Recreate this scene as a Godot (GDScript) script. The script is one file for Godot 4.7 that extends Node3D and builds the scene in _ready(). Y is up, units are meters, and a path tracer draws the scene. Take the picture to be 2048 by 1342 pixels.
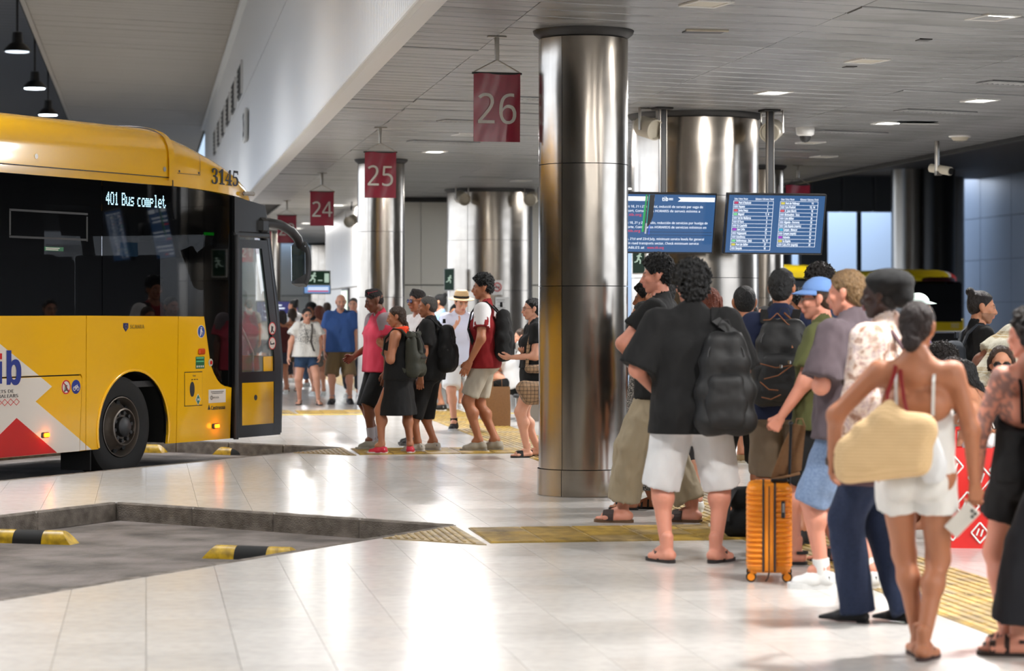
extends Node3D
# A bus station platform: sawtooth bays on the left, a queue of passengers on the right.
# x runs across the platform, -z along it; the floor is y = 0 and the bay roads lie at y = -0.14.

const CEILING := 3.83
const HALL := 7.85
const ROAD := -0.14


func _ready() -> void:
	# camera: a level 85 mm lens, shifted a little downwards
	var cam := Camera3D.new()
	cam.name = "camera"
	cam.projection = Camera3D.PROJECTION_FRUSTUM
	cam.near = 0.1
	cam.far = 300.0
	cam.size = 0.1 * 1342.0 / 4835.0
	cam.frustum_offset = Vector2(0, -0.1 * 50.0 / 4835.0)
	cam.position = Vector3(0, 1.52, 0)
	cam.rotation.y = deg_to_rad(-8.609)
	var lens := CameraAttributesPhysical.new()
	lens.frustum_near = 0.1
	lens.frustum_far = 300.0
	lens.exposure_aperture = 2.8
	lens.frustum_focus_distance = 21.0
	lens.frustum_focal_length = 85.0
	cam.attributes = lens
	add_child(cam)
	cam.current = true
	# sky: bright white summer haze; it enters through the bus entrances on the left, on the right and behind the camera
	var sky := ProceduralSkyMaterial.new()
	sky.sky_top_color = Color(0.62, 0.75, 0.93)
	sky.sky_horizon_color = Color(0.93, 0.96, 1.0)
	sky.sky_energy_multiplier = 2.0
	sky.ground_bottom_color = Color(0.55, 0.53, 0.5)
	sky.ground_horizon_color = Color(0.7, 0.69, 0.66)
	sky.ground_energy_multiplier = 1.2
	var env := Environment.new()
	env.background_mode = Environment.BG_SKY
	env.sky = Sky.new()
	env.sky.sky_material = sky
	env.tonemap_mode = Environment.TONE_MAPPER_LINEAR
	env.tonemap_exposure = 1.0
	env.sdfgi_enabled = true
	env.ssao_enabled = true
	env.ssil_enabled = true
	var we := WorldEnvironment.new()
	we.name = "world_environment"
	we.environment = env
	add_child(we)
	rng.seed = 7
	noise.seed = 3
	noise.frequency = 1.0
	noise.fractal_octaves = 2
	materials()
	build_floor()
	build_shell()
	build_ceiling()
	build_columns()
	build_signs()
	build_bus()
	build_far_buses()
	build_people()


# ---------------------------------------------------------------- helpers
var M := {}
var taken := {}
var rng := RandomNumberGenerator.new()
var noise := FastNoiseLite.new()

class MB:
	# collects triangles for one mesh; front faces run clockwise
	var v := PackedVector3Array()
	var n := PackedVector3Array()
	var uv := PackedVector2Array()
	var col := PackedColorArray()
	var ix := PackedInt32Array()

	func tri(a: Vector3, b: Vector3, c: Vector3, o: Vector3, ua := Vector2.ZERO, ub := Vector2.ZERO, uc := Vector2.ZERO) -> void:
		var nn := (c - a).cross(b - a)
		var k := v.size()
		if nn.dot(o) < 0.0:
			nn = -nn
			v.append_array(PackedVector3Array([a, c, b]))
			uv.append_array(PackedVector2Array([ua, uc, ub]))
		else:
			v.append_array(PackedVector3Array([a, b, c]))
			uv.append_array(PackedVector2Array([ua, ub, uc]))
		nn = nn.normalized()
		n.append_array(PackedVector3Array([nn, nn, nn]))
		ix.append_array(PackedInt32Array([k, k + 1, k + 2]))

	func quad(a: Vector3, b: Vector3, c: Vector3, d: Vector3, o: Vector3) -> void:
		tri(a, b, c, o, Vector2(0, 0), Vector2(1, 0), Vector2(1, 1))
		tri(a, c, d, o, Vector2(0, 0), Vector2(1, 1), Vector2(0, 1))

	func box(c: Vector3, s: Vector3, ch := 0.0, bs := Basis.IDENTITY) -> MB:
		var h := s * 0.5
		var e := minf(ch, minf(h.x, minf(h.y, h.z)) * 0.9)
		var i := h - Vector3(e, e, e)
		for ax in 3:
			for sg in [-1.0, 1.0]:
				var a1 := (ax + 1) % 3
				var a2 := (ax + 2) % 3
				var o := Vector3.ZERO
				o[ax] = sg
				var q: Array[Vector3] = []
				for t in [[-1, -1], [1, -1], [1, 1], [-1, 1]]:
					var p := Vector3.ZERO
					p[ax] = sg * h[ax]
					p[a1] = t[0] * i[a1]
					p[a2] = t[1] * i[a2]
					q.append(c + bs * p)
				quad(q[0], q[1], q[2], q[3], bs * o)
		if e > 0.0:
			for ax in 3:
				var a1 := (ax + 1) % 3
				var a2 := (ax + 2) % 3
				for s1 in [-1.0, 1.0]:
					for s2 in [-1.0, 1.0]:
						var q: Array[Vector3] = []
						for t in [[-1, 0], [1, 0], [1, 1], [-1, 1]]:
							var p := Vector3.ZERO
							p[ax] = t[0] * i[ax]
							p[a1] = s1 * (h[a1] if t[1] == 0 else i[a1])
							p[a2] = s2 * (i[a2] if t[1] == 0 else h[a2])
							q.append(c + bs * p)
						var o := Vector3.ZERO
						o[a1] = s1
						o[a2] = s2
						quad(q[0], q[1], q[2], q[3], bs * o)
			for sx in [-1.0, 1.0]:
				for sy in [-1.0, 1.0]:
					for sz in [-1.0, 1.0]:
						tri(c + bs * Vector3(sx * h.x, sy * i.y, sz * i.z), c + bs * Vector3(sx * i.x, sy * h.y, sz * i.z), c + bs * Vector3(sx * i.x, sy * i.y, sz * h.z), bs * Vector3(sx, sy, sz))
		return self

	func grid(rows: Array, closed: bool, inward := false) -> void:
		# rows of equally many points, shaded smooth; inward turns the faces round
		var m: int = rows[0].size()
		var k := v.size()
		var nr := rows.size()
		for r in nr:
			for j in m:
				v.append(rows[r][j])
				uv.append(Vector2(float(j) / (m if closed else m - 1), float(r) / maxi(1, nr - 1)))
		var nn := PackedVector3Array()
		nn.resize(nr * m)
		var jm := m if closed else m - 1
		for r in nr - 1:
			for j in jm:
				var a := r * m + j
				var b := r * m + (j + 1) % m
				var c := a + m
				var d := b + m
				if inward:
					var t := a; a = b; b = t
					t = c; c = d; d = t
				ix.append_array(PackedInt32Array([k + a, k + c, k + b, k + b, k + c, k + d]))
				var f := (v[k + b] - v[k + a]).cross(v[k + c] - v[k + a]) + (v[k + d] - v[k + b]).cross(v[k + c] - v[k + b])
				nn[a] += f; nn[b] += f; nn[c] += f; nn[d] += f
		for i in nn.size():
			n.append(nn[i].normalized())

	func fan(p: Array, o: Vector3) -> void:
		var c := Vector3.ZERO
		for q in p:
			c += q
		c /= p.size()
		for j in p.size():
			tri(c, p[j], p[(j + 1) % p.size()], o)

	func rev(prof: Array, seg := 32, xf := Transform3D.IDENTITY) -> MB:
		# turned about y; prof: Vector2(radius, height) upwards on the outside, creased where it bends by more than 40 degrees
		var band := [prof[0]]
		for i in range(1, prof.size()):
			band.append(prof[i])
			if i + 1 < prof.size():
				var a: Vector2 = (prof[i] - prof[i - 1]).normalized()
				var b: Vector2 = (prof[i + 1] - prof[i]).normalized()
				if a.dot(b) < 0.77:
					ring(band, seg, xf)
					band = [prof[i]]
		ring(band, seg, xf)
		return self

	func ring(band: Array, seg: int, xf: Transform3D) -> void:
		var rows := []
		for p in band:
			var row := []
			for j in seg:
				var a := TAU * j / seg
				row.append(xf * Vector3(p.x * cos(a), p.y, p.x * sin(a)))
			rows.append(row)
		grid(rows, true, true)

	func rod(a: Vector3, b: Vector3, r0: float, r1 := -1.0, seg := 10) -> MB:
		if r1 < 0.0:
			r1 = r0
		var y := (b - a).normalized()
		var x := y.cross(Vector3(0.31, 0.17, 0.93)).normalized()
		var xf := Transform3D(Basis(x, y, x.cross(y)), a)
		return rev([Vector2(0, 0), Vector2(r0, 0), Vector2(r1, (b - a).length()), Vector2(0, (b - a).length())], seg, xf)

	func sweep(path: Array, sect: Array, up := Vector3.UP, scl := []) -> MB:
		# sect: Vector2 outline, anticlockwise; carried along path, capped
		var rows := []
		for i in path.size():
			var t: Vector3 = (path[mini(i + 1, path.size() - 1)] - path[maxi(i - 1, 0)]).normalized()
			var x := up.cross(t)
			x = x.normalized() if x.length() > 0.01 else t.cross(Vector3.RIGHT).normalized()
			var y := t.cross(x)
			var k: float = scl[i] if scl.size() else 1.0
			var row := []
			for s in sect:
				row.append(path[i] + x * s.x * k + y * s.y * k)
			rows.append(row)
		grid(rows, true)
		fan(rows[0], path[0] - path[1])
		fan(rows[-1], path[-1] - path[-2])
		return self

	func ribbon(path: Array, outs: Array, w: float, th: float) -> MB:
		# a flat strap: path points, outward directions, width, thickness
		var rows := []
		for i in path.size():
			var t: Vector3 = (path[mini(i + 1, path.size() - 1)] - path[maxi(i - 1, 0)]).normalized()
			var o: Vector3 = (outs[i] - t * outs[i].dot(t)).normalized()
			var x := o.cross(t)
			var p: Vector3 = path[i]
			rows.append([p - x * w * 0.5, p + x * w * 0.5, p + x * w * 0.5 + o * th, p - x * w * 0.5 + o * th])
		for i in rows.size() - 1:
			for j in 4:
				var a: Vector3 = rows[i][j]
				var b: Vector3 = rows[i][(j + 1) % 4]
				var c: Vector3 = rows[i + 1][(j + 1) % 4]
				var d: Vector3 = rows[i + 1][j]
				var m: Vector3 = (rows[i][0] + rows[i][1] + rows[i][2] + rows[i][3] + rows[i + 1][0] + rows[i + 1][2] + rows[i + 1][1] + rows[i + 1][3]) / 8.0
				quad(a, b, c, d, (a + b + c + d) / 4.0 - m)
		fan(rows[0], path[0] - path[1])
		fan(rows[-1], path[-1] - path[-2])
		return self

	func prism(poly: PackedVector2Array, z0: float, z1: float, xf := Transform3D.IDENTITY, back := true) -> MB:
		var ids := Geometry2D.triangulate_polygon(poly)
		var bz := xf.basis.z * signf(z1 - z0)
		for i in range(0, ids.size(), 3):
			var a := poly[ids[i]]
			var b := poly[ids[i + 1]]
			var c := poly[ids[i + 2]]
			tri(xf * Vector3(a.x, a.y, z1), xf * Vector3(b.x, b.y, z1), xf * Vector3(c.x, c.y, z1), bz, a, b, c)
			if back:
				tri(xf * Vector3(a.x, a.y, z0), xf * Vector3(b.x, b.y, z0), xf * Vector3(c.x, c.y, z0), -bz, a, b, c)
		var cw := -1.0 if Geometry2D.is_polygon_clockwise(poly) else 1.0
		for i in poly.size():
			var a := poly[i]
			var b := poly[(i + 1) % poly.size()]
			var o := Vector3(b.y - a.y, a.x - b.x, 0) * cw
			quad(xf * Vector3(a.x, a.y, z0), xf * Vector3(b.x, b.y, z0), xf * Vector3(b.x, b.y, z1), xf * Vector3(a.x, a.y, z1), xf.basis * o)
		return self

	func add(m: MB, xf := Transform3D.IDENTITY, flip := false) -> MB:
		var k := v.size()
		v.append_array(xf * m.v)
		var nb := xf.basis.inverse().transposed()
		for q in m.n:
			n.append((nb * q).normalized())
		uv.append_array(m.uv)
		for i in range(0, m.ix.size(), 3):
			if flip:
				ix.append_array(PackedInt32Array([k + m.ix[i], k + m.ix[i + 2], k + m.ix[i + 1]]))
			else:
				ix.append_array(PackedInt32Array([k + m.ix[i], k + m.ix[i + 1], k + m.ix[i + 2]]))
		return self

	func mesh() -> ArrayMesh:
		var a := []
		a.resize(Mesh.ARRAY_MAX)
		a[Mesh.ARRAY_VERTEX] = v
		a[Mesh.ARRAY_NORMAL] = n
		if uv.size() == v.size():
			a[Mesh.ARRAY_TEX_UV] = uv
		if col.size() == v.size():
			a[Mesh.ARRAY_COLOR] = col
		a[Mesh.ARRAY_INDEX] = ix
		var m := ArrayMesh.new()
		m.add_surface_from_arrays(Mesh.PRIMITIVE_TRIANGLES, a)
		return m


func numbered(called: String) -> String:
	var k: int = taken.get(called, 0)
	taken[called] = k + 1
	return called if k == 0 else "%s_%03d" % [called, k]


func obj(called: String, shape, m: Material, parent: Node = self, at := Vector3.ZERO) -> MeshInstance3D:
	var o := MeshInstance3D.new()
	o.mesh = shape.mesh() if shape is MB else shape
	o.material_override = m
	o.position = at
	o.name = numbered(called) if parent == self else called
	parent.add_child(o, true)
	return o


func tag(o: Node, label: String, category: String, group := "", kind := "") -> void:
	o.set_meta("label", label)
	o.set_meta("category", category)
	if group:
		o.set_meta("group", group)
	if kind:
		o.set_meta("kind", kind)


func thing(called: String, label: String, category: String, at := Vector3.ZERO, turn := 0.0, group := "") -> Node3D:
	var o := Node3D.new()
	o.name = numbered(called)
	add_child(o)
	o.position = at
	o.rotation.y = turn
	tag(o, label, category, group)
	return o


func struct(called: String, label: String, category: String, shape, m: Material, at := Vector3.ZERO) -> MeshInstance3D:
	var o := obj(called, shape, m, self, at)
	tag(o, label, category, "", "structure")
	return o


func frame(called: String, label: String, category: String, at := Vector3.ZERO, turn := 0.0) -> Node3D:
	var o := thing(called, label, category, at, turn)
	o.set_meta("kind", "structure")
	return o


func bx(c: Vector3, s: Vector3, ch := 0.0) -> MB:
	return MB.new().box(c, s, ch)


func lettering(called: String, txt: String, high: float, m: Material, parent: Node, xf: Transform3D, face := "Droid Sans", bold := false, depth := 0.002, align := HORIZONTAL_ALIGNMENT_CENTER) -> MeshInstance3D:
	var f := SystemFont.new()
	f.font_names = PackedStringArray([face])
	if bold:
		f.font_weight = 700
	var t := TextMesh.new()
	t.font = f
	t.text = txt
	t.font_size = 64
	t.pixel_size = high / 64.0 / 0.72
	t.depth = depth
	t.curve_step = 4.0
	t.horizontal_alignment = align
	t.vertical_alignment = VERTICAL_ALIGNMENT_CENTER
	var o := obj(called, t, m, parent)
	o.transform = xf
	return o


func ntex(freq: float, octaves := 4, as_normal := false, bump := 4.0, ramp: Gradient = null, sd := 1, size := 512, type := FastNoiseLite.TYPE_SIMPLEX_SMOOTH) -> NoiseTexture2D:
	var nz := FastNoiseLite.new()
	nz.seed = sd
	nz.noise_type = type
	nz.frequency = freq
	nz.fractal_octaves = octaves
	var t := NoiseTexture2D.new()
	t.width = size
	t.height = size
	t.seamless = true
	t.noise = nz
	t.as_normal_map = as_normal
	t.bump_strength = bump
	if ramp:
		t.color_ramp = ramp
	return t


func ramp(stops: Array) -> Gradient:
	var g := Gradient.new()
	var o := PackedFloat32Array()
	var c := PackedColorArray()
	for s in stops:
		o.append(s[0])
		c.append(s[1])
	g.offsets = o
	g.colors = c
	return g


func mat(color: Color, rough := 0.6, metal := 0.0) -> StandardMaterial3D:
	var m := StandardMaterial3D.new()
	m.albedo_color = color
	m.roughness = rough
	m.metallic = metal
	return m


func tri_map(m: StandardMaterial3D, k: Vector3, world := false) -> StandardMaterial3D:
	m.uv1_triplanar = true
	m.uv1_world_triplanar = world
	m.uv1_scale = k
	return m


func glow(color: Color, energy: float) -> StandardMaterial3D:
	var m := mat(Color(0.02, 0.02, 0.02), 0.5)
	m.emission_enabled = true
	m.emission = color
	m.emission_energy_multiplier = energy
	return m


func pane(color: Color, alpha: float, rough := 0.02) -> StandardMaterial3D:
	var m := mat(Color(color.r, color.g, color.b, alpha), rough)
	m.transparency = BaseMaterial3D.TRANSPARENCY_ALPHA
	return m


func paint(base: Image) -> ImageTexture:
	base.generate_mipmaps()
	return ImageTexture.create_from_image(base)
# ---------------------------------------------------------------- materials
const LAMP_POWER := 22.0
const HALL_POWER := 80.0


func materials() -> void:
	var speck := ntex(0.02, 5, false, 1.0, ramp([[0.0, Color(0.93, 0.93, 0.93)], [0.5, Color(0.97, 0.97, 0.97)], [1.0, Color(1, 1, 1)]]), 11)
	var blotch := ntex(0.008, 6, false, 1.0, ramp([[0.0, Color(0.5, 0.48, 0.46)], [0.45, Color(0.78, 0.77, 0.75)], [0.7, Color(0.92, 0.91, 0.9)], [1.0, Color(1, 1, 1)]]), 12)
	var grain := ntex(0.09, 3, true, 3.0, null, 13)
	var weave := ntex(0.22, 2, true, 5.0, null, 14, 256)
	var bumps := ntex(0.03, 5, false, 1.0, null, 15)
	M.speck = speck
	M.blotch = blotch
	M.grain = grain
	M.weave = weave
	M.bumps = bumps
	for i in 4:
		var t := tri_map(mat([Color(0.81, 0.795, 0.775), Color(0.825, 0.81, 0.79), Color(0.8, 0.785, 0.765), Color(0.815, 0.795, 0.77)][i], 0.2), Vector3(0.9, 0.9, 0.9), true)
		t.albedo_texture = speck
		t.roughness_texture = ntex(0.012, 4, false, 1.0, ramp([[0.0, Color(0.9, 0.9, 0.9)], [1.0, Color(1, 1, 1)]]), 16) if i == 0 else M.floor_0.roughness_texture
		M["floor_%d" % i] = t
	M.grout = mat(Color(0.46, 0.43, 0.4), 0.8)
	M.road = tri_map(mat(Color(0.47, 0.44, 0.425), 0.75), Vector3(0.35, 0.35, 0.35), true)
	M.road.albedo_texture = blotch
	M.road.normal_enabled = true
	M.road.normal_texture = grain
	M.road.normal_scale = 0.4
	M.kerb = tri_map(mat(Color(0.5, 0.47, 0.44), 0.85), Vector3(1.6, 1.6, 1.6), true)
	M.kerb.albedo_texture = blotch
	M.kerb.normal_enabled = true
	M.kerb.normal_texture = grain
	M.tactile = tri_map(mat(Color(0.75, 0.62, 0.27), 0.5), Vector3(1.1, 1.1, 1.1), true)
	M.tactile.albedo_texture = blotch
	M.tactile_pale = tri_map(mat(Color(0.73, 0.63, 0.42), 0.5), Vector3(1.1, 1.1, 1.1), true)
	M.tactile_pale.albedo_texture = blotch
	M.yellow_line = mat(Color(0.82, 0.7, 0.2), 0.4)
	var grime := ntex(0.006, 5, false, 1.0, ramp([[0.0, Color(0.66, 0.65, 0.64)], [0.3, Color(0.86, 0.86, 0.86)], [0.55, Color(0.97, 0.97, 0.97)], [1.0, Color(1, 1, 1)]]), 17)
	for i in 3:
		var s := tri_map(mat([Color(0.6, 0.61, 0.62), Color(0.62, 0.63, 0.64), Color(0.55, 0.56, 0.565)][i], 0.36, 0.3), Vector3(0.25, 1.0, 2.0), true)
		s.albedo_texture = grime
		M["slat_%d" % i] = s
	M.void = mat(Color(0.05, 0.05, 0.05), 0.9)
	M.hall_slat = mat(Color(0.66, 0.63, 0.58), 0.5, 0.1)
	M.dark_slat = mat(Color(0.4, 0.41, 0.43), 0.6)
	M.fascia = mat(Color(0.86, 0.86, 0.855), 0.32)
	M.steel = mat(Color(0.66, 0.625, 0.58), 0.2, 1.0)
	M.steel.anisotropy_enabled = true
	M.steel.anisotropy = 0.35
	M.steel.roughness_texture = ntex(0.01, 3, false, 1.0, ramp([[0.0, Color(0.8, 0.8, 0.8)], [1.0, Color(1, 1, 1)]]), 18)
	M.steel.roughness = 0.24
	M.plain_steel = mat(Color(0.62, 0.6, 0.57), 0.3, 1.0)
	M.wall = mat(Color(0.78, 0.77, 0.73), 0.5)
	M.wall_gloss = mat(Color(0.7, 0.68, 0.65), 0.4)
	M.grey_wall = mat(Color(0.5, 0.51, 0.53), 0.35, 0.3)
	M.dark_wall = mat(Color(0.36, 0.36, 0.36), 0.7)
	M.soffit = mat(Color(0.4, 0.39, 0.38), 0.6)
	M.black = mat(Color(0.035, 0.035, 0.038), 0.35)
	M.rubber = mat(Color(0.045, 0.045, 0.045), 0.8)
	M.charcoal = mat(Color(0.14, 0.14, 0.145), 0.5)
	M.white = mat(Color(0.86, 0.86, 0.85), 0.5)
	M.cream = mat(Color(0.72, 0.69, 0.62), 0.5)
	M.sign_red = mat(Color(0.56, 0.13, 0.21), 0.22)
	M.sign_text = mat(Color(0.8, 0.78, 0.75), 0.5)
	M.red = mat(Color(0.72, 0.09, 0.1), 0.3)
	M.lamp = glow(Color(1.0, 0.98, 0.95), 9.0)
	M.lamp_off = mat(Color(0.8, 0.78, 0.72), 0.4)
	M.green = mat(Color(0.05, 0.36, 0.2), 0.45)
	M.glass = pane(Color(0.8, 0.85, 0.86), 0.08)


# The ceiling is set out on a grid whose cross lines run 17 degrees off square: (x, z) counted along its lines, in spans of the slats.
func pv(x: float, y: float, z: float) -> Vector3:
	return Vector3(1.0245 * x, y, 1.748 * z - 0.3188 * x)


func slat(m: MB, x0: float, x1: float, y: float, z: float, w: float) -> void:
	# one ceiling plank along a cross line of the grid, its long edges turned up
	var up := Vector3(0, 0.02, 0)
	var e := 0.012
	var a := pv(x0, y, z + w * 0.5)
	var b := pv(x1, y, z + w * 0.5)
	var c := pv(x1, y, z - w * 0.5)
	var d := pv(x0, y, z - w * 0.5)
	var i := Vector3(0, 0, e)
	m.quad(a - i, b - i, c + i, d + i, Vector3.DOWN)
	m.quad(a - i, b - i, b + up * 0.4, a + up * 0.4, Vector3(0, -1, 1))
	m.quad(a + up * 0.4, b + up * 0.4, b + up, a + up, Vector3(0, 0, 1))
	m.quad(c + i, d + i, d + up * 0.4, c + up * 0.4, Vector3(0, -1, -1))
	m.quad(c + up * 0.4, d + up * 0.4, d + up, c + up, Vector3(0, 0, -1))
	m.quad(a - i, a + up, d + up, d + i, Vector3(-1, 0, 0))
	m.quad(b - i, b + up, c + up, c + i, Vector3(1, 0, 0))


# ---------------------------------------------------------------- floor, bays, tactile paving
const ALONG := Vector2(0.5842, -0.8116)   # the way the buses point, as (x, z)


func slot(k: int) -> Array:
	# bay k: apex and far corner of its recess, as (x, z)
	var dz := -9.8 * mini(k, 1) - 10.1 * maxi(k - 1, 0)
	return [Vector2(2.13, -17.0 + dz), Vector2(-0.235, -19.39 + dz)]


func build_floor() -> void:
	var slab: Array = [PackedVector2Array([Vector2(-9, 11), Vector2(11.3, 11), Vector2(11.3, -85), Vector2(-9, -85)])]
	for k in range(-2, 7):
		var s := slot(k)
		var hole := PackedVector2Array([s[0], s[1], s[1] - ALONG * 22.0, s[0] - ALONG * 24.0])
		var next: Array = []
		for p in slab:
			next.append_array(Geometry2D.clip_polygons(p, hole))
		slab = next
	var base := MB.new()
	for p in slab:
		base.prism(flip_z(p), -0.4, -0.006, Transform3D(Basis.from_euler(Vector3(-PI / 2, 0, 0)), Vector3.ZERO))
	var floor_node := struct("floor", "polished pale terrazzo platform floor with sawtooth edge", "floor", base, M.grout)
	# terrazzo slabs: those near the camera one by one, the rest joined
	var rest: Array = [MB.new(), MB.new(), MB.new(), MB.new()]
	var count := 0
	var t := 0.4
	var lie := Transform3D(Basis.from_euler(Vector3(-PI / 2, 0, 0)), Vector3.ZERO)
	for i in range(-23, 28):
		for j in range(-212, 27):
			var c := PackedVector2Array([Vector2(i * t + 0.0012, j * t + 0.0012), Vector2(i * t + t - 0.0012, j * t + 0.0012), Vector2(i * t + t - 0.0012, j * t + t - 0.0012), Vector2(i * t + 0.0012, j * t + t - 0.0012)])
			var mid := (c[0] + c[2]) * 0.5
			var pieces: Array = []
			for p in slab:
				pieces.append_array(Geometry2D.intersect_polygons(c, p))
			var depth := mid.x * 0.15 - mid.y * 0.989
			var side := mid.x * 0.989 + mid.y * 0.15
			var near := depth > 9.7 and depth < 15.6 and absf(side) < depth * 0.215 + 0.2
			for q in pieces:
				var k := rng.randi() % 4
				if near and count < 300:
					count += 1
					obj("tile", MB.new().prism(flip_z(q), -0.012, 0.0, lie, false), M["floor_%d" % k], floor_node)
				else:
					rest[k].prism(flip_z(q), -0.012, 0.0, lie, false)
	for k in 4:
		var o := obj("tile_field", rest[k], M["floor_%d" % k], floor_node)
		o.set_meta("kind", "stuff")
	# roads
	struct("road", "stained grey concrete roadway of the bus bays", "road", bx(Vector3(-13, ROAD - 0.25, -48), Vector3(36, 0.5, 126)), M.road)
	struct("road", "dim roadway behind the platform on the far side", "road", bx(Vector3(26, ROAD - 0.25, -48), Vector3(30, 0.5, 126)), M.road)
	# kerbs round the recesses
	for k in range(-1, 5):
		var s := slot(k)
		var a: Vector2 = s[0]
		var b: Vector2 = s[1]
		var o := frame("kerb", ["mottled concrete kerb round the empty bay nearest the camera", "concrete kerb round the bay where the yellow bus stands"][k] if k in [0, 1] else "concrete kerb of a farther bay beyond the yellow bus", "kerb")
		for e in [[a, b, "head"], [b, b - ALONG * 9.0, "far"], [a, a - ALONG * 11.0, "near"]]:
			var d: Vector2 = (e[1] - e[0]).normalized()
			var nrm := Vector2(-d.y, d.x)
			var m2: Vector2 = (a + b) * 0.5 - ALONG * 3.0
			if (m2 - e[0]).dot(nrm) > 0.0:
				nrm = -nrm
			var length: float = (e[1] - e[0]).length()
			var n := int(ceil(length / 1.0))
			for i in n:
				var p0: Vector2 = e[0] + d * length * i / n
				var p1: Vector2 = e[0] + d * length * (i + 1) / n - d * 0.004
				var c := (p0 + p1) * 0.5 + nrm * 0.028
				var bs := Basis(Vector3(d.x, 0, d.y), Vector3.UP, Vector3(d.x, 0, d.y).cross(Vector3.UP))
				obj("kerb_stone", MB.new().box(Vector3(c.x, -0.092, c.y), Vector3((p1 - p0).length(), 0.19, 0.075), 0.012, bs), M.kerb, o)
	# wheel stops: half round bars in yellow and black bands
	wheel_stop(Vector3(-0.50, ROAD, -17.45), Vector3(-1.95, ROAD, -18.1), 0.075, "yellow and black wheel stop bar beside the far kerb of the empty bay", 7)
	wheel_stop(Vector3(0.40, ROAD, -16.38), Vector3(1.02, ROAD, -16.08), 0.07, "short yellow and black wheel stop tucked against the near kerb", 3)
	wheel_stop(Vector3(0.79, ROAD, -28.1), Vector3(1.4, ROAD, -27.75), 0.07, "worn wheel stop bar in front of the yellow bus", 3)
	wheel_stop(Vector3(0.22, ROAD, -28.5), Vector3(-0.9, ROAD, -29.1), 0.075, "wheel stop bar lying behind the bus front wheel", 5)
	# tactile paving
	var strip := frame("tactile_path", "long ribbed yellow tactile path running along the platform", "tactile paving")
	var ribbed := MB.new().box(Vector3(0, 0.003, 0), Vector3(0.396, 0.006, 0.396), 0.002)
	for i in 6:
		ribbed.box(Vector3(-0.165 + 0.066 * i, 0.008, 0), Vector3(0.03, 0.006, 0.38), 0.002)
	var ribbed_mesh := ribbed.mesh()
	for j in 150:
		for i in 2:
			var o := obj("tactile_tile", ribbed_mesh, M.tactile if (i + j * 3) % 5 else M.tactile_pale, strip, Vector3(4.11 + 0.4 * i, 0.0, -8.6 - 0.4 * j))
			if j > 110:
				o.set_meta("kind", "stuff")
	for k in 3:
		var dz := [0.0, -9.8, -20.0][k] as float
		var s := frame("tactile_path", ["ribbed yellow tactile strip leading from the kerb to the long path", "ribbed yellow tactile strip under the feet of the middle group", "distant ribbed yellow strip beyond the middle group"][k], "tactile paving")
		for i in 5:
			for r in 3:
				var o := obj("tactile_tile", ribbed_mesh, M.tactile if (i + r) % 4 else M.tactile_pale, s, Vector3(2.22 + 0.36 * i + 0.18, 0, -16.52 + 0.36 * r + dz))
				o.basis = Basis(Vector3.UP, PI / 2) * Basis.from_scale(Vector3(0.9, 1, 0.9))
		var dome := frame("tactile_corner", ["studded pale tactile triangle at the tip of the empty bay", "studded pale tactile triangle at the tip of the bus's bay", "studded tactile triangle at a distant bay"][k], "tactile paving")
		var tri := PackedVector2Array([Vector2(1.56, -16.05 + dz), Vector2(2.15, -16.9 + dz), Vector2(2.18, -15.5 + dz)])
		obj("tactile_plate", MB.new().prism(flip_z(tri), 0.0, 0.005, lie), M.tactile_pale, dome)
		for i in 14:
			for j in 22:
				var q := Vector2(1.56 + 0.05 * i, -16.88 + dz + 0.066 * j + 0.033 * (i % 2))
				if Geometry2D.is_point_in_polygon(q, Geometry2D.offset_polygon(tri, -0.022)[0]):
					obj("stud", bx(Vector3(q.x, 0.008, q.y), Vector3(0.022, 0.008, 0.04), 0.003), M.tactile_pale, dome)
	struct("floor_line", "thin yellow line across the far platform floor", "floor line", bx(Vector3(3.2, 0.002, -35.3), Vector3(4.4, 0.004, 0.2)), M.yellow_line)


func flip_z(p: PackedVector2Array) -> PackedVector2Array:
	var q := PackedVector2Array()
	for a in p:
		q.append(Vector2(a.x, -a.y))
	return q


func wheel_stop(a: Vector3, b: Vector3, r: float, label: String, bands: int) -> void:
	var o := thing("wheel_stop", label, "wheel stop", a)
	var d := (b - a)
	var x := d.normalized()
	var z := x.cross(Vector3.UP)
	var yel := tri_map(mat(Color(0.83, 0.68, 0.1), 0.45), Vector3(3, 3, 3))
	yel.albedo_texture = M.blotch
	for k in bands:
		var rows := []
		for e in 2:
			var s := float(k + e) / bands
			var row := []
			for j in 13:
				var an := PI * j / 12.0
				var up := sin(an) * r * 1.25
				var slant := 0.0
				if (k == 0 and e == 0) or (k == bands - 1 and e == 1):
					slant = up * (0.9 if e == 0 else -0.9)
				row.append(d * s + x * slant + z * cos(an) * r + Vector3.UP * up)
			rows.append(row)
		var m := MB.new()
		m.grid(rows, false)
		if k == 0:
			m.fan(rows[0], -x)
		if k == bands - 1:
			m.fan(rows[1], x)
		obj("band", m, yel if k % 2 == 0 else M.rubber, o)


# ---------------------------------------------------------------- walls, fascia, far structures
func ribbed_panel(w: float, h: float, pitch: float, deep: float) -> MB:
	# stands in the y-z plane, facing -x, ribs upright
	var m := MB.new()
	var top := []
	var low := []
	var n := int(w / pitch) * 4
	for i in n + 1:
		var z := -w * i / n
		var x: float = [0.0, -deep, -deep, 0.0][i % 4]
		top.append(Vector3(x, h, z))
		low.append(Vector3(x, 0, z))
	for i in n:
		m.quad(low[i], low[i + 1], top[i + 1], top[i], Vector3(-1, 0, 0))
	return m


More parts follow.
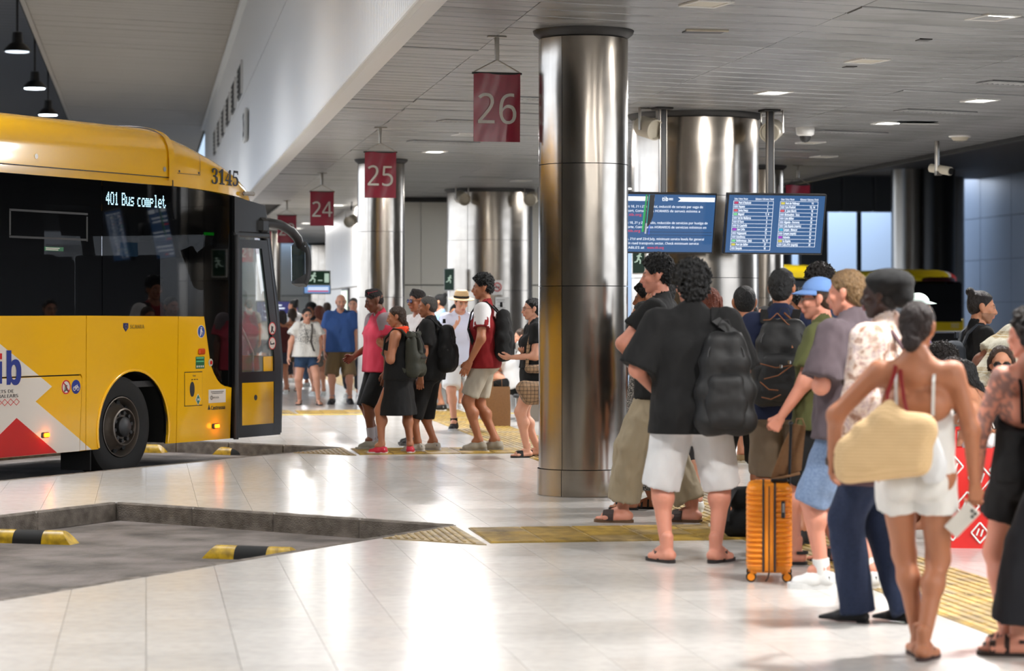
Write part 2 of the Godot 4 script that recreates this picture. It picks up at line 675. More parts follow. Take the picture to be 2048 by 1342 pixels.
func build_shell() -> void:
	# the tall fascia between the platform ceiling and the hall over the bays
	var fascia := frame("wall_fascia", "tall white ribbed metal fascia above the bus bays", "wall")
	obj("backing", bx(Vector3(2.11, 5.83, -36), Vector3(0.16, 4.06, 96)), M.fascia, fascia)
	var pl := ribbed_panel(2.98, 2.14, 0.149, 0.012).mesh()
	var pu := ribbed_panel(2.98, 1.84, 0.149, 0.012).mesh()
	for i in 32:
		obj("panel", pl, M.fascia, fascia, Vector3(2.015, 3.84, 12.0 - 3.0 * i))
		obj("panel", pu, M.fascia, fascia, Vector3(2.015, 6.0, 12.0 - 3.0 * i))
	obj("bottom_trim", bx(Vector3(2.0, 3.815, -36), Vector3(0.07, 0.05, 96), 0.01), M.white, fascia)
	obj("top_trim", bx(Vector3(1.95, 7.78, -36), Vector3(0.14, 0.12, 96), 0.02), M.white, fascia)
	for i in 6:
		var g := thing("wall_vent", ["first", "second", "third", "fourth", "fifth", "sixth"][i] + " dark louvred vent high on the white fascia, counted from the camera", "vent", Vector3(1.99, 6.08, -51.8 - 3.76 * i))
		obj("opening", bx(Vector3(0, 0.33, 0), Vector3(0.02, 0.66, 2.0)), M.black, g)
		for j in 6:
			obj("louvre", bx(Vector3(-0.02, 0.06 + 0.11 * j, 0), Vector3(0.03, 0.035, 2.0)), M.charcoal, g)
		for s in [-1.0, 1.0]:
			obj("jamb", bx(Vector3(-0.015, 0.33, s), Vector3(0.05, 0.7, 0.05)), M.fascia, g)
	var hb := thing("wall_sign", "small square sign box with a dark figure on the white fascia", "sign", Vector3(1.95, 5.2, -48.4))
	obj("plate", bx(Vector3.ZERO, Vector3(0.06, 0.62, 1.2), 0.01), M.white, hb)
	lettering("numeral", "25", 0.45, M.charcoal, hb, Transform3D(Basis(Vector3.UP, -PI / 2), Vector3(-0.035, 0, 0)), "Droid Sans", true)
	# hall over the bays: slatted ceiling, a higher dark bay to its left
	var hc := frame("ceiling_hall", "beige slatted ceiling high above the bus bays", "ceiling")
	obj("deck", bx(Vector3(-0.25, HALL + 0.12, -48), Vector3(4.7, 0.1, 126)), M.void, hc)
	var sl := MB.new()
	for j in 256:
		slat(sl, -2.4, 1.95, HALL + rng.randf_range(-0.004, 0.004), 6.0 - 0.28 * j, 0.255)
	obj("slat", sl, M.hall_slat, hc).set_meta("kind", "stuff")
	obj("edge_trim", bx(Vector3(-2.48, HALL + 0.9, -48), Vector3(0.1, 1.9, 126)), M.hall_slat, hc)
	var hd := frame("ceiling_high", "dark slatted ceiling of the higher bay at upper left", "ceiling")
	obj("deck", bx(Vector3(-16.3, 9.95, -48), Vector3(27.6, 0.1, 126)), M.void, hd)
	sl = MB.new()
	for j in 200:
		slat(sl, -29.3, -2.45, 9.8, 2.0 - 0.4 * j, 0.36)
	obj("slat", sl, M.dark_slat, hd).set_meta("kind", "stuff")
	# outer walls, with the wide bus entrances open to daylight
	struct("wall_far", "pale panelled wall at the far end of the platform", "wall", bx(Vector3(6.8, 1.9, -85.6), Vector3(9.6, 4.2, 0.3)), M.wall)
	struct("wall_far", "plain wall closing the bus hall at its far end", "wall", bx(Vector3(-14, 7.6, -111.2), Vector3(34, 5.0, 0.4)), M.wall)
	struct("wall_left", "wall above the bus entrance on the left of the hall", "wall", bx(Vector3(-30.2, 9.2, -48), Vector3(0.4, 1.6, 126)), M.wall)
	struct("wall_back", "plain wall closing the station behind the camera", "wall", bx(Vector3(4.5, 4.9, 15.2), Vector3(70, 10.6, 0.4)), M.wall)
	struct("wall_left", "solid near stretch of the left hall wall", "wall", bx(Vector3(-30.2, 4.1, 1), Vector3(0.4, 8.6, 28)), M.wall)
	struct("wall_right", "unseen stretch of the right hall wall, placed to block sky reflections", "wall", bx(Vector3(39.9, 3.9, -30), Vector3(0.2, 8.1, 30)), M.grey_wall)  # out of view, placed to keep bright sky out of the bus windows
	for i in 11:
		struct("pillar", "square concrete pillar in the bus entrance on the left", "pillar", bx(Vector3(-30.2, 4.1, 14 - 12.0 * i), Vector3(0.6, 8.6, 0.6), 0.04), M.wall)
	# kiosk block in the middle of the platform
	var kf := frame("wall_kiosk", "pale panelled kiosk block behind the steel columns", "wall")
	for r in [[-0.01, 2.03], [2.05, 3.83]]:
		for i in 4:
			obj("panel", bx(Vector3(4.61 + 0.95 * i + 0.475, (r[0] + r[1]) * 0.5, -49.2), Vector3(0.943, r[1] - r[0], 0.1), 0.006), M.wall, kf)
		for i in 5:
			obj("panel", bx(Vector3(4.61, (r[0] + r[1]) * 0.5, -50.45 - 2.6 * i), Vector3(0.1, r[1] - r[0], 2.593), 0.006), M.wall_gloss, kf)
	obj("core", bx(Vector3(6.53, 1.9, -55.7), Vector3(3.72, 3.84, 12.8)), M.charcoal, kf)
	obj("dark_header", bx(Vector3(6.0, 3.78, -49.1), Vector3(2.4, 0.09, 0.2)), M.charcoal, kf)
	var lit := thing("ticket_window", "small lit ticket window in the kiosk side wall", "window", Vector3(4.54, 0, -55.5))
	obj("window_frame", bx(Vector3(0, 1.55, 0), Vector3(0.06, 0.95, 1.7), 0.01), M.charcoal, lit)
	obj("lit_glass", bx(Vector3(-0.035, 1.55, 0), Vector3(0.02, 0.85, 1.55)), glow(Color(0.93, 1.0, 0.9), 1.2), lit)
	obj("seam", bx(Vector3(6.8, 2.04, -85.44), Vector3(9.6, 0.03, 0.02)), M.charcoal, get_node("wall_far"))
	for j in 4:
		obj("seam", bx(Vector3(2.6 + 2.0 * j, 1.9, -85.44), Vector3(0.03, 3.8, 0.02)), M.charcoal, get_node("wall_far"))
	# the bus hall on the right
	struct("ceiling_right", "dark smooth ceiling above the buses on the right", "ceiling", bx(Vector3(26, 7.95, -48.5), Vector3(29, 0.2, 127)), M.soffit)
	struct("trim_right", "black edge band along the right side of the platform ceiling", "trim", bx(Vector3(11.48, 3.95, -36), Vector3(0.1, 0.36, 98)), M.black)
	struct("wall_right_fascia", "fascia above the right edge of the platform ceiling", "wall", bx(Vector3(11.36, 5.95, -36), Vector3(0.16, 3.9, 98)), M.soffit)
	var rw := frame("wall_right", "grey metal panelled wall beyond the buses on the right", "wall")
	obj("backing", bx(Vector3(39.9, 3.9, -92), Vector3(0.2, 8.1, 64)), M.void, rw)
	for i in 15:
		for j in 4:
			obj("panel", bx(Vector3(39.7, 0.9 + 2.02 * j, -122.0 + 4.2 * i), Vector3(0.12, 2.0, 4.17), 0.01), M.grey_wall, rw)
	struct("wall_end", "bright outer wall seen through the openings at the far right", "wall", bx(Vector3(26, 3.9, -123), Vector3(32, 8.1, 0.3)), M.white)
	var beam := frame("beam", "dark fabric covered beam above the bright openings at the far right", "beam")
	for i in 5:
		obj("panel", bx(Vector3(28.6 + 1.55 * i, 7.05, -110.6), Vector3(1.53, 1.75, 0.5), 0.06), M.dark_wall, beam)
	obj("pier", bx(Vector3(31.1, 3.0, -110.6), Vector3(1.3, 6.5, 0.5)), M.dark_wall, beam)
	for c in [[29.6, 0.7, M.dark_wall, "dark round pillar left of the bright openings", -111.5], [33.7, 0.12, M.charcoal, "thin dark post standing in the bright opening", -111.8], [36.2, 0.62, M.plain_steel, "steel clad pillar between the openings", -112.5], [37.8, 0.9, M.plain_steel, "wide steel pillar right of the bright openings", -111.2]]:
		struct("pillar", c[3], "pillar", MB.new().rev([Vector2(c[1], -0.2), Vector2(c[1], 7.9)], 28, Transform3D(Basis.IDENTITY, Vector3(c[0], 0, c[4]))), c[2])
	struct("pillar", "black pillar before the grey wall on the right", "pillar", MB.new().rev([Vector2(0.8, -0.2), Vector2(0.8, 7.9)], 28, Transform3D(Basis.IDENTITY, pv(34.2, 0, -53.4))), M.black)
	struct("pillar", "grey pillar beside the black one on the right", "pillar", MB.new().rev([Vector2(0.8, -0.2), Vector2(0.8, 7.9)], 28, Transform3D(Basis.IDENTITY, pv(33.1, 0, -53.9))), M.plain_steel)
	# hanging high-bay lamps in the hall
	var names := ["topmost black bell-shaped lamp hanging on a long cord at upper left", "lit bell-shaped lamp hanging at upper left, second of its row", "bell-shaped lamp just above the bus roof, third of its row"]
	for i in 18:
		# the rest are unseen lamps added to brighten the halls, over the bus and on the right
		var p: Vector3 = [Vector3(-2.62, 6.86, -50.7), Vector3(-2.62, 6.82, -58.6), Vector3(-2.62, 6.82, -66.5), Vector3(-2.62, 6.82, -36.0), Vector3(-2.62, 6.82, -28.0), Vector3(-2.62, 6.82, -20.0), Vector3(-2.62, 6.82, -11.0), Vector3(-12.0, 6.82, -44.0), Vector3(-12.0, 6.82, -30.0), Vector3(-12.0, 6.82, -16.0), Vector3(22, 6.82, -24), Vector3(22, 6.82, -38), Vector3(33, 6.82, -52), Vector3(33, 6.82, -34), Vector3(22, 6.82, -62), Vector3(24, 6.82, -76), Vector3(31, 6.82, -70), Vector3(35, 6.82, -88)][i]
		var lampo := thing("high_bay_lamp", names[i] if i < 3 else "unseen bell-shaped hall lamp added to brighten the bus halls", "lamp", p, 0.0, "" if i < 3 else "unseen hall lamps added for light")
		obj("cord", MB.new().rod(Vector3(0, 0.4, 0), Vector3(0, 2.75, 0), 0.025), M.black, lampo)
		obj("driver", MB.new().rev([Vector2(0, 0.4), Vector2(0.1, 0.38), Vector2(0.12, 0.16), Vector2(0.0, 0.16)], 16), M.black, lampo)
		obj("shade", MB.new().rev([Vector2(0.05, 0.2), Vector2(0.17, 0.14), Vector2(0.3, 0.0), Vector2(0.29, -0.02), Vector2(0.1, 0.05)].map(func(q): return q), 24), M.black, lampo)
		obj("bulb_disc", MB.new().rev([Vector2(0, -0.03), Vector2(0.24, -0.025), Vector2(0.24, 0.0), Vector2(0, 0.0)], 24), glow(Color(0.9, 0.95, 1.0), 14.0 if i != 0 else 2.0), lampo)
		var l := SpotLight3D.new()
		l.name = "high_bay_light"
		l.spot_angle = 78.0
		l.light_energy = HALL_POWER
		l.light_size = 0.22
		l.spot_range = 60.0
		l.spot_attenuation = 2.0
		l.shadow_enabled = true
		l.position = Vector3(0, -0.06, 0)
		l.rotation.x = -PI / 2
		lampo.add_child(l, true)


# ---------------------------------------------------------------- platform ceiling
func ceiling_lamp(x: float, z: float, label: String, lit: bool) -> void:
	var o := thing("ceiling_lamp", label, "ceiling lamp", pv(x, CEILING, z), 0.2, "square lamps in the platform ceiling")
	var f := MB.new()
	for s in [-1, 1]:
		f.box(Vector3(s * 0.135, -0.006, 0), Vector3(0.03, 0.02, 0.37), 0.004)
		f.box(Vector3(0, -0.006, s * 0.17), Vector3(0.24, 0.02, 0.03), 0.004)
	obj("lamp_frame", f, M.white, o)
	obj("diffuser", bx(Vector3(0, -0.002, 0), Vector3(0.24, 0.012, 0.31)), M.lamp if lit else M.lamp_off, o)
	if lit:
		var l := AreaLight3D.new()
		l.name = "panel_light"
		l.area_size = Vector2(0.23, 0.3)
		l.light_energy = LAMP_POWER
		l.area_range = 60.0
		l.light_color = Color(1.0, 0.99, 0.98)
		l.shadow_enabled = true
		l.position = Vector3(0, -0.02, 0)
		l.rotation.x = -PI / 2
		o.add_child(l, true)


func build_ceiling() -> void:
	var c := frame("ceiling", "low grey metal slat ceiling over the platform", "ceiling")
	obj("deck", bx(Vector3(6.75, CEILING + 0.12, -36), Vector3(9.4, 0.16, 98)), M.void, c)
	var edges := [1.99, 2.85, 5.25, 7.65, 10.05, 11.16]
	var rest: Array = [MB.new(), MB.new(), MB.new()]
	var count := 0
	for j in 230:
		for e in 5:
			var pitch := 0.16 if e == 0 else 0.24
			var z := 7.0 - pitch * j
			if z < -47.0:
				continue
			var k := 2 if rng.randf() < 0.12 else rng.randi() % 2
			var drop := rng.randf_range(-0.0015, 0.0015) + (-0.01 if rng.randf() < 0.05 else 0.0)
			if z < -8.6 and count < 298 and z > -24.0:
				count += 1
				var m := MB.new()
				slat(m, edges[e] + 0.003, edges[e + 1] - 0.003, CEILING + drop, z, pitch - 0.012)
				obj("slat", m, M["slat_%d" % k], c)
			else:
				slat(rest[k], edges[e] + 0.003, edges[e + 1] - 0.003, CEILING + drop, z, pitch - 0.012)
	for k in 3:
		obj("slat_field", rest[k], M["slat_%d" % k], c).set_meta("kind", "stuff")
	# lamps where the photograph shows them, and the rest of their grid outside the frame
	var far := "lit square ceiling lamp far down the platform"
	for l in [[6.42, -9.25, "large lit square ceiling lamp at the upper right corner"], [6.4, -13.05, "lit square ceiling lamp above the left screen's pole"], [8.83, -12.95, "lit square lamp at the right between two ceiling vents"], [8.8, -14.8, "lit square lamp touching a dark hatch on the right ceiling"],
		[4.04, -17.2, "lit square lamp just left of the 26 banner's foot"], [4.04, -19.2, "lit square lamp right of the 25 banner"], [4.06, -29.5, "lit square lamp right of the 24 banner"], [4.08, -35.8, "lit square lamp left of the 24 banner"], [4.1, -38.1, "lit square lamp beside the 23 banner"]]:
		ceiling_lamp(l[0], l[1], l[2], true)
	for l in [[4.06, -9.4, "unlit square ceiling lamp at the top edge above the left screen"], [6.42, -11.16, "unlit square lamp in the grimy part of the ceiling"], [8.8, -16.8, "pale unlit square lamp above the right banner"], [9.8, -18.3, "pale unlit square lamp farthest right near the ceiling edge"], [6.43, -23.1, "pale unlit lamp above the second wide steel column"]]:
		ceiling_lamp(l[0], l[1], l[2], false)
	for x in [4.05, 6.42, 8.83]:
		for z in [-5.4, -1.6, 2.2]:
			ceiling_lamp(x, z, "lit square ceiling lamp above and behind the camera", true)
	for p in [[6.42, -25.0], [8.8, -24.0], [6.42, -39.0], [8.8, -33.0]]:
		ceiling_lamp(p[0], p[1], far, true)
	var hatch := thing("ceiling_hatch", "open dark slot in the ceiling above the left screen", "hatch", pv(4.45, CEILING, -10.35))
	obj("cavity", bx(Vector3(0, -0.004, 0), Vector3(0.33, 0.012, 0.2)), M.black, hatch)
	obj("rim", bx(Vector3(0, -0.008, 0.11), Vector3(0.36, 0.02, 0.03), 0.004), M.cream, hatch)
	hatch = thing("ceiling_hatch", "half open dark hatch beside a lit lamp on the right", "hatch", pv(9.1, CEILING, -14.65))
	obj("flap", MB.new().box(Vector3(0, -0.02, 0), Vector3(0.5, 0.012, 0.22), 0.003, Basis(Vector3.RIGHT, 0.12)), M.white, hatch)
	obj("cavity", bx(Vector3(0, -0.002, -0.02), Vector3(0.5, 0.008, 0.2)), M.black, hatch)
	for h in [[6.4, -10.19, "small dark hole in the ceiling below the upper right lamp"], [6.43, -11.5, "small dark hole in the ceiling beside the unlit lamp"]]:
		tag(obj("ceiling_hole", bx(pv(h[0], CEILING - 0.002, h[1]), Vector3(0.11, 0.012, 0.13)), M.black), h[2], "hole")
	var names := ["long slotted ceiling vent between the two right lamps", "long slotted ceiling vent behind the dome camera", "slotted ceiling vent right of the 26 banner", "slotted ceiling vent behind the 26 banner", "slotted ceiling vent left of the 26 banner", "slotted vent near the right banner", "slotted vent at the right edge of the picture"]
	var at := [[8.82, -13.8], [8.79, -15.7], [3.97, -14.1], [3.9, -16.0], [3.92, -18.05], [8.87, -17.7], [8.6, -11.87]]
	for i in 7:
		var v := thing("ceiling_vent", names[i], "vent", pv(at[i][0], CEILING, at[i][1]), 0.3)
		obj("backing", bx(Vector3(0, -0.002, 0), Vector3(0.92, 0.008, 0.24)), M.black, v)
		obj("vent_frame", MB.new().box(Vector3(0, -0.008, 0.13), Vector3(0.98, 0.016, 0.03), 0.003).box(Vector3(0, -0.008, -0.13), Vector3(0.98, 0.016, 0.03), 0.003).box(Vector3(0.475, -0.008, 0), Vector3(0.03, 0.016, 0.23), 0.003).box(Vector3(-0.475, -0.008, 0), Vector3(0.03, 0.016, 0.23), 0.003), M.slat_0, v)
		for j in 14:
			obj("vane", MB.new().box(Vector3(-0.42 + 0.0646 * j, -0.008, 0), Vector3(0.02, 0.012, 0.22), 0.002, Basis(Vector3.FORWARD, 0.5)), M.slat_2, v)
	var sm := thing("smoke_detector", "round white detector on the ceiling at right", "detector", pv(10.4, CEILING, -15.7))
	obj("base", MB.new().rev([Vector2(0, -0.02), Vector2(0.14, -0.02), Vector2(0.15, 0.0)], 24), M.white, sm)
	obj("cap", MB.new().rev([Vector2(0, -0.07), Vector2(0.09, -0.06), Vector2(0.12, -0.02)], 24), M.cream, sm)
	var dm := thing("dome_camera", "white dome camera on the ceiling right of the screens", "camera", pv(8.03, CEILING, -15.48))
	obj("base", MB.new().rev([Vector2(0.075, -0.11), Vector2(0.11, -0.09), Vector2(0.12, -0.02), Vector2(0.12, 0.0)], 24), M.white, dm)
	obj("dome", MB.new().rev([Vector2(0, -0.19), Vector2(0.04, -0.18), Vector2(0.065, -0.15), Vector2(0.075, -0.11)], 24), M.charcoal, dm)
	var cc := thing("security_camera", "bullet security camera on a steel drop pole at right", "camera", pv(10.4, CEILING, -16.24))
	obj("drop_pole", MB.new().rod(Vector3(0, 0, 0), Vector3(0, -0.42, 0), 0.032), M.plain_steel, cc)
	obj("bracket", bx(Vector3(0.02, -0.44, 0.01), Vector3(0.1, 0.06, 0.08), 0.01), M.plain_steel, cc)
	obj("housing", MB.new().rod(Vector3(-0.04, -0.36, -0.13), Vector3(0.14, -0.42, 0.16), 0.06, 0.06, 18), M.cream, cc)
	obj("lens", MB.new().rod(Vector3(0.135, -0.418, 0.152), Vector3(0.148, -0.423, 0.172), 0.045, 0.045, 16), M.black, cc)


# ---------------------------------------------------------------- steel columns
func steel_column(x: float, z: float, r: float, label: String) -> Node3D:
	var o := frame("column", label, "column", Vector3(x, 0, z))
	var seam_y := [0.0, 0.22, 1.72, 2.72, CEILING - 0.07]
	if r > 0.5:
		seam_y = [0.0, 0.22, 1.9, 2.85, CEILING - 0.07]
	for i in 4:
		var lo: float = seam_y[i] + 0.003
		var hi: float = seam_y[i + 1] - 0.003
		var grow := 0.012 if i == 0 else 0.0
		# each band is two curved sheets meeting in upright joints, slightly out of true as beaten sheet is
		for half in 2:
			var rows := []
			for t in 13:
				var y := lerpf(lo, hi, t / 12.0)
				var row := []
				for j in 41:
					var a := PI * (half + 0.002 + 0.996 * j / 40.0) - 0.9
					var wob := noise.get_noise_3d(cos(a) * 2.2 + x * 3.0, y * 0.9, sin(a) * 2.2 + z) * 0.004 * (1.0 if i > 0 else 0.3)
					row.append(Vector3((r + grow + wob) * cos(a), y, (r + grow + wob) * sin(a)))
				rows.append(row)
			var m := MB.new()
			m.grid(rows, false, true)
			obj("sheet", m, M.steel, o)
	obj("core", MB.new().rev([Vector2(r - 0.02, 0.0), Vector2(r - 0.02, CEILING)], 40), M.charcoal, o)
	obj("top_ring", MB.new().rev([Vector2(r - 0.01, CEILING - 0.07), Vector2(r + 0.04, CEILING - 0.03), Vector2(r + 0.05, CEILING)], 48), M.charcoal, o)
	return o


func speaker(at: Vector3, turn: float, label: String) -> void:
	var o := thing("horn_speaker", label, "loudspeaker", at, turn)
	obj("can", MB.new().rev([Vector2(0, -0.17), Vector2(0.09, -0.165), Vector2(0.115, -0.12), Vector2(0.12, 0.13), Vector2(0.105, 0.135), Vector2(0.1, 0.09), Vector2(0, 0.08)], 24, Transform3D(Basis(Vector3.RIGHT, PI / 2 + 0.25), Vector3.ZERO)), M.cream, o)
	obj("bracket", MB.new().box(Vector3(-0.13, 0.1, 0), Vector3(0.012, 0.26, 0.04), 0.003).box(Vector3(0.13, 0.1, 0), Vector3(0.012, 0.26, 0.04), 0.003).box(Vector3(0, 0.22, 0), Vector3(0.27, 0.012, 0.04), 0.003), M.plain_steel, o)
	obj("stem", MB.new().rod(Vector3(0, 0.22, 0), Vector3(0, 0.4, -0.05), 0.014), M.charcoal, o)


func build_columns() -> void:
	steel_column(3.58, -19.7, 0.37, "slim steel clad column in the middle of the picture")
	steel_column(3.56, -36.9, 0.36, "slim steel clad column behind the 25 banner")
	steel_column(3.52, -70.5, 0.36, "slim steel column far behind the bus mirror")
	steel_column(9.75, -37.6, 0.33, "slim steel column behind the screens' right pole")
	steel_column(6.42, -27.95, 0.75, "wide steel clad column behind the two screens")
	steel_column(6.5, -45.8, 0.82, "wide steel clad column with the no-smoking notice")
	steel_column(6.3, -83.5, 0.75, "wide steel column at the far end beside the kiosk")
	speaker(Vector3(5.66, 3.6, -27.0), 0.5, "cream loudspeaker can left of the screens' left pole")
	speaker(Vector3(7.16, 3.6, -27.2), -0.5, "cream loudspeaker can behind the screens' right pole")
	speaker(Vector3(5.84, 3.62, -44.8), 0.3, "cream loudspeaker left on the far wide column")
	speaker(Vector3(7.15, 3.62, -44.8), -0.4, "cream loudspeaker right on the far wide column")
	speaker(Vector3(4.25, 3.4, -50.6), -0.5, "loudspeaker hanging at the kiosk corner beside the 24 banner")


# ---------------------------------------------------------------- hanging banners, screens, notices
func banner(num: String, at: Vector3, label: String, turn := 0.08) -> void:
	var o := thing("bay_banner", label, "banner", at, turn)
	obj("post", bx(Vector3(0, -0.1, 0), Vector3(0.035, 0.21, 0.035), 0.004), M.plain_steel, o)
	obj("ceiling_plate", bx(Vector3(0, -0.006, 0), Vector3(0.16, 0.012, 0.05), 0.003), M.plain_steel, o)
	obj("wire", MB.new().rod(Vector3(0, -0.2, 0), Vector3(-0.205, -0.31, 0), 0.006), M.plain_steel, o)
	obj("wire", MB.new().rod(Vector3(0, -0.2, 0), Vector3(0.205, -0.31, 0), 0.006), M.plain_steel, o)
	obj("top_bar", MB.new().rod(Vector3(-0.215, -0.315, 0), Vector3(0.215, -0.315, 0), 0.01), M.charcoal, o)
	var rows := []
	for i in 9:
		var y := -0.315 - 0.575 * i / 8.0
		var row := []
		for j in 9:
			row.append(Vector3(-0.2 + 0.05 * j, y, 0.006 + 0.006 * sin(j * 0.9 + i * 0.5)))
		rows.append(row)
	var m := MB.new()
	m.grid(rows, false)
	var back := []
	for r in rows:
		var b := []
		for p in r:
			b.append(p - Vector3(0, 0, 0.012))
		back.append(b)
	m.grid(back, false, true)
	for e in [[0, 0, 0, 8], [8, 0, 8, 8], [0, 0, 8, 0], [0, 8, 8, 8]]:
		m.quad(rows[e[0]][e[1]], rows[e[2]][e[3]], back[e[2]][e[3]], back[e[0]][e[1]], rows[e[0]][e[1]] - Vector3(0, -0.6, 0) if e[0] == e[2] and e[0] == 0 else (Vector3.DOWN if e[0] == 8 and e[2] == 8 else Vector3(-1 if e[1] == 0 else 1, 0, 0)))
	obj("panel", m, M.sign_red, o)
	lettering("numeral", num, 0.255, M.sign_text, o, Transform3D(Basis.from_scale(Vector3(0.92, 1, 1)), Vector3(0, -0.615, 0.014)), "Droid Sans")


func build_signs() -> void:
	var row := ["red bay banner with the number 26 right of the fascia", "red bay banner with the number 25 before a steel column", "red bay banner with the number 24", "red bay banner with the number 23 behind the bus mirror", "red bay banner with the number 22 seen past the bus front", "red bay banner with the number 21 seen through the bus door"]
	for k in 6:
		var q := pv(2.85, CEILING, -11.0 - 5.85 * k)
		banner(str(26 - k), q, row[k])
	banner("9", Vector3(10.24, CEILING, -37.3), "red bay banner half hidden behind the right screen", 0.05)
	banner("10", Vector3(10.95, CEILING, -28.9), "red bay banner cut by the right edge of the picture", 0.9)
	# two information screens on ceiling poles
	var poles := [Vector3(5.81, 0, -26.95), Vector3(7.09, 0, -27.05)]
	for i in 2:
		var p := thing("screen_pole", ["dark square ceiling pole carrying the left screen", "dark square ceiling pole carrying the right screen"][i], "pole", poles[i], 0.15)
		obj("shaft", bx(Vector3(0, 3.14, 0), Vector3(0.062, 1.38, 0.09), 0.006), M.charcoal, p)
		obj("edge_strip", bx(Vector3(-0.037, 3.14, 0.03), Vector3(0.012, 1.37, 0.03), 0.003), M.plain_steel, p)
		obj("edge_strip", bx(Vector3(0.037, 3.14, 0.03), Vector3(0.012, 1.37, 0.03), 0.003), M.plain_steel, p)
		obj("ceiling_plate", bx(Vector3(0, CEILING - 0.012, 0), Vector3(0.2, 0.024, 0.2), 0.005), M.charcoal, p)
		obj("bracket", bx(Vector3(0, 2.55, 0.09), Vector3(0.3, 0.24, 0.12), 0.01), M.charcoal, p)
	var screen_blue := glow(Color(0.23, 0.38, 0.57), 1.0)
	screen_blue.roughness = 0.12
	var ink := glow(Color(0.93, 0.96, 1.0), 1.25)
	var pink := glow(Color(0.9, 0.22, 0.3), 1.0)
	for i in 2:
		var s := thing("information_screen", ["left hanging screen with strike notices and a broken coloured band", "right hanging screen listing routes and bay numbers in two tables"][i], "screen", [Vector3(5.80, 2.505, -26.74), Vector3(7.03, 2.495, -26.56)][i])
		s.rotation = Vector3(0.2, 0.14, 0)
		obj("casing", bx(Vector3(0, 0, -0.03), Vector3(1.205, 0.695, 0.06), 0.006), M.black, s)
		obj("display", bx(Vector3(0, 0, 0.0015), Vector3(1.165, 0.655, 0.003)), screen_blue, s)
		if i == 0:
			notice_screen(s, ink, pink)
		else:
			table_screen(s, ink)
	# exit signs, notices on the far column
	var es := thing("exit_sign", "green exit sign with a running figure hanging beyond the bus mirror", "sign", Vector3(3.4, 2.17, -48.3), 0.1)
	exit_plate(es, 0.5, 0.3)
	es = thing("exit_sign", "upright green exit sign on the far wide column", "sign", Vector3(5.62, 2.1, -45.0), -0.6)
	exit_plate(es, 0.22, 0.42)
	es = thing("exit_sign", "green exit sign low on the column under the left screen", "sign", Vector3(5.64, 2.12, -27.45), -0.9)
	exit_plate(es, 0.2, 0.36)
	var hs := thing("information_screen", "small bluish screen hanging under the far exit sign", "screen", Vector3(3.42, 2.0, -48.9), 0.1)
	obj("casing", bx(Vector3(0, 0, -0.03), Vector3(0.56, 0.3, 0.05), 0.006), M.charcoal, hs)
	obj("display", bx(Vector3(0, 0, 0), Vector3(0.52, 0.26, 0.006)), glow(Color(0.45, 0.6, 0.8), 1.0), hs)
	for r in 3:
		obj("text_line", bx(Vector3(0.02, -0.02 - 0.035 * r, 0.004), Vector3(0.42, 0.018, 0.003)), ink if r < 2 else pink, hs)
	hs = thing("departure_board", "dark blue lit board low behind the far crowd on the left", "screen", Vector3(3.0, 1.5, -56.0), 0.1)
	obj("casing", bx(Vector3(0, 0, -0.04), Vector3(1.0, 0.5, 0.06), 0.01), M.charcoal, hs)
	obj("display", bx(Vector3(0, 0, 0), Vector3(0.94, 0.44, 0.006)), glow(Color(0.03, 0.06, 0.4), 0.9), hs)
	for r in 5:
		obj("text_line", bx(Vector3(-0.1 + 0.07 * (r % 2), 0.14 - 0.07 * r, 0.004), Vector3(0.4, 0.025, 0.003)), ink, hs)
	obj("stand", bx(Vector3(0, -0.87, -0.04), Vector3(0.12, 1.26, 0.08), 0.01), M.charcoal, hs)
	var ns := thing("notice", "square no-smoking notice on the far wide column", "notice", Vector3(6.52, 1.95, -44.93), 0.1)
	obj("plate", bx(Vector3(0, 0, 0.0), Vector3(0.21, 0.27, 0.012), 0.003), M.white, ns)
	disc(ns, "ring", Vector3(0, 0.01, 0.008), 0.085, 0.066, M.red)
	obj("cigarette", bx(Vector3(-0.005, 0.005, 0.008), Vector3(0.1, 0.02, 0.003)), M.black, ns)
	obj("bar", MB.new().box(Vector3(0, 0.01, 0.01), Vector3(0.15, 0.014, 0.003), 0.0, Basis(Vector3.BACK, -0.75)), M.red, ns)
	ns = thing("notice", "white printed sheet below the no-smoking notice", "notice", Vector3(6.62, 1.62, -44.92), 0.12)
	obj("sheet", bx(Vector3.ZERO, Vector3(0.28, 0.3, 0.008), 0.002), M.white, ns)
	for r in 6:
		obj("text_line", bx(Vector3(-0.04 + 0.01 * (r % 2), 0.1 - 0.04 * r - (0.03 if r > 1 else 0.0), 0.005), Vector3(0.16 - 0.03 * (r % 3), 0.008, 0.002)), M.charcoal, ns)


func disc(parent: Node, called: String, at: Vector3, r1: float, r0: float, m: Material, xs := 1.0) -> MeshInstance3D:
	var b := MB.new()
	for j in 28:
		var a := TAU * j / 28
		var c := TAU * (j + 1) / 28
		var p0 := Vector3(cos(a) * r1 * xs, sin(a) * r1, 0)
		var p1 := Vector3(cos(c) * r1 * xs, sin(c) * r1, 0)
		var dz := Vector3(0, 0, 0.003)
		if r0 > 0.0:
			b.quad(p0 + dz, p1 + dz, p1 * (r0 / r1) + dz, p0 * (r0 / r1) + dz, Vector3.BACK)
		else:
			b.tri(p0 + dz, p1 + dz, dz, Vector3.BACK)
		b.quad(p0, p1, p1 + dz, p0 + dz, p0)
	return obj(called, b, m, parent, at)


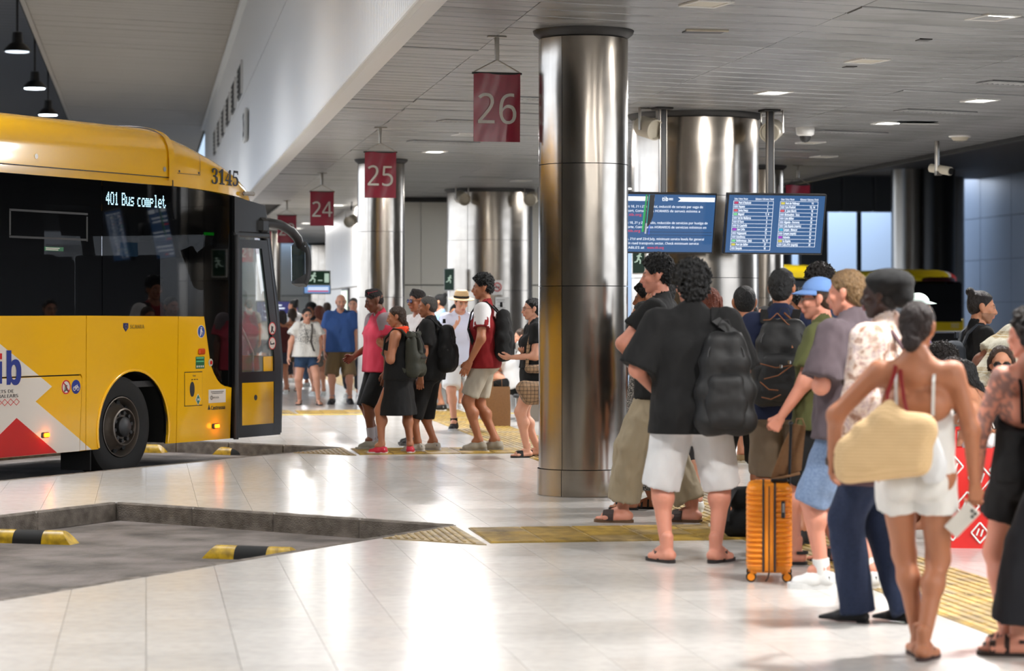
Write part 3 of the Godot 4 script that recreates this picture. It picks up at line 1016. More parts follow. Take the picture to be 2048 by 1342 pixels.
func exit_plate(o: Node3D, w: float, h: float) -> void:
	obj("frame", bx(Vector3(0, 0, -0.015), Vector3(w, h, 0.03), 0.004), M.white, o)
	obj("plate", bx(Vector3(0, 0, 0.002), Vector3(w - 0.03, h - 0.03, 0.008), 0.002), glow(Color(0.02, 0.2, 0.1), 0.5), o)
	var k := minf(w, h) / 0.3
	var x := -w * 0.24 if w > h else 0.0
	var f := MB.new()
	f.rod(Vector3(x, 0.0, 0.01), Vector3(x + 0.03 * k, 0.06 * k, 0.01), 0.018 * k, 0.022 * k)
	f.rod(Vector3(x, 0.0, 0.01), Vector3(x + 0.05 * k, -0.03 * k, 0.01), 0.014 * k)
	f.rod(Vector3(x + 0.05 * k, -0.03 * k, 0.01), Vector3(x + 0.04 * k, -0.09 * k, 0.01), 0.012 * k)
	f.rod(Vector3(x, 0.0, 0.01), Vector3(x - 0.03 * k, -0.05 * k, 0.01), 0.014 * k)
	f.rod(Vector3(x - 0.03 * k, -0.05 * k, 0.01), Vector3(x - 0.08 * k, -0.06 * k, 0.01), 0.011 * k)
	f.rod(Vector3(x + 0.03 * k, 0.06 * k, 0.01), Vector3(x + 0.075 * k, 0.03 * k, 0.01), 0.01 * k)
	f.rod(Vector3(x + 0.03 * k, 0.06 * k, 0.01), Vector3(x - 0.03 * k, 0.04 * k, 0.01), 0.01 * k)
	f.rod(Vector3(x + 0.045 * k, 0.09 * k, 0.006), Vector3(x + 0.045 * k, 0.09 * k, 0.016), 0.022 * k)
	var w2 := glow(Color(0.8, 0.9, 0.82), 0.7)
	obj("running_figure", f, w2, o)
	if w > h:
		obj("arrow", bx(Vector3(0.04, -0.05, 0.008), Vector3(0.09, 0.02, 0.004)), w2, o)
		obj("door_mark", bx(Vector3(w * 0.34, 0.0, 0.008), Vector3(0.09, h * 0.6, 0.004)), w2, o)


func text_fit(called: String, txt: String, at: Vector3, wide: float, high: float, m: Material, parent: Node, face := "Droid Sans", bold := false, centred := false, turn := 0.0) -> void:
	# a line of lettering, wide metres long, beginning (or centred) at a point of the x-y plane
	var o := lettering(called, txt, high, m, parent, Transform3D.IDENTITY, face, bold, 0.002, HORIZONTAL_ALIGNMENT_CENTER if centred else HORIZONTAL_ALIGNMENT_LEFT)
	var w: float = o.mesh.get_aabb().size.x
	o.transform = Transform3D(Basis(Vector3.BACK, turn) * Basis.from_scale(Vector3(wide / maxf(w, 0.001), 1, 1)), at)


func notice_screen(s: Node3D, ink: Material, pink: Material) -> void:
	var z := 0.004
	var left := -0.565
	obj("title_band", bx(Vector3(-0.36, 0.278, z), Vector3(0.42, 0.05, 0.002)), ink, s)
	var flag := PackedVector2Array([Vector2(0.13, 0.3), Vector2(0.575, 0.3), Vector2(0.575, 0.25), Vector2(0.13, 0.25), Vector2(0.165, 0.275)])
	obj("title_band", MB.new().prism(flag, z - 0.001, z + 0.001), ink, s)
	text_fit("logo_text", "tib", Vector3(-0.06, 0.277, z), 0.07, 0.045, ink, s, "Droid Sans", true)
	obj("text_line", bx(Vector3(0.045, 0.285, z), Vector3(0.05, 0.007, 0.002)), ink, s)
	obj("text_line", bx(Vector3(0.045, 0.27, z), Vector3(0.05, 0.007, 0.002)), ink, s)
	var lines := [["Els dies 18, 21 i 23 de juliol, reducció de serveis per vaga de", 0.19, 1.0], ["transport. Consulta els HORARIS de serveis mínims a", 0.14, 0.97], ["www.tib.org", 0.095, 0.27],
		["Els dies 18, 21 y 23 de julio, reducción de servicios por huelga de", 0.005, 1.07], ["transporte. Consulta los HORARIOS de servicios mínimos en", -0.045, 1.06], ["www.tib.org", -0.09, 0.27],
		["On 18th, 21st and 23rd July, minimum service levels for general", -0.18, 1.04], ["change in road transports sector. Check minimum service", -0.23, 0.98], ["TIMETABLES at", -0.28, 0.33]]
	for l in lines:
		text_fit("screen_text", l[0], Vector3(left, l[1], z), l[2], 0.026, pink if l[0] == "www.tib.org" else ink, s)
	text_fit("screen_text", "www.tib.org", Vector3(-0.2, -0.28, z), 0.2, 0.026, pink, s)
	# broken liquid crystal: coloured bars and a dark wedge
	var dark := glow(Color(0.01, 0.012, 0.06), 0.6)
	obj("dead_wedge", MB.new().prism(PackedVector2Array([Vector2(-0.215, 0.325), Vector2(-0.15, 0.325), Vector2(-0.155, 0.08), Vector2(-0.185, -0.01), Vector2(-0.225, -0.05)]), z, z + 0.002), dark, s)
	for b in [[-0.255, 0.325, -0.1, 0.02, Color(0.05, 0.6, 0.3)], [-0.235, 0.325, -0.1, 0.012, Color(0.25, 0.05, 0.12)], [-0.222, 0.325, -0.05, 0.01, Color(0.05, 0.65, 0.65)], [-0.232, 0.0, -0.12, 0.018, Color(0.8, 0.8, 0.85)], [-0.27, 0.2, -0.1, 0.006, Color(0.1, 0.8, 0.4)], [-0.19, -0.02, -0.13, 0.006, Color(0.3, 0.4, 1.0)]]:
		obj("fault_bar", MB.new().box(Vector3(b[0], (b[1] + b[2]) * 0.5, z + 0.002), Vector3(b[3], b[1] - b[2], 0.002), 0.0, Basis(Vector3.BACK, -0.03)), glow(b[4], 0.9), s)
	for k in 2:
		obj("fault_line", bx(Vector3(0.17, -0.1 - 0.035 * k, z), Vector3(0.8, 0.004, 0.002)), glow(Color(0.03, 0.08, 0.2), 1.0), s)


func table_screen(s: Node3D, ink: Material) -> void:
	var z := 0.004
	var rows := [[["Port d'Andratx", "2", 0], ["Peguera", "1", 1], ["Santa Ponça", "3", 2], ["Magaluf", "7, 9", 3], ["Sol de Mallorca", "8", 1], ["El Toro", "6", 1], ["Es Capdellà", "4", 1], ["Son Caliu", "28", 4], ["Puigpunyent", "13", 1], ["Estellencs", "5", 1], ["Valldemossa - Deià", "16, 17", 3], ["Port de Sóller", "27", 5], ["Bunyola", "18", 1]],
		[["Port de Pollença", "11", 5], ["Can Picafort", "13, 14", 1], ["H. Joan March", "18", 2], ["Binissalem - Inca", "18", 1], ["Cala Millor", "25", 1], ["Algaida - Porreres", "20", 1], ["Cala Rajada (exprés)", "23", 1], ["Campos - Manacor", "21", 6], ["Campos (exprés)", "22", 1], ["Felanitx", "18", 4], ["Sa Ràpita", "19", 5], ["Cala d'Or (exprés)", "20", 1]]]
	var chips := [Color(0.75, 0.15, 0.35), Color(0.75, 0.8, 0.9), Color(0.85, 0.3, 0.35), Color(0.5, 0.85, 0.6), Color(0.65, 0.2, 0.75), Color(0.85, 0.8, 0.3), Color(0.2, 0.7, 0.85)]
	for t in 2:
		var x0: float = [-0.525, 0.04][t]
		var x1: float = [-0.045, 0.5][t]
		var y := 0.262
		text_fit("table_head", "Línia / Línea / Route", Vector3(x0 + 0.005, 0.285, z), 0.16, 0.022, ink, s)
		text_fit("table_head", "Dàrsena / Dársena / Dock", Vector3(x1 - 0.22, 0.285, z), 0.22, 0.022, ink, s)
		var lines := MB.new()
		var n: int = rows[t].size()
		var h := 0.0432
		for k in n + 1:
			lines.box(Vector3((x0 + x1) * 0.5, y - h * k, z), Vector3(x1 - x0, 0.0035, 0.002))
		for x in [x0, x1]:
			lines.box(Vector3(x, y - h * n * 0.5, z), Vector3(0.0035, h * n, 0.002))
		obj("table_rule", lines, ink, s)
		for k in n:
			var r: Array = rows[t][k]
			var yy := y - h * (k + 0.5)
			obj("route_chip", bx(Vector3(x0 + 0.032, yy, z), Vector3(0.045, 0.024, 0.002)), glow(chips[r[2]], 1.0), s)
			text_fit("screen_text", r[0], Vector3(x0 + 0.062, yy, z), 0.0105 * r[0].length(), 0.025, ink, s, "Droid Sans", true)
			text_fit("screen_text", r[1], Vector3(x1 - 0.065, yy, z), 0.011 * r[1].length(), 0.024, ink, s, "Droid Sans", true, true)


# ---------------------------------------------------------------- the bus
const GLYPH := {"4": "00010 00110 01010 10010 11111 00010 00010", "0": "01110 10001 10001 10001 10001 10001 01110", "1": "00100 01100 00100 00100 00100 00100 01110", "B": "11110 10001 10001 11110 10001 10001 11110", "u": "00000 00000 10001 10001 10001 10011 01101", "s": "00000 00000 01111 10000 01110 00001 11110",
	"c": "00000 00000 01110 10000 10000 10000 01110", "o": "00000 00000 01110 10001 10001 10001 01110", "m": "00000 00000 11010 10101 10101 10101 10101", "p": "00000 00000 11110 10001 11110 10000 10000", "l": "01100 00100 00100 00100 00100 00100 01110", "e": "00000 00000 01110 10001 11111 10000 01110", "t": "01000 01000 11100 01000 01000 01001 00110", " ": "000 000 000 000 000 000 000"}


func plate(called: String, pts: Array, z0: float, z1: float, m: Material, o: Node) -> MeshInstance3D:
	return obj(called, MB.new().prism(PackedVector2Array(pts), z0, z1), m, o)


func rect(x0: float, x1: float, y0: float, y1: float) -> Array:
	return [Vector2(x0, y0), Vector2(x1, y0), Vector2(x1, y1), Vector2(x0, y1)]


func shell(s0: float, s1: float, n: int, y0: Callable, y1: Callable, inset: Callable, grow: float, power := 5.0, j0 := 0, j1 := 40) -> MB:
	# the vaulted roof between two stations: upright at the sides, rounded over into the top
	var rows := []
	for i in n + 1:
		var s := lerpf(s0, s1, float(i) / n)
		var row := []
		var lo: float = (y0 as Callable).call(s)
		var hi: float = (y1 as Callable).call(s) + grow
		var w: float = 1.25 - (inset as Callable).call(s) + grow
		for j in range(j0, j1 + 1):
			var a := PI * j / 40.0
			var cx := signf(cos(a)) * pow(absf(cos(a)), 2.0 / power)
			var sy := pow(sin(a), 2.0 / power)
			row.append(Vector3(s, lo + (hi - lo) * sy, -1.25 + w * cx))
		rows.append(row)
	var m := MB.new()
	m.grid(rows, false, true)
	return m


func roof_line(s: float) -> float:
	var p := [Vector2(-9.4, 3.53), Vector2(0.77, 3.53), Vector2(1.0, 3.505), Vector2(1.304, 3.434), Vector2(1.673, 3.326), Vector2(2.052, 3.188), Vector2(2.343, 3.041), Vector2(2.511, 2.875), Vector2(2.6, 2.74)]
	for i in p.size() - 1:
		if s <= p[i + 1].x:
			return lerpf(p[i].y, p[i + 1].y, (s - p[i].x) / (p[i + 1].x - p[i].x))
	return p[-1].y


func eaves(s: float) -> float:
	return 2.935 - 0.115 * pow(clampf((s - 0.6) / 2.0, 0.0, 1.0), 2.0)


func nose(s: float) -> float:
	return 0.22 * pow(clampf((s - 1.5) / 1.1, 0.0, 1.0), 3.0)


func build_bus() -> void:
	var o := thing("bus", "large yellow bus numbered 3145 with a lit dot matrix sign at left", "bus", Vector3(-0.206, ROAD, -24.305), deg_to_rad(54.25))
	var yel := mat(Color(0.9, 0.68, 0.03), 0.22)
	yel.clearcoat_enabled = true
	yel.clearcoat = 0.6
	yel.clearcoat_roughness = 0.08
	var white := mat(Color(0.83, 0.8, 0.76), 0.3)
	var red := mat(Color(0.75, 0.06, 0.06), 0.3)
	var blue := mat(Color(0.08, 0.17, 0.5), 0.35)
	var dark_glass := pane(Color(0.016, 0.018, 0.02), 0.9, 0.03)
	var clear := pane(Color(0.6, 0.68, 0.66), 0.12)
	var seal: StandardMaterial3D = M.black
	# lower side panels, with gaps between them over a dark inner skin
	var arch := []
	for i in 25:
		var a := PI + 0.25 - (PI + 0.5) * i / 24.0
		arch.append(Vector2(0.147 + cos(a) * 0.6, 0.465 + sin(a) * 0.6))
	var p_b := [Vector2(-0.632, 0.305), Vector2(-0.434, 0.305)] + arch + [Vector2(0.728, 0.302), Vector2(0.873, 0.302), Vector2(0.912, 1.6), Vector2(-0.62, 1.61)]
	plate("side_panel", p_b, -0.03, 0.0, yel, o)
	var p_c := [Vector2(0.882, 0.302), Vector2(1.862, 0.302), Vector2(1.89, 0.842), Vector2(1.76, 0.86), Vector2(1.69, 0.885), Vector2(1.627, 0.928), Vector2(1.56, 1.0), Vector2(1.52, 1.06), Vector2(1.487, 1.141), Vector2(1.377, 1.597), Vector2(0.921, 1.6)]
	plate("side_panel", p_c, -0.03, 0.0, yel, o)
	plate("side_panel", [Vector2(-9.3, 1.05), Vector2(-0.71, 1.045), Vector2(-0.693, 1.02), Vector2(-0.73, 0.302), Vector2(-0.64, 0.304), Vector2(-0.63, 1.61), Vector2(-9.3, 1.612)], -0.03, 0.0, yel, o)
	var flap_pts := [Vector2(-3.0, 0.295), Vector2(-0.74, 0.302), Vector2(-0.704, 1.0), Vector2(-0.725, 1.032), Vector2(-3.0, 1.036)]
	plate("luggage_door", flap_pts, -0.03, 0.004, yel, o)
	plate("luggage_door", rect(-9.3, -3.01, 0.295, 1.036), -0.03, 0.004, yel, o)
	plate("rear_skirt", rect(-9.3, -2.2, 0.24, 0.3), -0.06, -0.02, seal, o)
	var inner_pts := [Vector2(-9.3, 0.3), Vector2(-0.46, 0.3)] + arch + [Vector2(0.76, 0.3), Vector2(1.85, 0.3), Vector2(1.88, 0.8), Vector2(1.36, 1.6), Vector2(-9.3, 1.6)]
	plate("inner_skin", inner_pts, -0.06, -0.035, seal, o)
	var rim_rows := []
	for t in 2:
		var row := []
		for q in arch:
			row.append(Vector3(q.x, q.y, -0.0 if t == 0 else -0.9))
		rim_rows.append(row)
	var well := MB.new()
	well.grid(rim_rows, false)
	obj("wheel_well", well, M.rubber, o)
	obj("wheel_well_back", bx(Vector3(0.147, 0.75, -0.92), Vector3(1.3, 0.9, 0.04)), M.rubber, o)
	var lip := MB.new()
	var lip_path := []
	for q in arch:
		lip_path.append(Vector3(q.x, q.y, 0.002))
	lip.sweep(lip_path, [Vector2(0.014, 0), Vector2(0.01, 0.01), Vector2(-0.01, 0.01), Vector2(-0.014, 0), Vector2(0, -0.012)], Vector3.BACK)
	obj("arch_lip", lip, yel, o)
	# livery: white arrow, red triangle, lettering
	plate("white_stripe", [Vector2(-3.4, 2.0 - 0.42), Vector2(-2.3, 1.58), Vector2(-1.925, 1.351), Vector2(-1.36, 1.048), Vector2(-3.4, 1.048)], 0.0, 0.002, white, o)
	plate("white_stripe", [Vector2(-3.0, 1.03), Vector2(-1.335, 1.03), Vector2(-1.166, 0.938), Vector2(-1.414, 0.804), Vector2(-0.741, 0.42), Vector2(-0.741, 0.303), Vector2(-3.0, 0.297)], 0.004, 0.006, white, o)
	plate("white_stripe", [Vector2(-0.728, 0.412), Vector2(-0.72, 0.408), Vector2(-0.645, 0.364), Vector2(-0.64, 0.308), Vector2(-0.732, 0.306)], 0.0, 0.002, white, o)
	plate("white_stripe", [Vector2(-0.629, 0.355), Vector2(-0.545, 0.307), Vector2(-0.631, 0.307)], 0.0, 0.002, white, o)
	plate("red_triangle", [Vector2(-2.3, 0.3), Vector2(-1.694, 0.66), Vector2(-1.09, 0.305)], 0.006, 0.008, red, o)
	text_fit("logo_letter", "b", Vector3(-1.872, 1.115, 0.008), 0.21, 0.3, blue, o, "Droid Sans", true)
	text_fit("logo_letter", "t", Vector3(-2.17, 1.115, 0.008), 0.13, 0.3, blue, o, "Droid Sans", true)
	plate("logo_letter", rect(-1.99, -1.905, 0.985, 1.19), 0.006, 0.008, blue, o)
	plate("logo_dot", rect(-1.99, -1.905, 1.21, 1.265), 0.006, 0.008, red, o)
	text_fit("livery_text", "TRANSPORTS DE", Vector3(-2.3, 0.912, 0.008), 0.56, 0.03, M.charcoal, o)
	text_fit("livery_text", "LES ILLES BALEARS", Vector3(-2.3, 0.868, 0.008), 0.62, 0.03, M.charcoal, o)
	for k in 4:
		var x := -1.95 + 0.085 * k
		var dia := MB.new()
		for e in [[-1, 0, 0, 1], [0, 1, 1, 0], [1, 0, 0, -1], [0, -1, -1, 0]]:
			dia.rod(Vector3(x + 0.042 * e[0], 0.81 + 0.03 * e[1], 0.006), Vector3(x + 0.042 * e[2], 0.81 + 0.03 * e[3], 0.006), 0.003, 0.003, 5)
		obj("diamond_line", dia, red, o)
	# pictograms and small fittings
	disc(o, "sticker", Vector3(-0.952, 0.927, 0.004), 0.068, 0.0, white)
	disc(o, "sticker_ring", Vector3(-0.952, 0.927, 0.006), 0.068, 0.056, red)
	scooter(o, Vector3(-0.952, 0.925, 0.008), M.charcoal)
	obj("sticker_bar", MB.new().box(Vector3(-0.952, 0.927, 0.009), Vector3(0.11, 0.01, 0.002), 0.0, Basis(Vector3.BACK, -0.8)), red, o)
	disc(o, "sticker", Vector3(-0.797, 0.925, 0.004), 0.068, 0.0, blue)
	bicycle(o, Vector3(-0.797, 0.92, 0.008), white)
	disc(o, "sticker", Vector3(1.322, 1.441, 0.0), 0.066, 0.0, white)
	disc(o, "sticker_field", Vector3(1.322, 1.441, 0.002), 0.06, 0.0, mat(Color(0.06, 0.25, 0.55), 0.4))
	var cane := MB.new()
	cane.rod(Vector3(1.318, 1.475, 0.006), Vector3(1.318, 1.485, 0.006), 0.01)
	cane.rod(Vector3(1.31, 1.45, 0.006), Vector3(1.318, 1.465, 0.006), 0.009)
	cane.rod(Vector3(1.312, 1.455, 0.006), Vector3(1.31, 1.41, 0.006), 0.008)
	cane.rod(Vector3(1.308, 1.415, 0.006), Vector3(1.3, 1.395, 0.006), 0.006)
	cane.rod(Vector3(1.318, 1.455, 0.006), Vector3(1.345, 1.435, 0.006), 0.005)
	cane.rod(Vector3(1.345, 1.44, 0.006), Vector3(1.342, 1.395, 0.006), 0.003)
	obj("sticker_figure", cane, white, o)
	obj("side_repeater", bx(Vector3(1.322, 1.233, 0.01), Vector3(0.11, 0.062, 0.03), 0.012), mat(Color(0.75, 0.25, 0.03), 0.25), o)
	plate("green_label", rect(1.225, 1.383, 1.055, 1.18), 0.0, 0.002, M.green, o)
	for k in 2:
		plate("label_line", rect(1.235, 1.37, 1.16 - 0.035 * k, 1.172 - 0.035 * k), 0.002, 0.003, mat(Color(0.35, 0.7, 0.5), 0.5), o)
	for k in 4:
		plate("label_mark", rect(1.24 + 0.036 * k, 1.258 + 0.036 * k, 1.068, 1.088), 0.002, 0.003, white, o)
	disc(o, "emergency_knob", Vector3(1.497, 1.115, 0.0), 0.04, 0.0, M.cream)
	disc(o, "emergency_button", Vector3(1.503, 1.115, 0.004), 0.02, 0.0, red)
	plate("fuel_flap", rect(1.028, 1.336, 0.678, 1.018), 0.0, 0.006, yel, o)
	for e in [rect(1.02, 1.028, 0.67, 1.026), rect(1.336, 1.344, 0.67, 1.026), rect(1.02, 1.344, 0.67, 0.678), rect(1.02, 1.344, 1.018, 1.026)]:
		plate("flap_gap", e, 0.0, 0.0015, seal, o)
	disc(o, "flap_recess", Vector3(1.152, 0.845, 0.006), 0.078, 0.0, M.charcoal, 0.55)
	text_fit("flap_text", "Gas", Vector3(1.19, 0.985, 0.007), 0.05, 0.018, M.charcoal, o, "Droid Sans", false, true)
	for k in 3:
		plate("flap_slot", rect(1.14 + 0.045 * k, 1.165 + 0.045 * k, 0.94, 0.95), 0.006, 0.008, seal, o)
	plate("gas_label", [Vector2(1.258, 0.675), Vector2(1.305, 0.735), Vector2(1.258, 0.795), Vector2(1.211, 0.735)], 0.006, 0.008, white, o)
	plate("gas_label_field", [Vector2(1.258, 0.685), Vector2(1.297, 0.735), Vector2(1.258, 0.785), Vector2(1.219, 0.735)], 0.008, 0.01, mat(Color(0.03, 0.4, 0.33), 0.4), o)
	text_fit("gas_label_text", "CNG", Vector3(1.258, 0.735, 0.011), 0.055, 0.022, white, o, "Droid Sans", true, true)
	plate("paper_label", rect(1.46, 1.776, 0.69, 0.83), 0.0, 0.002, white, o)
	for k in 2:
		plate("label_line", rect(1.5 + 0.02 * k, 1.74 - 0.02 * k, 0.803 - 0.016 * k, 0.809 - 0.016 * k), 0.002, 0.003, M.charcoal, o)
	disc(o, "label_ring", Vector3(1.51, 0.745, 0.002), 0.022, 0.014, M.plain_steel)
	text_fit("label_text", "VEOLIA", Vector3(1.54, 0.745, 0.003), 0.11, 0.02, M.plain_steel, o)
	text_fit("maker_name", "Castrosua", Vector3(1.5, 0.638, 0.003), 0.26, 0.04, M.charcoal, o, "Droid Sans", true)
	plate("maker_mark", [Vector2(1.445, 0.622), Vector2(1.49, 0.622), Vector2(1.467, 0.672)], 0.0, 0.004, M.charcoal, o)
	plate("badge", [Vector2(-0.03, 1.535), Vector2(0.05, 1.535), Vector2(0.052, 1.49), Vector2(0.01, 1.45), Vector2(-0.032, 1.49)], 0.0, 0.004, mat(Color(0.12, 0.13, 0.35), 0.3), o)
	disc(o, "badge_ring", Vector3(0.01, 1.5, 0.004), 0.022, 0.014, M.plain_steel)
	text_fit("badge_name", "SCANIA", Vector3(0.08, 1.497, 0.003), 0.24, 0.038, mat(Color(0.62, 0.5, 0.16), 0.3, 0.4), o, "Droid Sans", true)
	for q in [Vector2(1.58, 0.446), Vector2(-1.272, 0.482)]:
		obj("marker_base", bx(Vector3(q.x, q.y, 0.008), Vector3(0.115, 0.052, 0.02), 0.012), M.charcoal, o)
		obj("marker_lamp", bx(Vector3(q.x + 0.008, q.y, 0.022), Vector3(0.085, 0.04, 0.02), 0.014), glow(Color(1.0, 0.42, 0.05), 7.0), o)
		var ml := OmniLight3D.new()
		ml.name = "marker_light"
		ml.light_color = Color(1.0, 0.5, 0.1)
		ml.light_energy = 0.012
		ml.light_size = 0.03
		ml.omni_range = 60.0
		ml.omni_attenuation = 2.0
		ml.shadow_enabled = true
		ml.position = Vector3(q.x, q.y, 0.07)
		o.add_child(ml, true)
	# glazing
	plate("side_window", rect(-0.362, 1.1, 1.58, 2.93), -0.012, -0.004, dark_glass, o)
	plate("side_window", rect(-2.6, -0.374, 1.58, 2.938), -0.012, -0.004, dark_glass, o)
	for k in 4:
		plate("side_window", rect(-9.3 + 1.675 * k, -7.64 + 1.675 * k, 1.58, 2.938), -0.012, -0.004, dark_glass, o)
	plate("side_window", [Vector2(1.108, 1.58), Vector2(1.393, 1.58), Vector2(1.5, 1.146), Vector2(1.57, 1.01), Vector2(1.64, 0.937), Vector2(1.77, 0.868), Vector2(1.9, 0.85), Vector2(1.9, 2.87), Vector2(1.4, 2.91), Vector2(1.108, 2.922)], -0.012, -0.004, dark_glass, o)
	for e in [rect(-1.79, -1.77, 2.36, 2.6), rect(-0.625, -0.605, 2.33, 2.57), rect(-1.79, -0.605, 2.585, 2.605), rect(-1.79, -0.605, 2.335, 2.355)]:
		plate("hopper_frame", e, -0.004, 0.002, M.charcoal, o)
	plate("emergency_label", rect(-1.27, -0.98, 2.225, 2.265), -0.004, -0.002, M.green, o)
	plate("label_line", rect(-1.25, -1.04, 2.248, 2.256), -0.002, -0.001, white, o)
	plate("label_line", rect(-1.25, -1.06, 2.233, 2.241), -0.002, -0.001, white, o)
	# dot matrix sign behind the glass
	var led := MB.new()
	var pen := 0.0
	for ch in "401 Bus complet":
		var g: PackedStringArray = (GLYPH[ch] as String).split(" ")
		for r in 7:
			for c in g[r].length():
				if g[r][c] == "1":
					led.box(Vector3(-0.303 + (pen + c) * 0.0118, 2.82 - r * 0.0185, -0.001), Vector3(0.0092, 0.0145, 0.004))
		pen += g[0].length() + 1
	var sign_node := obj("route_sign", led, glow(Color(0.75, 0.93, 1.0), 1.6), o)
	sign_node.set_meta("kind", "stuff")
	# roof
	var flat := func(_s: float) -> float: return 0.0
	var top := func(s: float) -> float: return roof_line(s)
	var low := func(s: float) -> float: return eaves(s)
	var nz := func(s: float) -> float: return nose(s)
	var mid := func(_s: float) -> float: return 3.02
	obj("cant_rail", shell(-9.3, 0.81, 4, low, func(_s: float) -> float: return 3.4, flat, 0.0), yel, o)
	obj("roof_fairing", shell(-9.3, 0.74, 4, mid, top, flat, 0.02), yel, o)
	obj("roof_end_rib", shell(0.70, 0.80, 4, func(_s: float) -> float: return 2.99, top, flat, 0.038), yel, o)
	obj("front_dome", shell(0.82, 2.6, 30, low, top, nz, 0.0), yel, o)
	plate("roof_seam", [Vector2(-9.3, 3.012), Vector2(0.74, 3.012), Vector2(0.74, 3.026), Vector2(-9.3, 3.026)], -0.02, 0.012, seal, o)
	plate("dome_seam", [Vector2(0.808, 2.93), Vector2(0.822, 2.93), Vector2(0.822, 3.03), Vector2(0.808, 3.03)], -0.02, 0.004, seal, o)
	for q in [Vector2(-1.422, 3.11), Vector2(0.645, 3.095)]:
		disc(o, "roof_fastener", Vector3(q.x, q.y, 0.02), 0.025, 0.0, M.plain_steel)
	var gap := mat(Color(0.35, 0.25, 0.02), 0.6)
	obj("hatch_gap", shell(1.303, 1.309, 1, func(_s: float) -> float: return 3.07, top, nz, 0.0015), gap, o)
	plate("hatch_gap", rect(0.9, 1.305, 3.066, 3.072), -0.03, 0.0016, gap, o)
	for x in [0.93, 1.28]:
		disc(o, "hatch_fastener", Vector3(x, 3.09, 0.001), 0.012, 0.0, M.charcoal)
	text_fit("fleet_number", "3145", Vector3(1.765, 3.066, 0.006), 0.5, 0.165, M.black, o, "Droid Serif", true, true, -0.02)
	obj("roof_lamp", bx(Vector3(2.22, 2.915, 0.0), Vector3(0.22, 0.045, 0.04), 0.015), M.plain_steel, o)
	# door
	plate("door_post", rect(1.905, 1.985, 0.3, 2.87), -0.05, 0.03, seal, o)
	obj("door_hinge_tube", MB.new().rod(Vector3(1.93, 0.29, 0.03), Vector3(1.945, 2.47, 0.03), 0.028), M.charcoal, o)
	var door := [[rect(1.99, 2.075, 0.3, 2.42), seal], [[Vector2(2.7, 0.3), Vector2(2.83, 0.3), Vector2(2.85, 1.1), Vector2(2.56, 2.42), Vector2(2.44, 2.42), Vector2(2.71, 1.15)], seal], [rect(2.07, 2.71, 0.3, 0.43), seal], [rect(2.07, 2.71, 0.885, 1.0), seal], [[Vector2(2.07, 2.33), Vector2(2.47, 2.33), Vector2(2.44, 2.42), Vector2(2.07, 2.42)], seal]]
	for d in door:
		plate("door_frame", d[0], -0.03, 0.012, d[1], o)
	plate("door_panel", rect(2.075, 2.7, 0.43, 0.885), -0.02, 0.008, yel, o)
	plate("door_glass", [Vector2(2.07, 1.0), Vector2(2.705, 1.0), Vector2(2.7, 1.2), Vector2(2.47, 2.33), Vector2(2.07, 2.33)], -0.01, -0.004, clear, o)
	disc(o, "door_lock", Vector3(2.343, 0.721, 0.008), 0.03, 0.0, M.charcoal)
	obj("door_canopy", bx(Vector3(2.25, 2.475, 0.0), Vector3(0.7, 0.06, 0.07), 0.015), seal, o)
	plate("above_door", [Vector2(1.985, 2.5), Vector2(2.6, 2.5), Vector2(2.55, 2.8), Vector2(1.985, 2.87)], -0.04, 0.0, seal, o)
	for k in 2:
		disc(o, "sticker", Vector3(2.66, 1.464 - 0.16 * k, 0.013), 0.07, 0.0, white)
		disc(o, "sticker_ring", Vector3(2.66, 1.464 - 0.16 * k, 0.015), 0.07, 0.06, red)
		if k == 0:
			scooter(o, Vector3(2.66, 1.464, 0.018), M.charcoal)
		else:
			obj("sticker_figure", MB.new().box(Vector3(2.65, 1.295, 0.018), Vector3(0.06, 0.014, 0.003)).box(Vector3(2.625, 1.31, 0.018), Vector3(0.012, 0.03, 0.003)).box(Vector3(2.69, 1.3, 0.018), Vector3(0.02, 0.02, 0.003)), M.charcoal, o)
	# front: bumper, windscreen and pillars, rounded in plan
	var front := func(y: float) -> float: return 2.96 - 0.36 * pow(clampf((y - 1.1) / 1.65, 0.0, 1.0), 1.25)
	for part in [["bumper", 0.33, 1.16, yel], ["windscreen", 1.16, 2.5, clear], ["destination_box", 2.5, 2.8, seal]]:
		var rows := []
		for i in 9:
			var y := lerpf(part[1], part[2], i / 8.0)
			var row := []
			for j in 25:
				var a := PI * (j / 24.0)
				row.append(Vector3((front as Callable).call(y) - 0.45 + 0.45 * pow(sin(a), 0.45), y, -1.25 + 1.25 * signf(cos(a)) * pow(absf(cos(a)), 0.35)))
			rows.append(row)
		var m := MB.new()
		m.grid(rows, false)
		obj(part[0], m, part[3], o)
	obj("corner_pillar", MB.new().sweep([Vector3(2.84, 0.32, -0.06), Vector3(2.87, 1.1, -0.06), Vector3(2.77, 1.75, -0.06), Vector3(2.6, 2.5, -0.06), Vector3(2.54, 2.8, -0.08)], [Vector2(0.05, -0.05), Vector2(0.05, 0.05), Vector2(-0.05, 0.05), Vector2(-0.05, -0.05)], Vector3.BACK), seal, o)
	obj("corner_pillar", MB.new().sweep([Vector3(2.84, 0.32, -2.44), Vector3(2.87, 1.1, -2.44), Vector3(2.77, 1.75, -2.44), Vector3(2.6, 2.5, -2.44), Vector3(2.54, 2.8, -2.42)], [Vector2(0.05, -0.05), Vector2(0.05, 0.05), Vector2(-0.05, 0.05), Vector2(-0.05, -0.05)], Vector3.BACK), seal, o)
	# far side, rear, floor and interior
	plate("far_side", rect(-9.3, 2.82, 0.3, 1.6), -2.5, -2.46, yel, o)
	plate("far_window", rect(-9.3, 1.9, 1.6, 2.93), -2.5, -2.49, dark_glass, o)
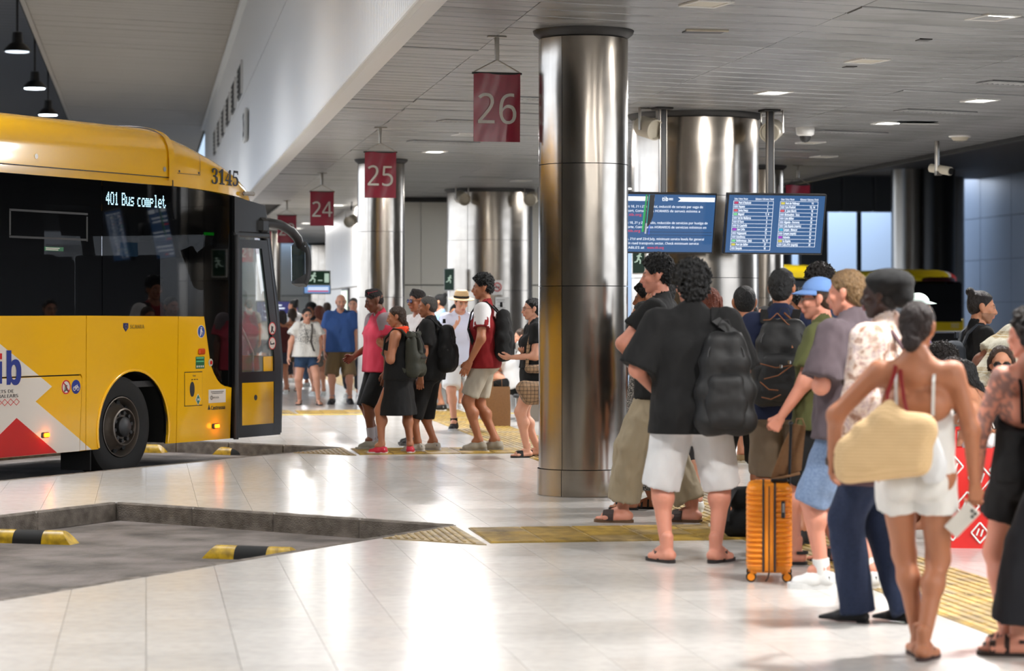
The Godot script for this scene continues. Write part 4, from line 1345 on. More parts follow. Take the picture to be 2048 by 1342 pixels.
	plate("far_window", [Vector2(1.95, 1.6), Vector2(2.78, 1.6), Vector2(2.6, 2.4), Vector2(1.95, 2.4)], -2.5, -2.49, clear, o)
	obj("rear", bx(Vector3(-9.28, 1.9, -1.25), Vector3(0.06, 3.2, 2.5), 0.02), yel, o)
	obj("underbody", bx(Vector3(-4.9, 0.5, -1.25), Vector3(8.8, 0.36, 2.3)), M.rubber, o)
	obj("underbody", bx(Vector3(1.75, 0.36, -1.25), Vector3(2.0, 0.1, 2.3)), M.rubber, o)
	obj("cabin_floor", bx(Vector3(-4.2, 0.92, -1.25), Vector3(10.2, 0.06, 2.4)), M.charcoal, o)
	obj("cabin_ceiling", bx(Vector3(-3.6, 2.86, -1.25), Vector3(11.4, 0.05, 2.4)), M.charcoal, o)
	obj("dashboard", bx(Vector3(2.45, 1.05, -1.75), Vector3(0.5, 0.5, 1.3), 0.1), M.charcoal, o)
	obj("driver_screen", bx(Vector3(1.5, 1.6, -1.2), Vector3(0.06, 1.3, 1.1), 0.02), M.charcoal, o)
	obj("grab_rail", MB.new().sweep([Vector3(2.18, 1.72, -0.2), Vector3(2.3, 1.5, -0.16), Vector3(2.44, 1.26, -0.12), Vector3(2.47, 1.2, -0.11), Vector3(2.48, 0.95, -0.11)], [Vector2(0.013, 0), Vector2(0.009, 0.009), Vector2(0, 0.013), Vector2(-0.009, 0.009), Vector2(-0.013, 0), Vector2(-0.009, -0.009), Vector2(0, -0.013), Vector2(0.009, -0.009)], Vector3.BACK), M.plain_steel, o)
	for r in 4:
		for z in [-0.35, -0.8, -1.75, -2.15]:
			obj("seat", MB.new().box(Vector3(-2.4 + 0.85 * r, 1.4, z), Vector3(0.45, 0.12, 0.42), 0.05).box(Vector3(-2.6 + 0.85 * r, 1.8, z), Vector3(0.12, 0.8, 0.42), 0.05), mat(Color(0.1, 0.13, 0.28), 0.9), o)
	plate("hanging_cloth", [Vector2(1.02, 2.28), Vector2(1.22, 2.33), Vector2(1.3, 2.25), Vector2(1.45, 2.33), Vector2(1.62, 2.36), Vector2(1.7, 2.2), Vector2(1.86, 2.02), Vector2(1.84, 1.95), Vector2(1.38, 1.87), Vector2(1.26, 1.9)], -0.05, -0.03, mat(Color(0.13, 0.17, 0.28), 0.9), o)
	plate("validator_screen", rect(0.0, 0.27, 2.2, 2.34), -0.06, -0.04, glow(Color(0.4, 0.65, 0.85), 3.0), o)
	plate("ledger_light", rect(1.46, 1.62, 2.45, 2.48), -0.06, -0.04, glow(Color(0.1, 1.0, 0.2), 6.0), o)
	# mirror on its long black arm
	obj("mirror_arm", MB.new().sweep([Vector3(2.5, 2.6, -0.06), Vector3(2.7, 2.615, -0.05), Vector3(2.9, 2.6, -0.03), Vector3(3.08, 2.54, -0.01), Vector3(3.2, 2.46, 0.0), Vector3(3.27, 2.36, 0.0)], [Vector2(0.05, 0), Vector2(0.035, 0.04), Vector2(0, 0.05), Vector2(-0.035, 0.04), Vector2(-0.05, 0), Vector2(-0.035, -0.04), Vector2(0, -0.05), Vector2(0.035, -0.04)], Vector3.BACK, [1.2, 1.15, 1.1, 1.05, 1.0, 0.85]), M.charcoal, o)
	obj("mirror_base", bx(Vector3(2.5, 2.58, -0.04), Vector3(0.2, 0.2, 0.16), 0.05), seal, o)
	var house := []
	for i in 9:
		var t := i / 8.0
		house.append(Vector3(3.275 + 0.055 * sin(t * PI), 2.41 - 0.47 * t, -0.01))
	obj("mirror_housing", MB.new().sweep(house, [Vector2(0.1, -0.07), Vector2(0.1, 0.02), Vector2(0.06, 0.07), Vector2(-0.06, 0.07), Vector2(-0.1, 0.02), Vector2(-0.1, -0.07)], Vector3.RIGHT, [0.75, 0.95, 1.0, 1.0, 1.0, 1.0, 1.0, 0.95, 0.8]), M.charcoal, o)
	var chrome := mat(Color(0.9, 0.92, 0.94), 0.02, 1.0)
	obj("mirror_glass", MB.new().box(Vector3(3.235, 2.18, -0.01), Vector3(0.008, 0.4, 0.17), 0.003, Basis(Vector3.UP, 0.12) * Basis(Vector3.BACK, 0.02)), chrome, o)
	# wheels
	for w in [Vector3(0, 0.505, -0.05), Vector3(-6.1, 0.505, -0.05)]:
		var wheel := Node3D.new()
		wheel.name = "wheel"
		o.add_child(wheel, true)
		wheel.position = w
		var turnx := Transform3D(Basis(Vector3.RIGHT, PI / 2), Vector3.ZERO)
		obj("tyre", MB.new().rev([Vector2(0.3, -0.3), Vector2(0.44, -0.31), Vector2(0.495, -0.28), Vector2(0.506, -0.24), Vector2(0.506, -0.05), Vector2(0.495, -0.015), Vector2(0.45, 0.012), Vector2(0.38, 0.014), Vector2(0.31, 0.0), Vector2(0.3, -0.02)], 64, turnx), M.rubber, wheel)
		var alloy := mat(Color(0.42, 0.39, 0.36), 0.45, 0.7)
		obj("rim", MB.new().rev([Vector2(0.27, -0.12), Vector2(0.285, -0.03), Vector2(0.3, 0.006), Vector2(0.292, 0.008), Vector2(0.275, -0.02), Vector2(0.262, -0.1), Vector2(0.2, -0.02), Vector2(0.185, 0.045), Vector2(0.172, 0.05), Vector2(0.165, 0.0), Vector2(0, 0.0)], 64, turnx), alloy, wheel)
		for k in 10:
			var a := TAU * k / 10.0 + 0.2
			obj("hand_hole", MB.new().rod(Vector3(cos(a) * 0.236, sin(a) * 0.236, -0.09), Vector3(cos(a) * 0.236, sin(a) * 0.236, -0.052), 0.03), M.rubber, wheel)
			obj("wheel_nut", MB.new().rod(Vector3(cos(a) * 0.138, sin(a) * 0.138, 0.0), Vector3(cos(a) * 0.138, sin(a) * 0.138, 0.035), 0.024, 0.02, 6), M.charcoal, wheel)
		obj("hub_cap", MB.new().rev([Vector2(0.1, 0.0), Vector2(0.098, 0.05), Vector2(0.07, 0.075), Vector2(0, 0.08)], 32, turnx), M.charcoal, wheel)
	obj("mud_flap", bx(Vector3(-0.53, 0.3, -0.2), Vector3(0.02, 0.4, 0.36), 0.004), M.rubber, o)


func scooter(o: Node, c: Vector3, m: Material) -> void:
	var f := MB.new()
	f.rod(c + Vector3(-0.02, -0.03, 0), c + Vector3(0.025, -0.03, 0), 0.004)
	f.rod(c + Vector3(-0.02, -0.03, 0), c + Vector3(-0.012, 0.03, 0), 0.004)
	f.rod(c + Vector3(0.0, -0.028, 0), c + Vector3(0.005, 0.01, 0), 0.006)
	f.rod(c + Vector3(0.005, 0.012, 0), c + Vector3(0.006, 0.02, 0), 0.009)
	f.rod(c + Vector3(-0.022, -0.036, -0.001), c + Vector3(-0.022, -0.036, 0.001), 0.009)
	f.rod(c + Vector3(0.027, -0.036, -0.001), c + Vector3(0.027, -0.036, 0.001), 0.009)
	obj("sticker_figure", f, m, o)


func bicycle(o: Node, c: Vector3, m: Material) -> void:
	var f := MB.new()
	for s in [-1, 1]:
		for j in 12:
			var a := TAU * j / 12
			var b := TAU * (j + 1) / 12
			f.rod(c + Vector3(s * 0.027 + cos(a) * 0.018, -0.012 + sin(a) * 0.018, 0), c + Vector3(s * 0.027 + cos(b) * 0.018, -0.012 + sin(b) * 0.018, 0), 0.0028, 0.0028, 5)
	for e in [[-0.027, -0.012, -0.008, 0.016], [-0.008, 0.016, 0.018, 0.014], [0.018, 0.014, 0.027, -0.012], [-0.008, 0.016, 0.0, -0.012], [0.0, -0.012, 0.018, 0.014], [0.018, 0.014, 0.014, 0.026]]:
		f.rod(c + Vector3(e[0], e[1], 0), c + Vector3(e[2], e[3], 0), 0.0028, 0.0028, 5)
	obj("sticker_figure", f, m, o)


func build_far_buses() -> void:
	var yel := mat(Color(0.86, 0.74, 0.05), 0.3)
	var white := mat(Color(0.82, 0.82, 0.8), 0.4)
	var red := mat(Color(0.72, 0.06, 0.08), 0.35)
	var glass := mat(Color(0.02, 0.03, 0.045), 0.06)
	for k in 2:
		var o := thing("bus", ["distant yellow bus with white front edge, mostly hidden behind the queue", "distant yellow and red bus facing the platform beside the grey wall"][k], "bus", [Vector3(22.66, ROAD, -79.4), Vector3(27.2, ROAD, -88.1)][k], [0.947, -1.28][k])
		var one := func(_s: float) -> float: return 2.75
		var up := func(s: float) -> float: return 3.2 - 0.3 * pow(clampf((s - 1.0) / 1.3, 0.0, 1.0), 2.0)
		var ns := func(s: float) -> float: return 0.5 * pow(clampf((s - 1.0) / 1.3, 0.0, 1.0), 3.0)
		if k == 0:
			for r in [[-9.0, -4.0, red], [-4.0, -3.4, white], [-3.4, 1.4, yel], [1.4, 2.3, white]]:
				obj("roof", shell(r[0], r[1], 8, one, up, ns, 0.0, 4.0), r[2], o)
		else:
			for r in [[0, 25, yel], [25, 28, white], [28, 40, red]]:
				obj("roof", shell(-9.0, 2.3, 30, one, up, ns, 0.0, 4.0, r[0], r[1]), r[2], o)
		obj("body", bx(Vector3(-3.4, 0.85, -1.25), Vector3(11.2, 1.1, 2.5), 0.08), yel, o)
		obj("window_band", bx(Vector3(-3.4, 2.06, -1.25), Vector3(11.1, 1.36, 2.46), 0.1), glass, o)
		obj("windscreen", bx(Vector3(2.16, 1.95, -1.25), Vector3(0.12, 1.5, 2.3), 0.05), glass, o)
		obj("bumper", bx(Vector3(2.2, 0.6, -1.25), Vector3(0.14, 0.6, 2.46), 0.06), M.charcoal, o)
		text_fit("fleet_number", "3002", Vector3(2.29, 1.1, -1.8), 0.5, 0.16, white, o)
		for z in [-0.2, -2.3]:
			for x in [-6.0, 0.2]:
				obj("wheel", MB.new().rev([Vector2(0, -0.14), Vector2(0.48, -0.14), Vector2(0.5, -0.1), Vector2(0.5, 0.1), Vector2(0.48, 0.14), Vector2(0.3, 0.14), Vector2(0.27, 0.08), Vector2(0, 0.08)], 24, Transform3D(Basis(Vector3.RIGHT, PI / 2), Vector3(x, 0.5, z))), M.rubber, o)
		obj("mirror_arm", MB.new().sweep([Vector3(2.2, 2.55, 0.0), Vector3(2.5, 2.5, 0.1), Vector3(2.6, 2.2, 0.12), Vector3(2.6, 1.8, 0.12)], [Vector2(0.05, 0), Vector2(0, 0.05), Vector2(-0.05, 0), Vector2(0, -0.05)], Vector3.BACK), M.charcoal, o)


# ---------------------------------------------------------------- smooth bodies: a distance field of joined bones, meshed as surface nets
class Field:
	var b := PackedFloat32Array()
	var k := 0.03
	var planes := PackedFloat32Array()
	var holes := PackedFloat32Array()
	var amp := 0.0
	var fr := Vector3.ONE
	var nz: FastNoiseLite

	func cone(p: Vector3, q: Vector3, rp: float, rq: float, cap := 0) -> Field:
		# a bone from p to q; cap 1 cuts it flat at q, 2 at p
		var d := q - p
		var l2 := maxf(d.length_squared(), 1e-9)
		b.append_array(PackedFloat32Array([p.x, p.y, p.z, d.x, d.y, d.z, 1.0 / l2, sqrt(l2), rp, rq - rp, cap]))
		return self

	func ball(p: Vector3, r: float) -> Field:
		return cone(p, p + Vector3(0, 1e-4, 0), r, r)

	func ell(p: Vector3, r: Vector3) -> Field:
		b.append_array(PackedFloat32Array([p.x, p.y, p.z, r.x, r.y, r.z, 0.0, maxf(r.x, maxf(r.y, r.z)), 0.0, 0.0, 9]))
		return self

	func cut(n: Vector3, at: Vector3) -> Field:
		# takes away what lies beyond a plane, on the side n points to
		var m := n.normalized()
		planes.append_array(PackedFloat32Array([m.x, m.y, m.z, m.dot(at)]))
		return self

	func hole(p: Vector3, q: Vector3, r: float) -> Field:
		var d := q - p
		holes.append_array(PackedFloat32Array([p.x, p.y, p.z, d.x, d.y, d.z, 1.0 / maxf(d.length_squared(), 1e-9), r]))
		return self

	func bone(i: int, x: float, y: float, z: float) -> float:
		var ex := x - b[i]
		var ey := y - b[i + 1]
		var ez := z - b[i + 2]
		var cap := b[i + 10]
		if cap == 9.0:
			ex /= b[i + 3]
			ey /= b[i + 4]
			ez /= b[i + 5]
			var k0 := sqrt(ex * ex + ey * ey + ez * ez)
			ex /= b[i + 3]
			ey /= b[i + 4]
			ez /= b[i + 5]
			return k0 * (k0 - 1.0) / maxf(sqrt(ex * ex + ey * ey + ez * ez), 1e-6)
		var dx := b[i + 3]
		var dy := b[i + 4]
		var dz := b[i + 5]
		var t := (ex * dx + ey * dy + ez * dz) * b[i + 6]
		var u := clampf(t, 0.0, 1.0)
		ex -= dx * u
		ey -= dy * u
		ez -= dz * u
		var d := sqrt(ex * ex + ey * ey + ez * ez) - b[i + 8] - b[i + 9] * u
		if cap == 1.0:
			return maxf(d, (t - 1.0) * b[i + 7])
		if cap == 2.0:
			return maxf(d, -t * b[i + 7])
		return d

	func value(x: float, y: float, z: float, ids: PackedInt32Array) -> float:
		var m := 1e9
		for i in ids:
			var d := 0.0
			var cap := b[i + 10]
			if cap == 9.0:
				d = bone(i, x, y, z)
			else:
				var ex := x - b[i]
				var ey := y - b[i + 1]
				var ez := z - b[i + 2]
				var dx := b[i + 3]
				var dy := b[i + 4]
				var dz := b[i + 5]
				var t := (ex * dx + ey * dy + ez * dz) * b[i + 6]
				var u := clampf(t, 0.0, 1.0)
				ex -= dx * u
				ey -= dy * u
				ez -= dz * u
				d = sqrt(ex * ex + ey * ey + ez * ez) - b[i + 8] - b[i + 9] * u
				if cap == 1.0:
					d = maxf(d, (t - 1.0) * b[i + 7])
				elif cap == 2.0:
					d = maxf(d, -t * b[i + 7])
			var h := k - absf(d - m)
			if h > 0.0:
				m = minf(d, m) - h * h / k * 0.25
			elif d < m:
				m = d
		if amp > 0.0:
			m += amp * nz.get_noise_3d(x * fr.x, y * fr.y, z * fr.z)
		for i in range(0, planes.size(), 4):
			m = maxf(m, planes[i] * x + planes[i + 1] * y + planes[i + 2] * z - planes[i + 3])
		for i in range(0, holes.size(), 8):
			var ex := x - holes[i]
			var ey := y - holes[i + 1]
			var ez := z - holes[i + 2]
			var u := clampf((ex * holes[i + 3] + ey * holes[i + 4] + ez * holes[i + 5]) * holes[i + 6], 0.0, 1.0)
			ex -= holes[i + 3] * u
			ey -= holes[i + 4] * u
			ez -= holes[i + 5] * u
			m = maxf(m, holes[i + 7] - sqrt(ex * ex + ey * ey + ez * ez))
		return m

	func mesh(cell: float, out: MB = null) -> MB:
		if out == null:
			out = MB.new()
		var lo := Vector3(1e9, 1e9, 1e9)
		var hi := -lo
		for i in range(0, b.size(), 11):
			var c := Vector3(b[i], b[i + 1], b[i + 2])
			if b[i + 10] == 9.0:
				var r := Vector3(b[i + 3], b[i + 4], b[i + 5])
				lo = lo.min(c - r)
				hi = hi.max(c + r)
			else:
				var r1 := Vector3.ONE * b[i + 8]
				var r2 := Vector3.ONE * (b[i + 8] + b[i + 9])
				var q := c + Vector3(b[i + 3], b[i + 4], b[i + 5])
				lo = lo.min(c - r1).min(q - r2)
				hi = hi.max(c + r1).max(q + r2)
		var pad := amp + k * 0.3 + cell * 2.0
		lo -= Vector3(pad, pad, pad)
		hi += Vector3(pad, pad, pad)
		var nb := 4
		var gx := int(ceil((hi.x - lo.x) / cell / nb))
		var gy := int(ceil((hi.y - lo.y) / cell / nb))
		var gz := int(ceil((hi.z - lo.z) / cell / nb))
		var sx := gx * nb + 1
		var sy := gy * nb + 1
		var sz := gz * nb + 1
		var sxy := sx * sy
		var val := PackedFloat32Array()
		val.resize(sxy * sz)
		val.fill(1e9)
		var half := 0.5 * nb * cell
		var reach := half * 1.7321
		var margin := reach + k * 0.5 + amp
		var act := PackedInt32Array()
		var all := PackedInt32Array(range(0, b.size(), 11))
		var dd := PackedFloat32Array()
		dd.resize(all.size())
		for bz in gz:
			for by in gy:
				for bxx in gx:
					var cx := lo.x + (bxx * nb) * cell + half
					var cy := lo.y + (by * nb) * cell + half
					var cz := lo.z + (bz * nb) * cell + half
					var dm := 1e9
					for j in all.size():
						var d := bone(all[j], cx, cy, cz)
						dd[j] = d
						if d < dm:
							dm = d
					if dm > margin:
						continue
					var full := dm
					for j in range(0, planes.size(), 4):
						full = maxf(full, planes[j] * cx + planes[j + 1] * cy + planes[j + 2] * cz - planes[j + 3])
					if full > margin:
						continue
					if full < -margin:
						if holes.size() == 0 or value(cx, cy, cz, all) < -margin:
							continue
					var ids := PackedInt32Array()
					for j in all.size():
						if dd[j] < dm + 2.0 * reach + k:
							ids.append(all[j])
					act.append((bz * gy + by) * gx + bxx)
					for iz in nb + 1:
						var gzz := bz * nb + iz
						for iy in nb + 1:
							var row := gzz * sxy + (by * nb + iy) * sx + bxx * nb
							var py := lo.y + (by * nb + iy) * cell
							var pz := lo.z + gzz * cell
							for ix in nb + 1:
								if val[row + ix] > 9e8:
									val[row + ix] = value(lo.x + (bxx * nb + ix) * cell, py, pz, ids)
		var vid := PackedInt32Array()
		vid.resize(sxy * sz)
		vid.fill(-1)
		var off := PackedInt32Array([0, 1, sx, sx + 1, sxy, sxy + 1, sxy + sx, sxy + sx + 1])
		var ea := PackedInt32Array([0, 2, 4, 6, 0, 1, 4, 5, 0, 1, 2, 3])
		var eb := PackedInt32Array([1, 3, 5, 7, 2, 3, 6, 7, 4, 5, 6, 7])
		var cells := PackedInt32Array()
		var k0 := out.v.size()
		var vs := PackedVector3Array()
		for a in act:
			var bxx := a % gx
			var by := (a / gx) % gy
			var bz := a / (gx * gy)
			for iz in nb:
				for iy in nb:
					var row := (bz * nb + iz) * sxy + (by * nb + iy) * sx + bxx * nb
					for ix in nb:
						var c := row + ix
						var neg := 0
						for j in 8:
							if val[c + off[j]] < 0.0:
								neg += 1
						if neg == 0 or neg == 8:
							continue
						var s := Vector3.ZERO
						var n := 0
						for e in 12:
							var va := val[c + off[ea[e]]]
							var vb := val[c + off[eb[e]]]
							if (va < 0.0) != (vb < 0.0):
								var t := va / (va - vb)
								var pa := Vector3(ea[e] & 1, (ea[e] >> 1) & 1, ea[e] >> 2)
								var pb := Vector3(eb[e] & 1, (eb[e] >> 1) & 1, eb[e] >> 2)
								s += pa + (pb - pa) * t
								n += 1
						s /= n
						vid[c] = vs.size()
						cells.append(c)
						vs.append(lo + (Vector3(bxx * nb + ix, by * nb + iy, bz * nb + iz) + s) * cell)
		var ns := PackedVector3Array()
		ns.resize(vs.size())
		var ax := PackedInt32Array([1, sx, sxy])
		var o1 := PackedInt32Array([sx, sxy, 1])
		var o2 := PackedInt32Array([sxy, 1, sx])
		for c in cells:
			for e in 3:
				var inside := val[c] < 0.0
				if inside == (val[c + ax[e]] < 0.0) or val[c + ax[e]] > 9e8:
					continue
				var qa := vid[c - o1[e] - o2[e]]
				var qb := vid[c - o2[e]]
				var qc := vid[c]
				var qd := vid[c - o1[e]]
				if qa < 0 or qb < 0 or qd < 0:
					continue
				if not inside:
					var t := qb
					qb = qd
					qd = t
				out.ix.append_array(PackedInt32Array([k0 + qa, k0 + qd, k0 + qc, k0 + qa, k0 + qc, k0 + qb]))
				var f := (vs[qb] - vs[qd]).cross(vs[qc] - vs[qa])
				ns[qa] += f
				ns[qb] += f
				ns[qc] += f
				ns[qd] += f
		for i in ns.size():
			ns[i] = ns[i].normalized()
		out.v.append_array(vs)
		out.n.append_array(ns)
		var u := PackedVector2Array()
		u.resize(vs.size())
		out.uv.append_array(u)
		return out


func field(blend: float, wrinkle := 0.0, freq := Vector3(11, 5, 11)) -> Field:
	var f := Field.new()
	f.k = blend
	f.nz = noise
	f.amp = wrinkle
	f.fr = freq
	return f


# ---------------------------------------------------------------- heads, hair, hands, feet: made once and shared
var stock := {}


func head_shape(kind: String) -> MB:
	if stock.has("head" + kind):
		return stock["head" + kind]
	var f := field(0.016)
	var w := kind == "w"
	f.ell(Vector3(0, 0.034, -0.012), Vector3(0.075, 0.087, 0.096))
	f.ell(Vector3(0, -0.03, 0.022), Vector3(0.056, 0.083, 0.068))
	f.ball(Vector3(0, -0.093, 0.062), 0.017 if w else 0.021)
	for s in [-1.0, 1.0]:
		f.cone(Vector3(s * (0.043 if w else 0.048), -0.052, 0.0), Vector3(s * 0.017, -0.097, 0.056), 0.02, 0.016)
		f.ball(Vector3(s * 0.042, -0.018, 0.062), 0.021)
		f.ball(Vector3(s * 0.012, -0.036, 0.099), 0.0085)
		f.cone(Vector3(s * 0.012, 0.024, 0.086), Vector3(s * 0.042, 0.022, 0.07), 0.011, 0.01)
		f.cone(Vector3(s * 0.076, 0.012, -0.014), Vector3(s * 0.07, -0.026, -0.004), 0.012, 0.009)
		f.ell(Vector3(s * 0.079, 0.006, -0.014), Vector3(0.009, 0.028, 0.017))
		f.hole(Vector3(s * 0.032, 0.006, 0.103), Vector3(s * 0.036, 0.006, 0.1), 0.0165)
		f.ball(Vector3(s * 0.031, 0.006, 0.077), 0.0125)
	f.cone(Vector3(0, 0.012, 0.09), Vector3(0, -0.03, 0.11), 0.008, 0.0125 if not w else 0.0105)
	f.cone(Vector3(-0.016, -0.056, 0.09), Vector3(0.016, -0.056, 0.09), 0.0075, 0.0075)
	f.cone(Vector3(-0.013, -0.067, 0.088), Vector3(0.013, -0.067, 0.088), 0.008, 0.008)
	f.cone(Vector3(0, -0.06, -0.02), Vector3(0, -0.17, -0.036), 0.046 if w else 0.053, 0.048 if w else 0.058)
	var m := f.mesh(0.0055)
	stock["head" + kind] = m
	return m


func hair_shape(style: String) -> ArrayMesh:
	if stock.has("hair" + style):
		return stock["hair" + style]
	var f := field(0.02, 0.009, Vector3(70, 30, 70))
	var cell := 0.006
	var face_n := Vector3(0, -0.66, 0.75)
	var face_at := Vector3(0, 0.062, 0.0603)
	match style:
		"short":
			f.ell(Vector3(0, 0.045, -0.016), Vector3(0.085, 0.092, 0.105)).ell(Vector3(0, -0.01, -0.055), Vector3(0.07, 0.07, 0.06)).cut(face_n, face_at)
		"crop":
			f.amp = 0.002
			f.ell(Vector3(0, 0.038, -0.014), Vector3(0.08, 0.088, 0.101)).ell(Vector3(0, -0.005, -0.05), Vector3(0.068, 0.065, 0.056)).cut(face_n, face_at)
		"fade":
			f.ell(Vector3(0, 0.06, -0.006), Vector3(0.078, 0.085, 0.1)).ell(Vector3(0, 0.0, -0.05), Vector3(0.07, 0.055, 0.055)).ball(Vector3(0.02, 0.12, 0.055), 0.03).cut(face_n, face_at + Vector3(0, 0, 0.012))
		"curly":
			f.amp = 0.026
			f.fr = Vector3(48, 48, 48)
			f.ell(Vector3(0, 0.075, -0.006), Vector3(0.098, 0.09, 0.112)).ell(Vector3(0, 0.0, -0.06), Vector3(0.078, 0.06, 0.055)).cut(face_n, face_at + Vector3(0, 0, 0.02))
		"bushy":
			f.amp = 0.03
			f.fr = Vector3(42, 30, 42)
			f.ell(Vector3(0, 0.055, -0.022), Vector3(0.112, 0.108, 0.122)).ell(Vector3(0, -0.02, -0.06), Vector3(0.09, 0.085, 0.065)).cut(face_n, face_at + Vector3(0, 0, 0.02))
		"afro":
			f.amp = 0.032
			f.fr = Vector3(52, 52, 52)
			f.ell(Vector3(0, 0.06, -0.02), Vector3(0.125, 0.12, 0.125)).ell(Vector3(0, -0.02, -0.06), Vector3(0.1, 0.08, 0.07)).cut(face_n, face_at + Vector3(0, 0, 0.02))
		"bald":
			f.amp = 0.003
			f.ell(Vector3(0, -0.005, -0.035), Vector3(0.083, 0.055, 0.08)).cut(Vector3(0, 0, 1), Vector3(0, 0, 0.012)).cut(Vector3(0, 1, 0.1), Vector3(0, 0.04, 0)).cut(face_n, face_at)
		"bun_low":
			f.ell(Vector3(0, 0.04, -0.016), Vector3(0.084, 0.091, 0.104)).ell(Vector3(0, -0.01, -0.055), Vector3(0.072, 0.075, 0.06)).ell(Vector3(0, -0.075, -0.115), Vector3(0.046, 0.044, 0.04)).cone(Vector3(0, -0.02, -0.1), Vector3(0, -0.06, -0.115), 0.03, 0.03).cut(face_n, face_at)
		"bun_top":
			f.amp = 0.003
			f.ell(Vector3(0, 0.043, -0.014), Vector3(0.08, 0.088, 0.101)).ell(Vector3(0, 0.0, -0.05), Vector3(0.068, 0.06, 0.056)).ball(Vector3(0, 0.115, -0.095), 0.034).cut(face_n, face_at)
		"tail":
			f.ell(Vector3(0, 0.04, -0.016), Vector3(0.083, 0.09, 0.103)).ell(Vector3(0, -0.005, -0.052), Vector3(0.07, 0.07, 0.058)).cone(Vector3(0, 0.0, -0.11), Vector3(0, -0.09, -0.15), 0.03, 0.036).cone(Vector3(0, -0.09, -0.15), Vector3(0.01, -0.3, -0.14), 0.036, 0.014).cut(face_n, face_at)
		"braid":
			f.ell(Vector3(0, 0.04, -0.016), Vector3(0.083, 0.09, 0.103)).ell(Vector3(0, -0.02, -0.056), Vector3(0.072, 0.08, 0.058)).cut(face_n, face_at)
			for i in 6:
				f.ball(Vector3(0.004 * (i % 2), -0.085 - 0.034 * i, -0.1 - 0.006 * i), 0.03 - 0.003 * i)
		"long":
			f.fr = Vector3(50, 9, 50)
			f.ell(Vector3(0, 0.045, -0.016), Vector3(0.087, 0.092, 0.106))
			f.cone(Vector3(-0.055, 0.02, -0.045), Vector3(-0.06, -0.26, -0.075), 0.05, 0.045).cone(Vector3(0.055, 0.02, -0.045), Vector3(0.06, -0.26, -0.075), 0.05, 0.045).cone(Vector3(0, 0.0, -0.07), Vector3(0, -0.3, -0.1), 0.06, 0.05)
			f.cut(face_n, face_at + Vector3(0, 0.02, 0.012)).cut(Vector3(0, 0, 1), Vector3(0, 0, 0.06))
		"longcurly":
			f.amp = 0.022
			f.fr = Vector3(36, 26, 36)
			f.ell(Vector3(0, 0.05, -0.018), Vector3(0.1, 0.098, 0.112))
			f.cone(Vector3(-0.065, 0.02, -0.04), Vector3(-0.085, -0.22, -0.06), 0.055, 0.05).cone(Vector3(0.065, 0.02, -0.04), Vector3(0.085, -0.22, -0.06), 0.055, 0.05).cone(Vector3(0, 0.0, -0.07), Vector3(0, -0.26, -0.1), 0.065, 0.055)
			f.cut(face_n, face_at + Vector3(0, 0.02, 0.012)).cut(Vector3(0, 0, 1), Vector3(0, 0, 0.055))
		"bob":
			f.ell(Vector3(0, 0.045, -0.016), Vector3(0.088, 0.092, 0.107)).cone(Vector3(-0.06, 0.02, -0.025), Vector3(-0.07, -0.12, -0.01), 0.04, 0.034).cone(Vector3(0.06, 0.02, -0.025), Vector3(0.07, -0.12, -0.01), 0.04, 0.034).cone(Vector3(0, 0.0, -0.06), Vector3(0, -0.12, -0.08), 0.06, 0.045)
			f.cut(face_n, face_at + Vector3(0, 0.02, 0.015)).cut(Vector3(0, 0, 1), Vector3(0, 0, 0.055))
	f.hole(Vector3(0, -0.03, 0.06), Vector3(0, -0.1, 0.06), 0.05)
	var m := f.mesh(cell).mesh()
	stock["hair" + style] = m
	return m


func hand_shape(pose: String) -> MB:
	# a left hand: wrist at the origin, fingers down -y, palm facing -x, thumb towards +z
	if stock.has("hand" + pose):
		return stock["hand" + pose]
	var f := field(0.009)
	var curl: Array = {"relaxed": [0.25, 0.35, 0.25], "grip": [1.15, 1.35, 0.8], "flat": [0.05, 0.1, 0.05], "hold": [0.65, 0.75, 0.45], "pocket": [0.4, 0.4, 0.3]}[pose]
	f.cone(Vector3(0, 0.03, 0), Vector3(0, -0.01, 0), 0.025, 0.024)
	for i in 4:
		var z := 0.03 - 0.02 * i
		var base := Vector3(0, -0.088 + 0.004 * absf(i - 1.2), z)
		f.cone(Vector3(0, -0.012, z * 0.55), base, 0.0165, 0.0125)
		var a: float = 0.0
		var p := base
		var r := 0.0098 if i < 3 else 0.0085
		var lens: Array = [[0.042, 0.026, 0.02], [0.046, 0.029, 0.021], [0.043, 0.027, 0.02], [0.033, 0.021, 0.018]][i]
		for j in 3:
			a += curl[j] * (1.0 + 0.08 * i)
			var q: Vector3 = p + Vector3(-sin(a), -cos(a), (1.5 - i) * 0.05) * lens[j]
			f.cone(p, q, r, r * 0.92)
			p = q
			r *= 0.92
	var t0 := Vector3(-0.006, -0.028, 0.022)
	var t1 := Vector3(-0.018, -0.06, 0.046)
	var c: float = curl[0]
	var t2 := t1 + Vector3(-0.012 - 0.014 * c, -0.03, 0.012 - 0.018 * c)
	var t3 := t2 + Vector3(-0.006 - 0.012 * c, -0.024, 0.0 - 0.014 * c)
	f.cone(t0, t1, 0.0165, 0.0135).cone(t1, t2, 0.0125, 0.011).cone(t2, t3, 0.0108, 0.009)
	var m := f.mesh(0.004)
	stock["hand" + pose] = m
	return m


